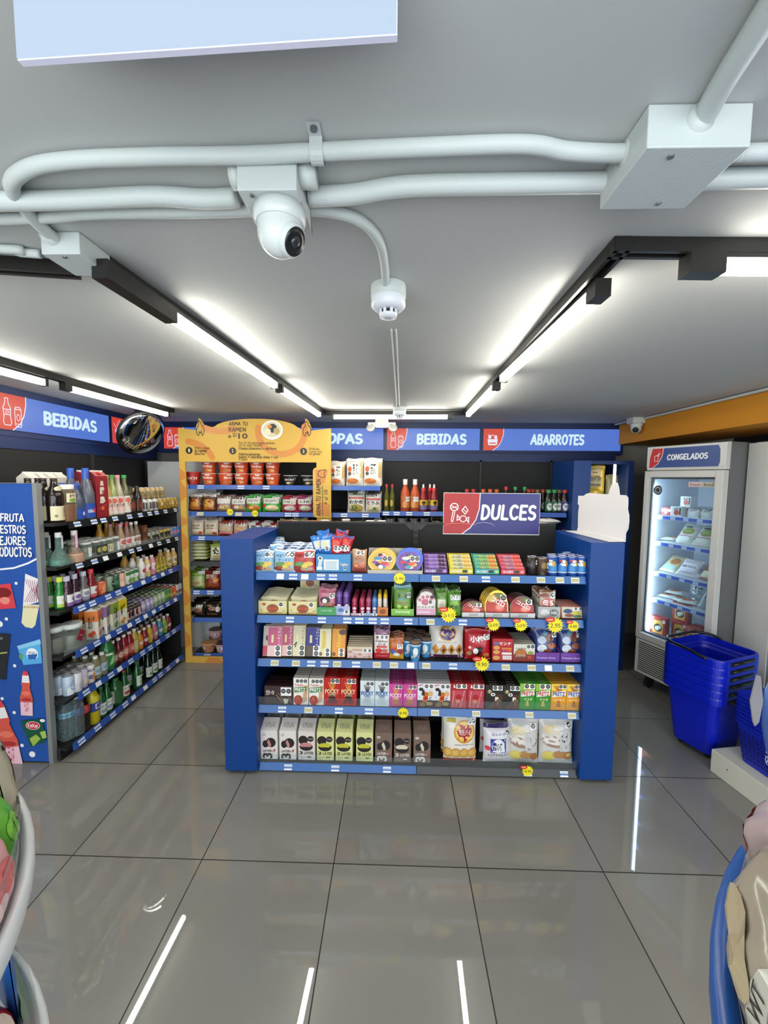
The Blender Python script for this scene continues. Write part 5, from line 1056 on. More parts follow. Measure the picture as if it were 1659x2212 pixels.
for i, (px, dy, kz, rz, ry, c, ds) in enumerate(((694, .03, .0, .2, -.25, 0, 'blue wrapped cone leaning toward the noodle bags'), (708, .0, .005, -.1, -.1, 0, 'blue wrapped cone at the front'), (704, .06, .01, .3, -.2, 0, 'blue wrapped cone at the back'), (728, .0, .0, .1, .05, 1, 'red wrapped cone at the front middle'), (742, .02, .004, -.2, .25, 1, 'red wrapped cone fanned toward the peach bag'), (734, .055, .012, .2, .12, 1, 'red wrapped cone at the back'), (722, .05, .008, .1, -.05, 1, 'red wrapped cone with the blue top in the middle'))):
    place(cone_b[c], (xof(px, .66, z+h), .635+dy, z+h-.012+kz+(.015 if i in (2, 5) else 0)), rz, ds, 'wrapped cones in the blue carton', math.pi-.25 if 0 else -.08, ry, 'wrapped sweet')
bagrow([(760, 792, 1188, 'rice_snack_bag', 'c8946a', .03, [('r', 0, 0, 1, .3, '9a4a44'), ('e', .5, .56, .36, .16, 'a8745a'), ('e', .5, .3, .4, .12, 'c86a5a'), ('e', .3, .3, .1, .04, 'e8c03a'), ('o', 2, .25, .76, .86, .95)], 'peach coloured snack bag beside the blue carton', 1, .03, 'snack bag', {})], 0, .60)
x, w_, h, z0 = slot(796, 911, 0, 1187, .66); place(tray('display_carton', w_, .13, .02, h*1.0, 'b9b4aa'), (x, .645, z), 0, 'white carton back behind the two round foil packs', cat='carton')
def disc(px0, px1, cols, ds, yy):
    x, w_, h, z_ = slot(px0, px1, 0, 1190, .60); r_ = w_/2*.98; hz = h/2
    m = MB(); n = 28; m.prism([(r_*math.cos(2*math.pi*i/n)*(1+.02*(i % 2)), hz+hz*math.sin(2*math.pi*i/n)) for i in range(n)], -.006, .006, mat(cols[0], .18, .3))
    it = [('e', .5, .5, .46, .46, cols[1])]+[('e', .5+.26*math.cos(i*2.4)*(.4+.6*((i*37) % 10)/10), .5+.34*math.sin(i*2.4)*(.4+.6*((i*53) % 10)/10), .09+.03*(i % 3), .07+.02*(i % 2), cols[2+i % (len(cols)-2)]) for i in range(16)]+[('o', 2, .54, .5, .90, .74)]
    art(m, it, lambda u, v, o: ((u-.5)*2*r_, -.006-o, v*2*hz), 2*r_, 2*hz)
    p_ = m.build('foil_candy_pack')
    for i in range(4): place(p_, (x+.003*i, yy+.0+i*.014, z+.001+.003*i), 0, 'round foil candy pack %s, %s one' % (ds, ORD[i]), 'round foil candy packs', -.16, 0, 'candy pack')
disc(794, 853, ['c89a3a', 'd8b04a', '2a2a4a', 'c8483a', '3a8ab8', 'e8e0d8', '8a4a9a', 'd86a9a'], 'with the gold edge', .598); disc(855, 912, ['3a5ab8', '7a4a9a', '3a4a8a', 'd86a4a', 'e8e0d8', '4aa0a8', 'c83a4a', 'd8c04a'], 'with the blue and purple edge', .600)
for p0, p1, c, c2, st_, fr_, ds in ((915, 967, '4a2060', '6a3a8a', 'b88ad0', '3a2038', 'purple'), (970, 1022, 'c8b82a', 'd8c83a', 'e6e0a0', 'd8b05a', 'yellow'), (1025, 1079, '2a8a86', '3aa098', 'a8d06a', 'd8823a', 'teal'), (1081, 1134, 'b02434', 'c83a4a', 'e08a90', 'd8503a', 'red')):
    x, w_, h, z_ = slot(p0, p1, 0, 1232, .60)
    t_ = tray('display_carton', w_-.003, .135, .03, .095, c, [('r', .02, .05, .98, .95, c2), ('t', 'HI-CHEW', .3, .5, .42, .5, 'e8e4f0', .02), ('r', .56, .25, .76, .8, '2a2a20'), ('e', .88, .5, .08, .3, st_)])
    place(t_, (x, .665, z), 0, '%s display carton full of chewy candy sticks' % ds, 'candy stick display cartons', cat='carton')
    sk = fbox('candy_stick', w_-.014, .018, .022, st_, [('r', .0, 0, .18, 1, c2), ('t', 'HI-CHEW', .40, .5, .44, .75, '2a3a7a', .02), ('e', .72, .5, .09, .42, fr_), ('e', .88, .45, .09, .4, fr_)], [('t', 'HI-CHEW', .40, .5, .44, .6, '2a3a7a', .02), ('r', .64, 0, 1, 1, fr_)])
    for i in range(4): place(sk, (x, .616+i*.026, z+.024+.017*i), 0, '%s candy stick, %s one up in its %s carton' % ({'purple': 'grape', 'yellow': 'lemon', 'teal': 'green', 'red': 'strawberry'}[ds], ['lowest', 'second', 'third', 'topmost'][i], ds), 'candy sticks in display cartons', .0, 0, 'candy stick')
def cans(lst, pr_, ds, k=0):
    for px, y, w in lst: place(pr_, (xof(px, y, IZ[k]), y, IZ[k]+.0006), .5*math.sin(px), '%s, %s' % (ds, w), ds+'s on the island', cat='drink can')
OV = lambda: [('o', 1, .60, .48, .9, .80)]
cans([(1148, .612, 'drinks-side of the pair')], fcan('drink_can', .029, .105, '1f1c1e', [('r', 0, .4, 1, .75, '2a2628'), ('t', 'BLACK', .4, .6, .4, .2, '6a6468', .02), ('o', 1, .86, .6, 1.0, .86)]), 'tall black coffee can')
cans([(1170, .606, 'in front of the blue cans')], fcan('drink_can', .031, .099, '4a3626', [('e', .35, .6, .2, .2, '8a6a34'), ('r', 0, 0, 1, .2, '2c2018'), ('o', 1, .58, .38, .88, .78)]), 'brown coffee can')
bc = fcan('drink_can', .028, .108, '1f4c9c', [('r', 0, .22, 1, .6, '3f86c8'), ('p', [(.1, .6), (.3, .75), (.5, .6)], 'c9dcea'), ('e', .68, .66, .16, .16, 'b89a3a'), ('r', .1, .78, .4, .9, 'b83a3a'), ('r', 0, .14, 1, .2, 'c9d4e2'), ('o', 1, .30, .55, .56, .88)], 'c9cdd2')
cans([(1192, .606, 'first in the front row'), (1213, .604, 'second in the front row'), (1234, .604, 'third in the front row'), (1254, .603, 'fourth in the front row'), (1190, .668, 'first in the second row'), (1212, .666, 'second in the second row'), (1232, .666, 'third in the second row'), (1252, .668, 'fourth in the second row'), (1222, .73, 'alone in the third row')], bc, 'blue and white drink can')
# ------------------------------------------------------------------ goods on the back wall
GY = 2.075
def bslot(p0, p1, z, yt, y=GY):
    a, b = xof(p0, y, z), xof(p1, y, z); return (a+b)/2, b-a, zof(yt, (a+b)/2, y)-z, z+.0006
def bbags(z, lst, y=GY):
    for (p0, p1, yt, body, arts, desc, n, kw) in lst:
        x, w_, h, zz = bslot(p0, p1, z, yt, y); pr_ = fbag('noodle_bag', w_, h, .055, body, arts, **kw)
        for i in range(n): place(pr_, (x+.006*(i % 2), y+.02+i*.062, zz+(.0 if i == 0 else .012)), .06*math.sin(5*i+p0), desc+('' if n == 1 else ', %s one' % ORD[i]), desc+'s' if n > 1 else None, -.08, 0, 'noodle bag')
# top shelf: paper cups
cupA = [('t', 'Shrimp', .5, .62, .62, .30, 'f2e9e0', .03), ('e', .5, .22, .36, .18, 'c08a50'), ('e', .3, .2, .14, .1, 'a86a3a'), ('e', .68, .24, .12, .1, 'd8b070'), ('p', [(.35, .96), (.65, .96), (.6, .84), (.4, .84)], 'e8e2da')]
z = BZ[0]
x, w_, h, zz = bslot(400, 432, z, 1019); place(fcup('noodle_cup', w_/2, w_/2*.72, h, 'b02a22', [('t', 'LUNCH!', .5, .5, .8, .26, 'e8dcd0', .03), ('e', .5, .2, .3, .16, '9a5030')], 'c8c0b4', 'b8584a'), (x, GY+.02, zz), 0, 'dark red noodle cup standing alone by the yellow frame', cat='noodle cup')
oc_ = None
for j, (p0, p1) in enumerate(((435, 467), (470, 503), (506, 536), (539, 570), (573, 604))):
    x, w_, h, zz = bslot(p0, p1, z, 1022)
    if oc_ is None: oc_ = fcup('noodle_cup', .068, .05, .105, 'd2502a', cupA, 'd8d4cc', 'e0d8cc')
    for k in range(2): place(oc_, (x, GY+.02, zz+.106*k), [.1, .9, -.2, .35, -.4][j]*(1-.4*k), 'orange shrimp noodle cup, %s of the %s stack from the yellow frame' % (['bottom', 'top'][k], ['first', 'second', 'third', 'fourth', 'fifth'][j]), 'orange shrimp noodle cups', cat='noodle cup')
uc = fcup('noodle_cup', .065, .05, .092, '1c1a1a', [('t', 'UDON', .42, .58, .62, .24, 'e8e4dc', .03), ('e', .5, .2, .36, .16, 'b89a60'), ('e', .4, .22, .14, .1, 'd8c89a'), ('e', .84, .66, .10, .13, 'e8e8e8'), ('e', .84, .66, .07, .10, '1a1a1a')], 'd6d2ca', 'dcd8d0')
for j, (p0, p1) in enumerate(((612, 642), (649, 680))):
    x, w_, h, zz = bslot(p0, p1, z, 1024); place(uc, (x, GY+.02, zz), .4*j, 'black udon noodle cup, %s' % ['beside the orange stacks', 'beside the tall frame tag'][j], 'black udon noodle cups', cat='noodle cup')
RB = [('r', .06, .30, .94, .86, 'e0d9d2'), ('t', '芳茶', .55, .62, .3, .44, '1c1a18', .02), ('e', .22, .62, .12, .10, 'c8542a'), ('e', .22, .45, .10, .07, '4a4438'), ('e', .4, .18, .34, .10, 'c8743a'), ('r', .84, .3, .97, .9, 'c8a05a'), ('p', [(.1, .9), (.6, .9), (.6, .96), (.1, .96)], 'cfc8c0')]
bbags(z, [(712, 744, 998, 'd8cfc4', RB, 'white rice-noodle bag beside the yellow frame', 2, {'rough': .12}), (747, 784, 992, 'd9d2c8', RB, 'white rice-noodle bag in the middle of three', 3, {'rough': .12, 'seed': 2}), (784, 824, 991, 'dad2c6', RB, 'white rice-noodle bag at the shelf end', 3, {'rough': .12, 'seed': 5})])
RM = lambda c1, c2, tx, c3: [('r', 0, .86, 1, 1, c1), ('r', .04, .50, .96, .84, 'd6d0c8'), ('t', tx, .5, .66, .6, .16, '2a2420', .02), ('e', .55, .24, .4, .18, c2), ('e', .4, .26, .16, .1, c3), ('e', .12, .36, .10, .10, 'b83a48'), ('o', 2, .58, .80, .98, .95)]
bbags(BZ[1], [(405, 435, 1068, '5a3420', [('r', 0, .84, 1, 1, 'd8cfc4'), ('e', .5, .45, .44, .28, 'c88a34'), ('e', .4, .62, .2, .1, '8a3a20'), ('e', .5, .16, .4, .12, 'b86a34'), ('o', 2, .55, .84, .98, .97)], 'brown curry noodle bag nearest the frame', 2, {}), (436, 466, 1068, '5a3420', [('r', 0, .84, 1, 1, 'd8cfc4'), ('e', .5, .45, .40, .26, 'd09a3a'), ('e', .6, .6, .2, .1, '9a4a24'), ('e', .5, .16, .4, .12, 'b86a34'), ('o', 2, .55, .84, .98, .97)], 'brown curry noodle bag beside the grey ones', 2, {'seed': 1}),
 (467, 498, 1072, '8a7a72', RM('6a4038', 'b8945a', '', 'd8c8a0')[:2]+RM('6a4038', 'b8945a', 'IBLI', 'd8c8a0')[3:], 'grey and brown noodle bag, drinks-side', 3, {'seed': 2}), (498, 530, 1074, '8a7a72', RM('6a4038', 'a8844a', 'X UDLI', 'e0d0b0'), 'grey and brown noodle bag, beside the green', 3, {'seed': 3}),
 (530, 563, 1071, '3aa03a', RM('3aa03a', 'c8742a', 'KEJAN', 'd8b060'), 'green noodle bag, first of two', 3, {'seed': 4}), (566, 604, 1071, '3aa03a', RM('3aa03a', 'd8c894', 'KILJAN', 'e8dcb0'), 'green noodle bag, second of two', 3, {'seed': 5}),
 (608, 641, 1074, 'b03048', RM('b03048', 'c9c0b8', 'SARILI', 'e0d8d0'), 'red noodle bag, first of two', 3, {'seed': 6}), (641, 674, 1073, '9a3058', RM('9a3058', 'b8c0a0', 'CHI', 'd8d8c0'), 'wine red noodle bag beside the tall tag', 2, {'seed': 7}),
 (750, 788, 1060, 'd8d4cc', [('r', 0, .80, 1, 1, '5a6a50'), ('r', .05, .62, .95, .70, 'c84a44'), ('t', 'わかめ', .5, .48, .8, .18, '1c1a1a', .03), ('e', .5, .2, .42, .18, 'b09a50'), ('e', .4, .22, .18, .09, '4a6a34'), ('o', 2, .6, .84, .98, .98)], 'white miso soup bag with brown broth bowl', 2, {'seed': 8}), (789, 823, 1064, 'd8d0cc', [('r', 0, .80, 1, 1, '4a4a4a'), ('r', .05, .62, .95, .70, 'c84a44'), ('t', 'とうふ', .5, .48, .8, .18, '1c1a1a', .03), ('e', .5, .2, .42, .18, 'c8c090'), ('e', .4, .22, .14, .07, 'e8e6da'), ('e', .6, .2, .14, .07, '5a8a44'), ('o', 2, .6, .80, .98, .94)], 'white tofu soup bag at the shelf end', 2, {'seed': 9})])
bbags(BZ[2], [(411, 438, 1124, 'cfc0a8', [('r', 0, .80, 1, 1, 'd0c4b8'), ('t', '정면', .5, .62, .6, .16, '3a2a20', .03), ('t', 'ramen', .5, .45, .7, .1, '4a3a2a', .01), ('e', .8, .16, .16, .1, 'c84a3a')], 'cream noodle bag with dark letters, by the frame', 3, {'seed': 1}), (439, 470, 1124, 'cfc0a8', [('r', 0, .80, 1, 1, 'd0c4b8'), ('t', '정면', .5, .62, .6, .16, '3a2a20', .03), ('t', 'ramen', .5, .45, .7, .1, '4a3a2a', .01), ('e', .8, .12, .16, .1, 'c84a3a')], 'cream noodle bag with dark letters, beside the red', 3, {'seed': 2}),
 (471, 502, 1128, 'b8a090', [('r', 0, .84, 1, 1, 'a83028'), ('r', 0, 0, 1, .3, 'c03a38'), ('e', .5, .5, .4, .16, 'b8a888'), ('t', 'NOODLE', .5, .2, .8, .12, 'e8d8d0', .02), ('o', 2, .56, .74, .98, .92)], 'red-topped grey noodle bag, first of two', 2, {'seed': 3}), (503, 534, 1128, 'b8a090', [('r', 0, .84, 1, 1, 'a83028'), ('r', 0, 0, 1, .3, 'c03a38'), ('e', .5, .5, .4, .16, 'c09a68'), ('t', 'NOODLE', .5, .2, .8, .12, 'e8d8d0', .02), ('o', 2, .56, .74, .98, .92)], 'red-topped grey noodle bag, second of two', 2, {'seed': 4}),
 (535, 562, 1130, 'd8d6d2', [('e', .4, .6, .4, .2, '2a2626'), ('r', .6, .8, 1, 1, '8a3038'), ('t', '라면', .4, .6, .5, .18, 'e8e4dc', .03), ('o', 2, .55, .5, .98, .68)], 'white and black noodle bag, first of two', 2, {'seed': 5}), (563, 597, 1130, 'd8d6d2', [('e', .4, .6, .4, .2, '2a2626'), ('r', .6, .8, 1, 1, '8a3038'), ('t', '라면', .4, .6, .5, .18, 'e8e4dc', .03), ('o', 2, .55, .5, .98, .68)], 'white and black noodle bag, second of two', 2, {'seed': 6}),
 (598, 627, 1126, 'd8a83a', [('r', 0, .8, 1, 1, 'd8cf9a'), ('e', .5, .5, .36, .2, 'e8c84a'), ('t', '치즈', .45, .5, .5, .2, 'b8482a', .03), ('o', 2, .55, .68, .98, .86)], 'yellow cheese noodle bag, first of two', 2, {'seed': 7}), (628, 660, 1124, 'd8a83a', [('r', 0, .8, 1, 1, 'd8cf9a'), ('e', .5, .5, .36, .2, 'e8c84a'), ('t', '치즈', .45, .5, .5, .2, 'b8482a', .03), ('o', 2, .55, .68, .98, .86)], 'yellow cheese noodle bag, second of two', 2, {'seed': 8}),
 (668, 703, 1128, 'd8b83a', [('e', .3, .6, .2, .16, 'c03028'), ('e', .66, .45, .3, .2, 'e6e0d0'), ('r', 0, .84, 1, 1, '7a8a30'), ('o', 2, .5, .4, .98, .58)], 'yellow noodle bag with red spots, by the frame post', 2, {'seed': 9}),
 (714, 750, 1122, 'd0ccc8', [('r', 0, .80, 1, 1, '6a5a58'), ('r', .05, .62, .95, .70, 'b85a54'), ('t', 'みそ汁', .5, .46, .8, .16, '1c1a1a', .02), ('e', .5, .2, .42, .16, 'b0845a')], 'white miso soup bag beside the frame, lower row', 2, {'seed': 1}), (750, 782, 1122, 'd0ccc8', [('r', 0, .80, 1, 1, '5a5a50'), ('r', .05, .62, .95, .70, 'b85a54'), ('t', 'わかめ', .5, .46, .8, .16, '1c1a1a', .02), ('e', .5, .2, .42, .16, 'c8a080')], 'white miso soup bag in the middle, lower row', 2, {'seed': 2}), (783, 823, 1122, 'd0ccc8', [('r', 0, .80, 1, 1, '4a4a48'), ('r', .05, .62, .95, .70, 'b85a54'), ('t', 'とうふ', .5, .46, .8, .16, '1c1a1a', .02), ('e', .5, .2, .42, .16, 'c8a890'), ('o', 2, .6, .84, .98, .98)], 'white miso soup bag at the shelf end, lower row', 2, {'seed': 3})])
x, w_, h, zz = bslot(404, 452, BZ[3], 1200)
lay = fbag('noodle_bag', .16, .16, .034, 'c9d04a', [('r', 0, .0, 1, .35, 'e0dfda'), ('e', .5, .28, .12, .06, '2a2620'), ('e', .4, .7, .3, .2, 'd8dc6a')], .18, seed=3)
for i in range(6): place(lay, (x, GY+.0, zz+.016+.031*i), .04*math.sin(i*2), 'yellow-green noodle bag lying flat, %s from the bottom of the pile' % ['first', 'second', 'third', 'fourth', 'fifth', 'sixth'][i], 'yellow-green noodle bags in a pile', -math.pi/2, 0, 'noodle bag')
bbags(BZ[3], [(452, 486, 1176, 'd0d4b8', [('r', 0, .8, 1, 1, 'a8c04a'), ('t', '신', .5, .6, .6, .4, '1c1c1a', .04), ('e', .6, .2, .4, .16, 'b8a070'), ('r', .7, .6, 1, .8, 'b8cc5a')], 'pale green noodle bag beside the flat pile', 3, {'seed': 4})])
bbags(BZ[4], [(409, 441, 1234, '7aa04a', [('r', .04, .04, .96, .96, 'a8b87a'), ('r', .04, .7, .96, .96, '6a9a3a'), ('e', .5, .32, .40, .22, 'c8bc8a'), ('e', .5, .32, .2, .1, '9a7a5a'), ('t', 'soup', .34, .80, .4, .1, 'd8d84a', .02), ('o', 2, .55, .82, .98, .97)], 'green soup bag on a lower shelf by the frame', 3, {'seed': 1}), (441, 474, 1234, '7a2420', [('t', '불맛', .4, .68, .6, .24, 'd8c8b0', .03), ('e', .5, .24, .44, .18, '9a4a24'), ('e', .74, .5, .2, .12, 'd88a3a'), ('o', 2, .55, .82, .98, .97)], 'dark red noodle bag on a lower shelf by the island post', 3, {'seed': 2})])
bbags(BZ[5], [(408, 441, 1302, '241e1a', [('e', .6, .6, .3, .12, 'b8a088'), ('e', .6, .4, .3, .14, '8a5a44'), ('e', .2, .5, .18, .16, 'c8c4c0'), ('r', .1, .08, .9, .2, '5a3a28'), ('o', 2, .5, .66, .9, .82)], 'black noodle bag low down by the frame', 3, {'seed': 3, 'rough': .12}), (443, 476, 1302, '241e1a', [('e', .5, .55, .3, .14, 'a87a6a'), ('e', .85, .5, .14, .2, 'c8c4c0'), ('r', .1, .06, .8, .2, '8a5a3a'), ('e', .3, .75, .2, .08, '8a7a5a')], 'black noodle bag low down by the island post', 3, {'seed': 4, 'rough': .12})])
bw = fcup('noodle_bowl', .072, .05, .085, 'b8825a', [('r', .05, .35, .4, .75, 'e0d4c4'), ('o', 2, .08, .5, .38, .72), ('s', [(.45, .3), (.7, .45), (1, .4)], .12, '8a5030'), ('s', [(.45, .6), (.7, .72), (1, .66)], .10, '9a6038')], 'a87a48', 'd0a880')
bp_ = fcup('noodle_bowl', .070, .05, .082, 'c89aa0', [('e', .5, .4, .3, .2, 'b88a70'), ('r', 0, .7, 1, .8, 'd8b8b8'), ('o', 2, .3, .4, .75, .7)], '3a2420', 'd0a8a4')
x = xof(450, GY, .06)
place(bw, (x, GY+.02, BZ[6]+.0006), .1, 'tan noodle bowl on the lowest shelf inside the frame', cat='noodle bowl')
place(bp_, (xof(479, GY, .06), GY+.02, BZ[6]+.0006), .2, 'pink noodle bowl half behind the island post', cat='noodle bowl')
place(bp_, (xof(462, GY+.1, .2), GY+.155, BZ[6]+.0006), -.2, 'pink noodle bowl behind the tan one, under another', cat='noodle bowl')
place(bp_, (xof(462, GY+.1, .2), GY+.155, BZ[6]+.084), .1, 'pink noodle bowl stacked on top behind the tan one', cat='noodle bowl')
# sauces
z = CZ[0]
def brow(pr_, pxs, y, ds, ws, cat='sauce bottle', grp=None, zz=z):
    for px, w2 in zip(pxs, ws): place(pr_, (xof(px, y, zz+.05), y, zz+.0006), .3*math.sin(px), '%s %s' % (ds, w2), grp or ds+'s', cat=cat)
hz = zof(1043, 1.40, GY)-z
oil = fbottle('oil_bottle', [(.021, 0), (.0225, .004), (.0225, hz*.55), (.012, hz*.70), (.011, hz*.9)], clear('9a9a4a', .25, .05), .03, 'a8242a', [('e', .5, .5, .34, .5, '3a2c18'), ('e', .5, .5, .24, .38, 'b8a040')], (.03, hz*.45), 14)
brow(oil, (835, 847), GY, 'slim oil bottle with red cap', ('by the miso soup bags', 'by the chili sauce'))
hz = zof(1035, 1.55, GY)-z
chi = fbottle('sauce_bottle', [(.040, 0), (.043, .006), (.043, hz*.50), (.038, hz*.60), (.019, hz*.78), (.018, hz*.92)], mat('b8502a', .12), .05, 'dedad2', [('r', 0, 0, 1, 1, 'b86a3a'), ('e', .4, .35, .22, .26, 'd89a5a'), ('e', .7, .3, .16, .2, 'c87a40'), ('r', .0, .0, 1, .1, '8a3a20'), ('o', 2, .42, .58, .88, .92)], (.02, hz*.48), 18, capr=.0205)
brow(chi, (875, 896), GY, 'orange chili sauce bottle with white cap', ('beside the oil bottles', 'beside the red squeeze bottles'))
hz = zof(1046, 1.7, GY)-z
sq = fbottle('sauce_bottle', [(.033, 0), (.036, .005), (.036, hz*.45), (.028, hz*.62), (.020, hz*.72), (.017, hz*.80)], mat('8a1c26', .15), .035, 'c02a2a', [('r', 0, 0, 1, .45, '7a6a9a'), ('r', 0, .45, 1, 1, 'd8b83a'), ('e', .5, .68, .14, .24, '7a3a24'), ('e', .5, .74, .2, .12, '2a1c18')], (.015, hz*.42), 16)
c_ = MB(); c_.lathe([(.010, hz*.80+.010), (.008, hz*.98), (.004, hz)], mat('e8e4de', .4), 12); c_.build('nozzle', sq)
brow(sq, (914, 937), GY, 'red squeeze bottle with white nozzle', ('beside the chili sauce', 'beside the sign'))
place(sq, (xof(928, GY+.08, z), GY+.085, z+.0006), .2, 'red squeeze bottle with white nozzle standing behind two others', 'red squeeze bottle with white nozzles')
def soy(body, cap, lab, h, r_): return fbottle('sauce_bottle', [(r_*.95, 0), (r_, .004), (r_, h*.55), (r_*.5, h*.74), (r_*.45, h*.86)], mat(body, .1), .03, cap, lab, (.012, h*.46), 16, capr=r_*.62)
h0_ = zof(1061, 2.0, GY)-z
ylw = soy('3a2416', 'd0ae3a', [('r', 0, 0, 1, 1, 'c8b890'), ('e', .5, .5, .3, .3, '8a4a2a')], h0_, .034)
brow(ylw, (965, 978, 990), GY+.01, 'dark sauce bottle with yellow cap behind the sign,', ('first', 'second', 'third'))
rdc = soy('241410', 'b82c26', [('r', 0, 0, 1, 1, 'c8c0b0'), ('e', .5, .5, .3, .3, 'a83a2a')], zof(1052, 2.0, GY)-z, .032)
brow(rdc, (1008, 1022), GY+.01, 'dark sauce bottle with red cap behind the sign,', ('first', 'second'))
orc = soy('241410', 'c85a2a', [('r', 0, 0, 1, 1, 'c8c0b0'), ('e', .5, .5, .3, .3, 'a83a2a')], zof(1052, 2.0, GY)-z, .032)
brow(orc, (1043, 1058, 1072), GY+.01, 'dark sauce bottle with orange cap behind the sign,', ('first', 'second', 'third'))
LBW = [('r', 0, 0, 1, 1, '1c5a3a'), ('e', .5, .45, .3, .36, 'd8dad4'), ('t', 'soy', .5, .5, .3, .2, '2a3a30', .02)]
LBB = [('r', 0, 0, 1, 1, '3a3470'), ('e', .5, .45, .3, .36, 'd4d6de'), ('t', 'soy', .5, .5, .3, .2, '2a2a40', .02)]
tallr = soy('1a0f0c', 'c02c28', LBB, zof(1046, 2.4, GY)-z, .028); tallg = soy('141410', '2f8a4a', LBW, zof(1046, 2.4, GY)-z, .028)
brow(tallr, (1092,), GY+.03, 'tall soy sauce bottle with red cap behind the sign', ('end',)); brow(tallg, (1112, 1132), GY+.03, 'tall soy sauce bottle with green cap behind the sign,', ('first', 'second'))
shg = soy('131512', '2f8a4a', LBW, zof(1053, 2.7, GY)-z, .036); shr = soy('1a100e', 'a8302c', LBB, zof(1053, 2.7, GY)-z, .036); sho = soy('18120e', '6a5a34', LBW, zof(1053, 2.7, GY)-z, .034)
brow(shr, (1141, 1150), GY+.10, 'short soy sauce bottle with red cap beside the sign,', ('first', 'second')); brow(shg, (1184, 1196), GY, 'short soy sauce bottle with green cap and white oval,', ('first', 'second')); brow(sho, (1160, 1206), GY+.02, 'short soy sauce bottle with olive cap,', ('by the sign', 'by the purple-labelled one')); brow(shr, (1219,), GY, 'short soy sauce bottle with red cap and purple label', ('at the shelf end',))
place(shr, (xof(1172, GY+.1, z), GY+.1, z+.0006), 0, 'short soy sauce bottle with red cap in the second row', 'soy sauce bottles in the second row')
for px, k in ((1232, 'by the red cap'), (1243, 'by the blue cabinet')): place(soy('14100e', '7a3a30' if px > 1240 else '4a4a2a', [('r', 0, 0, 1, 1, '8a8478')], .105, .026) , (xof(px, GY, z), GY, z+.0006), 0, 'tiny dark sauce bottle %s' % k, None, cat='sauce bottle')
z = CZ[1]
for i, (p0, p1, ar) in enumerate(((829, 855, 'a8a8a0'), (857, 882, '6a6a78'), (883, 905, '8a7a6a'), (906, 928, '5a5450'))):
    x, w_, h, zz = bslot(p0, p1, z, 1110)
    place(fbag('seaweed_bag', w_, h, .03, '1c1c1c', [('r', .1, .5, .9, .92, '2e3034'), ('t', '海苔', .5, .7, .5, .22, ar, .02), ('e', .5, .3, .34, .14, ar), ('e', .4, .3, .14, .08, '3a3a34')], .14, seed=i), (x, GY+.01, zz), 0, 'dark seaweed bag below the sauces, %s from the miso soup' % ORD[i].replace('front', 'first'), 'dark seaweed bags below the sauces', -.06, 0, 'seaweed bag')
x, w_, h, zz = bslot(930, 956, z, 1118); place(fbag('noodle_bag', w_, h, .04, '2e2c20', [('e', .5, .3, .36, .2, 'a8a060'), ('e', .5, .65, .3, .12, '6a7a3a')], .14), (x, GY+.01, zz), 0, 'dark bag with yellow noodles below the sauces', None, -.06, 0, 'noodle bag')
for i, px in enumerate((1216, 1226, 1236, 1245)): place(soy('1a0f0c', '8a2420', [('r', 0, 0, 1, 1, '6a6058')], .11 if i % 2 else .115, .022), (xof(px, GY, z), GY+.0, z+.0006), 0, 'small dark bottle with red cap below the soy sauces, %s' % ['first', 'second', 'third', 'fourth'][i], 'small red-capped bottles below the soy sauces', cat='sauce bottle')
# goods seen just over the island's back panel: its far side carries a top shelf
FS = tag(MB().box(.70, 1.12, 1.365, 2.52, 1.42, 1.38, blackm).box(.70, 1.12, .0, .72, 1.42, 1.365, blackm).box(2.50, 1.12, 0, 2.52, 1.42, 1.365, blackm).build('display_shelf'), 'black shelf on the hidden far side of the island', 'shelf')
stk = fcup('snack_tub', .030, .026, .026, 'dcd9d2', [], 'e6e4de', 'dedcd6')
for i, (px, n) in enumerate(((703, 2), (717, 1), (742, 1), (748, 2), (800, 2), (806, 1), (825, 2), (831, 1))):
    for k in range(n): place(stk, (xof(px, 1.2+.07*(i % 2), 1.4), 1.18+.075*(i % 2), 1.3806+.027*k), 0, 'small white tub just over the island back, %s stack, %s' % (ORD[i].replace('front', 'first'), ['lower', 'upper'][k]), 'small white tubs behind the island', cat='tub')
ltb = fbag('snack_bag', .15, .17, .03, 'd6d2c6', [('e', .4, .5, .3, .16, 'c86a5a'), ('r', .1, .1, .9, .2, 'e6e2da')], .2)
for i, (px, rz) in enumerate(((625, .1), (668, -.1), (690, .2))): place(ltb, (xof(px, 1.3, 1.4), 1.24, 1.3965+.0), rz, 'pale snack bag lying flat behind the island back, %s' % ['by the blue post', 'in the middle', 'by the blue cone bags'][i], 'pale flat bags behind the island', -math.pi/2, 0, 'snack bag')
for i, px in enumerate((1180, 1200)): place(fbag('snack_bag', .12, .16, .035, 'dcdada', [('e', .4, .5, .2, .08, 'c89a94'), ('e', .7, .7, .12, .05, 'b85a50')], .12, seed=i), (xof(px, 1.2, 1.4)+.01, 1.22+.03*i, 1.40+.028*i), .2*i, 'crumpled clear white bag beside the sign, %s' % ['lower', 'upper'][i], None, -math.pi/2, 0, 'snack bag')
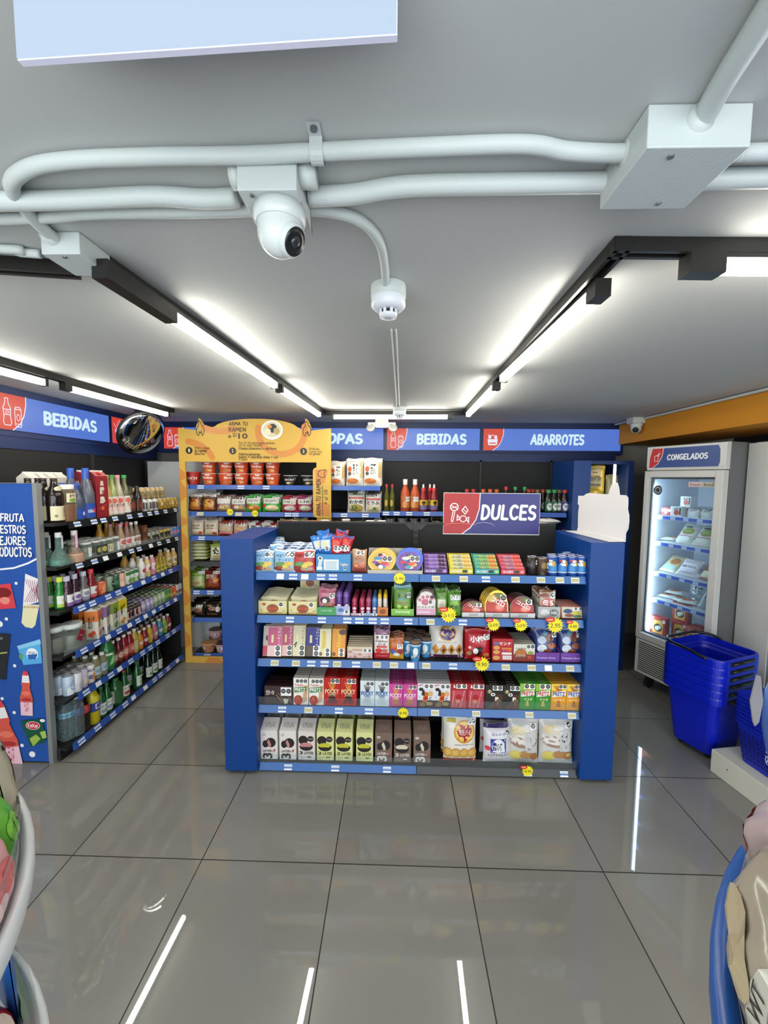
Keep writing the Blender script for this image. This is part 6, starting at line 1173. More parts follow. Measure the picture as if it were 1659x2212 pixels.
# ------------------------------------------------------------------ drinks on the long wall
RZ = math.pi/2
def dput(pr_, px, k, X, lab, grp, cat, rz=0, dz=0):
    z = DZ[k]; y = yof(px, X, z+.05)
    return place(pr_, (X, y, z+.0006+dz), RZ+rz, lab, grp, cat=cat)
def drun(pr_, pxs, k, desc, cat, where, depth=2, X0=-.548, dx=.075, dz=0, step=None):
    """one kind of drink along a shelf: photo columns pxs, 'depth' rows back to the wall"""
    n = len(pxs)
    for j, px in enumerate(pxs):
        y = yof(px, X0, DZ[k]+.05); xs = X0
        if y < .685: y = .685+.004*k; xs = xof(px, y, DZ[k]+.05)
        for i in range(depth):
            a = '' if n == 1 else ' %s from poster,' % ['first', 'second', 'third', 'fourth', 'fifth', 'sixth', 'seventh', 'eighth', 'ninth', 'tenth'][j]
            place(pr_, (xs-i*dx, y+.004*math.sin(7*i+j), DZ[k]+.0006+dz), RZ+.35*math.sin(3*i+px), '%s %s,%s %s row' % (desc, where, a, ORD[i]), desc+'s', cat=cat)
SHN = ['on top drinks shelf', 'on second drinks shelf', 'on third drinks shelf', 'on fourth drinks shelf', 'on fifth drinks shelf', 'on lowest drinks shelf']
def prof(kind, h, r):
    K = {'sake': [(.9, 0), (1, .02), (1, .58), (.92, .66), (.45, .80), (.36, .95)], 'wine': [(.92, 0), (1, .02), (1, .50), (.7, .66), (.42, .78), (.38, .95)], 'pet': [(.85, 0), (1, .04), (.96, .3), (1, .5), (1, .62), (.5, .84), (.42, .92)], 'big': [(.8, 0), (1, .05), (.95, .2), (1, .35), (.97, .5), (1, .6), (.5, .84), (.32, .88), (.32, .93)],
         'soju': [(.92, 0), (1, .02), (1, .48), (.55, .72), (.42, .82), (.4, .95)], 'ramune': [(.9, 0), (1, .03), (1, .42), (.62, .52), (.78, .62), (.74, .68), (.5, .8), (.5, .88)], 'jar': [(.95, 0), (1, .04), (1, .78), (.8, .86), (.78, .9)], 'flask': [(.95, 0), (1, .06), (.9, .2), (.6, .36), (.34, .5), (.30, .92)], 'aloe': [(.9, 0), (1, .03), (1, .6), (.9, .7), (.45, .88), (.42, .92)], 'squat': [(.95, 0), (1, .05), (1, .55), (.45, .82), (.42, .92)]}[kind]
    return [(a*r, b*h) for a, b in K]
def carton_(w, h, d, body, arts, cap=None, name='drink_carton'):
    m = MB(); m.box(-w/2, -d/2, 0, w/2, d/2, h*.88, mat(body, .4))
    m.prism([(-d/2, h*.88), (d/2, h*.88), (.006, h*.97), (-.006, h*.97)], -w/2, w/2, mat(body, .4), lambda p, q, t: (t, p, q)); m.box(-w/2, -.004, h*.97, w/2, .004, h, mat('e8e4dc', .45))
    art(m, arts, lambda u, v, o: ((u-.5)*w, -d/2-o, v*h*.88), w, h*.88); art(m, arts, lambda u, v, o: (w/2+o, (u-.5)*d, v*h*.88), d, h*.88); art(m, arts, lambda u, v, o: (-w/2-o, (.5-u)*d, v*h*.88), d, h*.88)
    o = m.build(name)
    if cap: c = MB(); c.T = Matrix.Translation((0, -d*.25, h*.925)) @ Matrix.Rotation(.7, 4, 'X'); c.lathe([(.013, -.004), (.013, .012)], mat(cap, .4), 12); c.build('cap', o)
    return o
# top shelf
k = 0; z = DZ[0]
bsk = fbottle('sake_bottle', prof('sake', .27, .044), mat('1c1512', .1), .012, '2a2018', [('r', 0, 0, 1, .62, 'd8d0ac'), ('t', 'くろうわ', .64, .34, .2, .46, '2a2420', .02), ('t', '焼', .25, .2, .14, .12, '3a342c', .01)], (.012, .15), 18)
nk = MB(); art(nk, [('e', .5, .5, .4, .5, 'ddd6b4')], lambda u, v, o: ((.030+o)*math.sin((u-.5)*2), -(.030+o)*math.cos((u-.5)*2), .185+v*.03), .06, .03, .0045, .0003, 6); nk.build('neck_label', bsk)
drun(bsk, (97, 119), 0, 'dark brown sake bottle with cream label', 'sake bottle', SHN[0], 2, -.555, .095)
sakc = carton_(.085, .30, .085, 'd6d2c8', [('r', .1, .1, .9, .5, 'c8c0b0')], None)
for i in range(5): place(sakc, (-.80 if i < 4 else -.9, yof(62+20*i if i < 4 else 150, -.80, z+.3), z+.0006), RZ, 'white-topped tall sake carton at the back of the top drinks shelf, %s' % ['first', 'second', 'third', 'fourth', 'fifth'][i], 'tall sake cartons', cat='drink carton')
plum = fbottle('plum_wine_bottle', prof('jar', .235, .050), clear('e8d8b8', .08, .04), .028, 'dcd8d0', [('r', .25, .25, .75, .9, 'd8d0b0'), ('e', .5, .4, .16, .14, '7a9a4a'), ('t', '梅', .5, .7, .3, .24, '7a4a30', .02)], (.095, .18), 18, ([(.048, .0), (.049, .09), (.049, .1)], mat('7a3c1a', .3)))
drun(plum, (144,), 0, 'plum wine jar with whole plums', 'plum wine', SHN[0], 1, -.555)
blu = fbottle('sake_bottle', prof('wine', .235, .040), mat('44506a', .25), .02, '1f4ab0', [('r', 0, 0, 1, 1, '1f48a8'), ('e', .6, .5, .2, .2, 'd8dce8')], (.008, .072), 18); 
bt = MB(); bt.lathe([(.0165, .170), (.0165, .228)], mat('2a52b0', .3), 14); bt.build('neck_foil', blu)
drun(blu, (166,), 0, 'small blue sake bottle', 'sake bottle', SHN[0], 2, -.55, .09)
blt = fbottle('sake_bottle', prof('wine', .33, .046), mat('565a68', .22), .03, '2a56b4', [('r', 0, 0, 1, 1, '2048a4'), ('e', .7, .5, .16, .2, 'c83a4a'), ('t', 'sake', .4, .5, .3, .3, 'd0d8ea', .02)], (.008, .10), 18)
bt = MB(); bt.lathe([(.0195, .25), (.0195, .322)], mat('2f5cb8', .3), 14); bt.build('neck_foil', blt)
drun(blt, (188,), 0, 'tall blue-capped sake bottle', 'sake bottle', SHN[0], 2, -.552, .1)
rc = carton_(.095, .315, .085, '8a1a26', [('s', [(.2, .2), (.8, .3)], .03, 'b8303a'), ('t', '黒', .5, .82, .3, .12, 'e8d8c0', .02), ('t', '霧', .5, .64, .4, .18, 'e6dcc8', .04), ('t', '島', .5, .42, .44, .18, 'e6dcc8', .04), ('e', .5, .22, .12, .05, 'd8642a')], 'c82a30')
drun(rc, (211,), 0, 'red sake carton with bold white brush letters', 'drink carton', SHN[0], 2, -.56, .1)
def umes(body, cap, lab, hh): return fbottle('plum_wine_bottle', prof('wine', hh, .038), mat(body, .15), .022, cap, [('r', 0, 0, 1, 1, lab), ('e', .4, .75, .2, .14, 'd8604a'), ('e', .65, .35, .2, .2, 'e8b8a8'), ('t', 'うめ', .5, .5, .4, .2, '6a3a30', .02)], (.01, hh*.46), 16)
drun(umes('b89a62', 'd8b83a', 'e0d0c0', .29), (230,), 0, 'golden plum wine bottle with yellow cap', 'plum wine', SHN[0], 3, -.55, .085)
drun(umes('8a9a5a', '3a8a44', 'e0d4d0', .29), (243,), 0, 'pale green plum wine bottle with green cap', 'plum wine', SHN[0], 3, -.55, .085)
drun(umes('a8a08a', 'd88a9a', 'e2ccc8', .29), (256,), 0, 'cloudy plum wine bottle with pink cap', 'plum wine', SHN[0], 3, -.55, .085)
drun(umes('5a5a3c', '2f9a4a', 'dcd8d0', .29), (270,), 0, 'olive plum wine bottle with green cap', 'plum wine', SHN[0], 3, -.55, .085)
dkb = fbottle('liqueur_bottle', prof('squat', .21, .034), mat('1f1512', .1), .02, '2a2422', [('r', 0, 0, 1, 1, '4a2a1c'), ('e', .5, .5, .3, .3, '8a3a2a')], (.012, .10), 16)
drun(dkb, (282, 296), 0, 'small dark liqueur bottle with black cap', 'liqueur bottle', SHN[0], 2, -.548, .08)
gcan = fcan('drink_can', .027, .092, 'b8a070', [('r', 0, .2, 1, .7, '8a7a50'), ('o', 1, .55, .5, .85, .8)]); scan = fcan('drink_can', .027, .092, 'c8c6c2', [('r', 0, .15, .5, .8, '3a3432'), ('t', 'COFFEE', .25, .5, .8, .14, 'd8d4cc', .01, 90)]); ycan = fcan('drink_can', .027, .092, 'a8883a', [('r', 0, .3, 1, .7, '8a6a2a'), ('e', .5, .5, .2, .2, 'd8c07a')])
drun(scan, (311, 322, 333), 0, 'silver and black coffee can', 'drink can', SHN[0], 3, -.54, .058)
drun(gcan, (307, 318, 329, 339, 349), 0, 'golden coffee can stacked', 'drink can', SHN[0]+', upper layer', 2, -.60, .058, .0935)
for j, px in enumerate((318, 329, 339)): place(scan, (-.714, yof(px, -.60, z+.1), z+.0006), RZ, 'silver coffee can under the stacked golden ones, %s' % ['first', 'second', 'third'][j], 'silver cans under the stack', cat='drink can')
drun(ycan, (345, 353, 361, 369, 377), 0, 'yellow-brown coffee can', 'drink can', SHN[0], 3, -.54, .058)
# second shelf
k = 1; z = DZ[1]
fl = fbottle('sake_flask', prof('flask', .20, .052), clear('b8d8d0', .14, .05), .03, 'cfd4d0', None, inner=([(.049, 0), (.050, .012), (.046, .03)], mat('6aa89a', .3)))
fs_ = MB(); fs_.box(-.008, -.021, .10, .008, -.0195, .178, mat('e2e6e8', .4)); fs_.build('paper_strip', fl)
drun(fl, (101,), 1, 'clear sake flask with white strip behind the poster', 'sake flask', SHN[1], 1, -.56); drun(fl, (128,), 1, 'clear sake flask with white strip and blue-green drink', 'sake flask', SHN[1], 1, -.545)
flp = fbottle('sake_flask', prof('flask', .20, .052), clear('e8d8cc', .14, .05), .03, 'd8d0cc', None, inner=([(.049, 0), (.050, .012), (.046, .05)], mat('c8a088', .3)))
fs_ = MB(); fs_.box(-.007, -.021, .09, .007, -.0195, .178, mat('d8b0cc', .4)); fs_.build('paper_strip', flp); drun(flp, (162,), 1, 'clear sake flask with pink strip and beige drink', 'sake flask', SHN[1], 1, -.545)
jr = lambda c, lab: fbottle('cup_sake_jar', prof('jar', .115, .036), clear('e0e8e2', .1, .05), .014, 'c9ccca', lab, (.015, .075), 16, inner=([(.033, 0), (.034, .07)], mat(c, .3)), capr=.034)
jA = jr('9a9c94', [('r', .2, 0, 1, 1, 'dcdcd6'), ('r', .5, .2, .9, .5, '5a5a58')]); jB = jr('3a4a30', [('r', 0, 0, 1, 1, '2e3a2a'), ('e', .5, .5, .2, .3, 'b8a85a')]); jC = jr('5a6a3a', [('r', 0, 0, .8, .9, 'c8c4a0'), ('t', '酒', .4, .5, .3, .5, '2a2a20', .03)])
drun(jA, (184,), 1, 'clear cup sake jar with white label', 'sake jar', SHN[1], 3, -.55, .08); drun(jB, (204, 218), 1, 'dark green cup sake jar', 'sake jar', SHN[1], 3, -.545, .08); drun(jC, (232,), 1, 'green cup sake jar with cream label', 'sake jar', SHN[1], 3, -.545, .08); drun(jA, (247,), 1, 'clear cup sake jar with printed stripe', 'sake jar', SHN[1], 1, -.545, .08)
yb_ = fbottle('juice_liqueur_bottle', prof('soju', .20, .032), mat('b88a2a', .15), .022, 'd8b42a', [('r', 0, 0, 1, 1, 'd8c27a')], (.012, .085), 14)
for j, px in enumerate((216, 232, 246)): dput(yb_, px, 1, -.66, 'amber bottle with yellow cap behind the sake jars, %s from the poster' % ['first', 'second', 'third'][j], 'amber yellow-capped bottles', 'liqueur bottle')
pk_ = fbottle('juice_liqueur_bottle', prof('soju', .19, .030), mat('a88a6a', .15), .022, 'd88aa8', [('r', 0, 0, 1, 1, 'e0ccc8'), ('e', .5, .6, .3, .24, 'c84a4a')], (.012, .085), 14); rd_ = fbottle('juice_liqueur_bottle', prof('soju', .19, .030), mat('8a6a5a', .15), .022, 'b83038', [('r', 0, 0, 1, 1, 'dcc8c8'), ('e', .5, .6, .3, .24, 'b84a5a')], (.012, .085), 14); wh_ = fbottle('juice_liqueur_bottle', prof('soju', .19, .030), mat('7a6a5c', .15), .022, 'd8d4cc', [('r', 0, 0, 1, 1, 'd8d2cc'), ('e', .5, .6, .3, .24, '9a6a5a')], (.012, .085), 14)
drun(pk_, (261,), 1, 'peach liqueur bottle with pink cap', 'liqueur bottle', SHN[1], 2, -.545, .075); drun(rd_, (274,), 1, 'peach liqueur bottle with red cap', 'liqueur bottle', SHN[1], 2, -.545, .075); drun(wh_, (284, 294), 1, 'brownish liqueur bottle with white cap', 'liqueur bottle', SHN[1], 2, -.545, .075)
bpk = fbox('coffee_carton', .062, .075, .06, '5a3424', [('e', .5, .5, .3, .3, '8a5a3a'), ('r', .1, .1, .9, .2, '3a2018')])
for i in range(2): dput(bpk, 306, 1, -.55, 'small brown coffee carton, %s of two' % ['lower', 'upper'][i], 'small brown coffee cartons', 'drink carton', 0, .076*i)
ecan = fcan('drink_can', .025, .085, 'b89a3a', [('r', 0, .2, .5, .8, '2a2620'), ('t', 'L', .7, .5, .2, .4, 'e8e0c0', .03)]); ecb = fcan('drink_can', .025, .085, '8a8a80', [('r', 0, .1, .6, .7, '1c1c1e'), ('e', .7, .6, .2, .2, 'c8b04a')]); ecu = fcan('drink_can', .025, .085, '4a78b8', [('r', 0, .3, 1, .6, '8ab0d8'), ('e', .5, .5, .2, .2, 'c85a6a')])
drun(ecb, (319, 328, 337), 1, 'small black and silver energy can', 'drink can', SHN[1], 4, -.54, .054); drun(ecan, (346, 354, 361), 1, 'small golden energy can', 'drink can', SHN[1], 4, -.54, .054); drun(ecu, (369, 376, 383), 1, 'small blue energy can', 'drink can', SHN[1], 4, -.54, .054)
# third shelf
k = 2
def ram(body, cap, lab): return fbottle('marble_soda_bottle', prof('ramune', .205, .032), mat(body, .08), .03, cap, [('r', 0, 0, 1, 1, 'd8dad6'), ('r', 0, .0, 1, .3, lab), ('e', .5, .6, .2, .2, lab), ('o', 1, .74, .3, .98, .75)], (.012, .082), 16)
drun(ram('2a7a30', 'c8d84a', 'a8c04a'), (107, 129), 2, 'green marble soda bottle', 'marble soda', SHN[2], 2, -.55, .075); drun(ram('3a2430', 'b8b4cc', '7a5a9a'), (146, 161), 2, 'dark purple marble soda bottle', 'marble soda', SHN[2], 2, -.55, .075); drun(ram('6a6468', 'b8bcc4', '8a8aa0'), (181,), 2, 'grey marble soda bottle', 'marble soda', SHN[2], 2, -.55, .075); drun(ram('8a2430', 'c83a4a', 'b85a6a'), (197,), 2, 'red marble soda bottle', 'marble soda', SHN[2], 2, -.55, .075)
oc2 = fcan('drink_can', .033, .092, 'd0603a', [('e', .5, .5, .3, .4, 'e89a6a'), ('s', [(.2, .2), (.6, .5), (.5, .9)], .12, 'e8d0b8')]); gc2 = fcan('drink_can', .031, .105, '8a9a84', [('e', .5, .5, .25, .3, '1c2a24'), ('r', .3, .46, .7, .54, 'd8dcd4')])
drun(oc2, (216,), 2, 'wide orange fruit can', 'drink can', SHN[2], 2, -.55, .07); drun(gc2, (234,), 2, 'grey-green beer can with a dark circle', 'drink can', SHN[2], 2, -.55, .07)
dgc = fcan('drink_can', .028, .105, '2e5a40', [('r', 0, .3, 1, .6, '4a7a58')]); pcn = fcan('drink_can', .030, .100, 'dca890', [('r', 0, 0, 1, .4, 'e8c4b0')]); wgc = fcan('drink_can', .029, .10, 'd8dcd0', [('r', 0, .7, 1, 1, '3a7a40'), ('e', .5, .25, .3, .2, '6aa04a'), ('o', 1, .6, .4, .9, .75)])
drun(dgc, (248,), 2, 'dark green can', 'drink can', SHN[2], 3, -.55, .066); drun(pcn, (260,), 2, 'peach coloured can', 'drink can', SHN[2], 2, -.548, .066); drun(wgc, (272, 281, 290), 2, 'white and green can', 'drink can', SHN[2], 3, -.548, .064)
ojb = fbottle('juice_bottle', prof('pet', .19, .033), mat('d8a04a', .15), .02, 'a8cc3a', [('r', 0, 0, 1, 1, 'd8d0a8'), ('e', .5, .5, .3, .35, 'e08a2a')], (.03, .10), 14)
for j, px in enumerate((270, 290)): dput(ojb, px, 2, -.68, 'orange juice bottle behind the white and green cans, %s' % ['first', 'second'][j], 'orange juice bottles', 'juice bottle')
for c, cap, px, ds in (('e4e2dc', 'e8e6e2', 305, 'white'), ('d8c07a', 'e4e2da', 317, 'pale yellow'), ('d88aa8', 'e8e0e2', 328, 'pink')):
    drun(fbottle('yogurt_drink_bottle', prof('aloe', .165, .030), mat(c, .3), .02, cap, [('r', 0, .4, 1, 1, 'e8e0dc'), ('e', .5, .6, .25, .2, 'c83a4a')], (.012, .10), 14), (px,), 2, ds+' yogurt drink bottle', 'yogurt drink', SHN[2], 2, -.545, .07)
ysb = fbottle('tea_bottle', prof('squat', .12, .026), mat('a8902a', .2), .016, 'b8983a', [('r', 0, 0, 1, 1, 'c8b04a'), ('r', .2, .3, .8, .7, '6a7a2a')], (.01, .06), 12); bgb = fbottle('tea_bottle', prof('pet', .165, .031), mat('c8a468', .15), .02, 'dedad0', [('r', 0, 0, 1, 1, 'd8cca8'), ('e', .5, .5, .3, .3, '9a7a4a')], (.03, .09), 14)
drun(ysb, (339, 346, 353), 2, 'small yellow tea bottle', 'tea bottle', SHN[2], 3, -.54, .056); drun(bgb, (363, 374), 2, 'beige tea bottle with white cap', 'tea bottle', SHN[2], 2, -.548, .07)
# fourth shelf
bj = fbottle('big_plum_jar', prof('jar', .165, .066), clear('e6ece8', .05, .05), .03, 'cdd2d0', None, inner=([(.055, .004), (.060, .06), (.05, .09)], mat('77776c', .3)), capr=.055)
drun(bj, (117,), 3, 'big clear plum jar behind the poster edge', 'jar', SHN[3], 1, -.575); JARS = dput(bj, 157, 3, -.57, 'big clear plum jar with dark red tag on fourth drinks shelf', None, 'jar')
rtg = MB(); rtg.T = Matrix.Translation((-.02, -.072, .09)) @ Matrix.Rotation(.6, 4, 'Y'); rtg.box(-.022, -.001, -.032, .022, .001, .032, mat('8a2434', .4)); art(rtg, [('t', 'plum', .5, .5, .6, .2, 'd8a8a8', .01)], lambda u, v, o: ((u-.5)*.044, -.001-o, (v-.5)*.064), .044, .064); rtg.build('paper_tag', JARS)
for body, fr_, tx, px, ds in (('dd7a2a', 'e0522a', 'あんず', 203, 'orange'), ('8a6a9a', '3a3a7a', 'ブルー', 222, 'purple'), ('8aa83a', '5a8a34', 'うめ', 239, 'green'), ('d8c02a', 'd8862a', 'ゆず', 257, 'yellow')):
    c_ = carton_(.072, .215, .075, 'e2dccc', [('r', 0, .62, 1, 1, body), ('r', 0, .0, .06, .62, body), ('t', tx, .5, .60, .5, .5, '1c1a18', .03), ('e', .4, .16, .18, .08, fr_), ('e', .62, .22, .18, .08, fr_), ('e', .5, .10, .16, .07, fr_)])
    drun(c_, (px,), 3, ds+' and white fruit wine carton', 'drink carton', SHN[3], 2, -.555, .085)
for pxs, body, arts, ds in (((273, 281, 289, 297), '3a2a2c', [('r', 0, .1, 1, .8, 'd8a8a4'), ('e', .5, .5, .2, .3, '2a2022'), ('r', .7, .2, .9, .8, '2a2022')], 'black and pink drink can'), ((306, 316, 324), 'a89ac0', [('r', 0, .5, 1, .8, 'd0c8dc'), ('o', 1, .5, .4, .8, .7)], 'lilac drink can'), ((333, 341, 349), '9ab87a', [('r', 0, .5, 1, .9, 'd0d8c0'), ('o', 1, .5, .4, .8, .7)], 'pale green drink can'), ((355, 361), '3a8a44', [('r', 0, .3, 1, .6, '8ab84a'), ('o', 1, .5, .5, .8, .8)], 'green drink can'), ((367, 373), 'c8603a', [('r', 0, .2, 1, .5, 'd8b06a')], 'orange drink can'), ((380, 386), 'cfcac6', [('r', 0, .2, 1, .5, '9a5a50')], 'white drink can')):
    drun(fcan('drink_can', .026, .098, body, arts), pxs, 3, ds, 'drink can', SHN[3], 5, -.54, .056)
# fifth shelf
wb = fcan('drink_can', .033, .122, 'b4c4d6', [('r', 0, .0, 1, .4, 'd8e0e8'), ('s', arc(.45, .5, .25, .25, 40, 330, 10), .05, '7a9ac0'), ('t', 'soda', .4, .45, .5, .12, 'e8eef4', .02)], rough=.2)
drun(wb, (112, 128, 147), 4, 'pale blue metallic can', 'drink can', SHN[4], 3, -.548, .07); drun(fcan('drink_can', .032, .122, 'd4d4d8', [('s', arc(.5, .3, .25, .2, 0, 300, 10), .06, '9aaac0')], rough=.2), (165,), 4, 'white metallic can', 'drink can', SHN[4], 3, -.548, .07); drun(fcan('drink_can', .031, .122, 'c8bcd0', [('r', .2, .2, .8, .5, 'd8c8a0')], rough=.2), (178,), 4, 'pale lilac metallic can', 'drink can', SHN[4], 3, -.548, .07)
drun(fcan('drink_can', .031, .122, 'e6e2da', [('t', 'MILKY', .5, .76, .9, .16, '2a3a8a', .03), ('e', .4, .35, .18, .14, '5a6aa8'), ('e', .62, .25, .18, .12, 'd88a4a'), ('e', .6, .48, .12, .1, 'e0a05a')], rough=.25), (193,), 4, 'cream milk soda can with blue letters', 'drink can', SHN[4], 3, -.548, .07)
cwb = fbottle('juice_bottle', prof('aloe', .155, .032), clear('c8c4a0', .3, .08), .02, 'e6e6e2', [('r', 0, 0, 1, 1, 'b8c4cc'), ('e', .5, .5, .3, .3, '7a9ab0')], (.03, .085), 14, inner=([(.029, 0), (.030, .10)], mat('a8a078', .3))); drun(cwb, (207, 220), 4, 'pale juice bottle with white cap', 'juice bottle', SHN[4], 3, -.548, .072)
drun(fbottle('aloe_drink_bottle', prof('aloe', .235, .047), mat('2a6a38', .15), .028, 'e6e8e4', [('r', 0, 0, 1, 1, '2f7a3c'), ('p', [(.3, .1), (.7, .2), (.6, .9), (.45, .6)], '9ac88a'), ('r', .1, .8, .5, .95, 'd0dcc8')], (.03, .13), 16), (232,), 4, 'big green aloe drink bottle', 'juice bottle', SHN[4], 1, -.56, .1)
for pxs, c, cap, lb, ds in (((244, 256), '5a1c1c', 'e2e0dc', '7a3a34', 'dark red tea'), ((268, 279), '8a1f26', 'e2e0dc', 'c85a4a', 'red juice'), ((290,), 'b8a04a', 'e4e2da', 'c8b87a', 'pale yellow juice')): drun(fbottle('juice_bottle', prof('pet', .195, .031), mat(c, .12), .02, cap, [('r', 0, 0, 1, 1, lb), ('e', .5, .5, .3, .3, 'c8b0a0')], (.03, .10), 14), pxs, 4, ds+' bottle with white cap', 'juice bottle', SHN[4], 3, -.548, .07)
for px, c, ds in ((301, 'd8862a', 'orange'), (312, '8a2c30', 'red'), (322, 'c8a030', 'amber'), (333, 'b86a78', 'pink'), (344, '4a8aa8', 'blue'), (354, '8aa84a', 'green'), (362, '8a3440', 'wine red')): drun(fbottle('juice_bottle', prof('pet', .15, .028), mat(c, .12), .018, 'dedcd6', [('r', 0, 0, 1, 1, c), ('e', .5, .5, .3, .3, 'd8d0c0')], (.03, .075), 14), (px,), 4, 'small '+ds+' drink bottle with white cap', 'juice bottle', SHN[4], 4, -.548, .062)
# lowest shelf
wtr = fbottle('water_bottle', prof('big', .30, .050), clear('cfe2e6', .10, .04), .022, '5a9ab8', [('r', 0, 0, 1, 1, '8ab4c4'), ('r', 0, .3, 1, .6, '5a94b0')], (.15, .185), 18, ang=5.5)
drun(wtr, (119, 144), 5, 'big clear water bottle, pale blue cap', 'water bottle', SHN[5], 2, -.57, .105); drun(fbottle('water_bottle', prof('big', .27, .042), clear('c8d4d8', .12, .04), .022, 'c0c8cc', [('r', 0, 0, 1, 1, '3a5a8a')], (.14, .18), 16, ang=5.5), (167,), 5, 'clear water bottle with dark blue label', 'water bottle', SHN[5], 2, -.56, .09)
drun(fbottle('cola_bottle', prof('big', .26, .038), mat('1c100e', .08), .02, 'b82c2a', [('r', 0, 0, 1, 1, 'a83a3a'), ('s', [(.1, .4), (.5, .6), (.9, .5)], .2, 'e8d8d0')], (.125, .175), 16), (181,), 5, 'dark cola bottle with red label', 'soda bottle', SHN[5], 2, -.55, .085)
drun(fbottle('soda_bottle', prof('big', .275, .042), mat('b8a818', .08), .02, 'c9ccc8', [('r', 0, 0, 1, .6, '2a3a8a'), ('r', 0, .6, 1, 1, 'c8c030'), ('r', .3, .15, .8, .5, 'd8dce8'), ('r', .36, .2, .74, .45, '3a4aa0')], (.09, .19), 16), (201,), 5, 'yellow soda bottle with blue label', 'soda bottle', SHN[5], 2, -.55, .09)
sj = lambda lab, fr_, body='1f5a30', cap='3a7a44': fbottle('soju_bottle', prof('soju', .215, .033), mat(body, .08), .014, cap, [('r', 0, 0, 1, 1, lab), ('t', '소주', .5, .7, .5, .2, '2a3a2a', .02), ('e', .5, .3, .25, .18, fr_)], (.02, .10), 16)
drun(sj('d4d8d0', '8a9ab0'), (219, 231), 5, 'green soju bottle with white label', 'soju bottle', SHN[5], 2, -.55, .075)
drun(fbottle('soju_bottle', prof('aloe', .20, .046), mat('2a5a30', .1), .02, '2f6a3a', [('r', 0, 0, .2, 1, 'cfd4c8'), ('r', .2, 0, .76, 1, '2c5c34'), ('r', .76, 0, 1, 1, 'd8c0b0')], (.02, .11), 16), (250,), 5, 'wide green bottle with a white-edged label', 'soju bottle', SHN[5], 1, -.56); drun(sj('d8d4cc', 'a84a3a', cap='b83a34'), (269,), 5, 'green soju bottle with red cap and red fruit label', 'soju bottle', SHN[5], 2, -.55, .075); drun(sj('d4d8d0', '8ac05a'), (296,), 5, 'green soju bottle with lime label', 'soju bottle', SHN[5], 2, -.55, .075)
dkg = sj('d4d4d0', '6a9a5a', '14241a', '2a4a34'); drun(dkg, (320, 331, 341), 5, 'dark green wine bottle with white label', 'wine bottle', SHN[5], 2, -.55, .08)
# ------------------------------------------------------------------ blue end cabinet with the gold bags
cb0, cb1 = 3.035, 3.555
cbn = empty('end_cabinet', (3.3, 2.2, 0), 'blue cabinet with a lit niche of gold bags at the end of the back wall', 'cabinet')
dkb = mat('123c7c', .45); L_(cbn, MB().box(cb0, 1.965, .0, cb0+.150, 2.02, 1.90, dkb).box(cb0, 2.02, 0, cb0+.02, 2.50, 1.90, dkb).box(cb1-.045, 1.963, 0, cb1, 2.50, 1.90, mat('0f2c62', .45)).box(cb0+.02, 1.966, 1.872, cb1-.045, 2.50, 1.90, mat('0f2c62', .45)).box(cb0+.02, 2.42, .0, cb1-.045, 2.50, 1.872, mat('2a2f36', .5)).box(cb0+.15, 1.966, .0, cb1-.045, 2.02, .10, dkb), 'body')
lt = L_(cbn, MB().box(3.415, 2.02, 1.55, 3.432, 2.035, 1.868, lit('fff2d0', 6.0)), 'niche_light')
for z in (.45, .85, 1.20, 1.53): L_(cbn, MB().box(cb0+.03, 2.06, z-.012, cb1-.05, 2.41, z, clear('dfe6e8', .08)), 'shelf')
gold = mat('dcbc50', .3, .35)
def goldbag(w_, h, body, arts, seed):
    o = fbag('gold_bag', w_, h, .05, body, arts, .2, seed=seed)
    o.data.materials[0] = gold if body == 'c9a23a' else o.data.materials[0]
    return o
g1 = goldbag(.20, .23, 'c9a23a', [('r', .04, .62, .80, .94, 'd8c8a4'), ('e', .22, .76, .1, .1, 'd88a3a'), ('r', .36, .72, .62, .75, '6a5a40'), ('r', .05, .16, .82, .56, 'a39a7c'), ('e', .28, .50, .18, .10, '857d68'), ('e', .62, .50, .18, .10, '857d68'), ('r', .05, .34, .82, .36, 'd8cfa8'), ('r', .3, .22, .76, .26, '55503e')], 3)
place(g1, (3.285, 2.12, 1.5306+.10), 0, 'shiny gold snack bag with grey panels in the upper niche', None, cat='snack bag')
g2 = goldbag(.24, .22, 'c9a23a', [], 7)
place(g2, (3.30, 2.17, 1.5306), .1, 'plain crumpled gold bag under the panelled one', 'gold bags in the niche', cat='snack bag')
g3 = fbag('gold_bag', .13, .25, .04, '8c8768', [('e', .4, .5, .2, .2, 'a39c74'), ('e', .6, .3, .2, .1, '77725a')], .18, seed=5)
place(g3, (3.475, 2.15, 1.5306), -.1, 'dull olive-grey bag standing beside the niche light', None, cat='snack bag')
# ------------------------------------------------------------------ upright freezer
U = Vector((.358, -.934, 0)).normalized(); NI = Vector((.934, .358, 0)).normalized()
FO = Vector((3.511, 1.694, 0)); FW, FD, FH = .575, .60, 2.0
fz = empty('upright_freezer', FO, 'tall grey glass-door freezer with a CONGELADOS header', 'freezer', math.atan2(U.y, U.x))
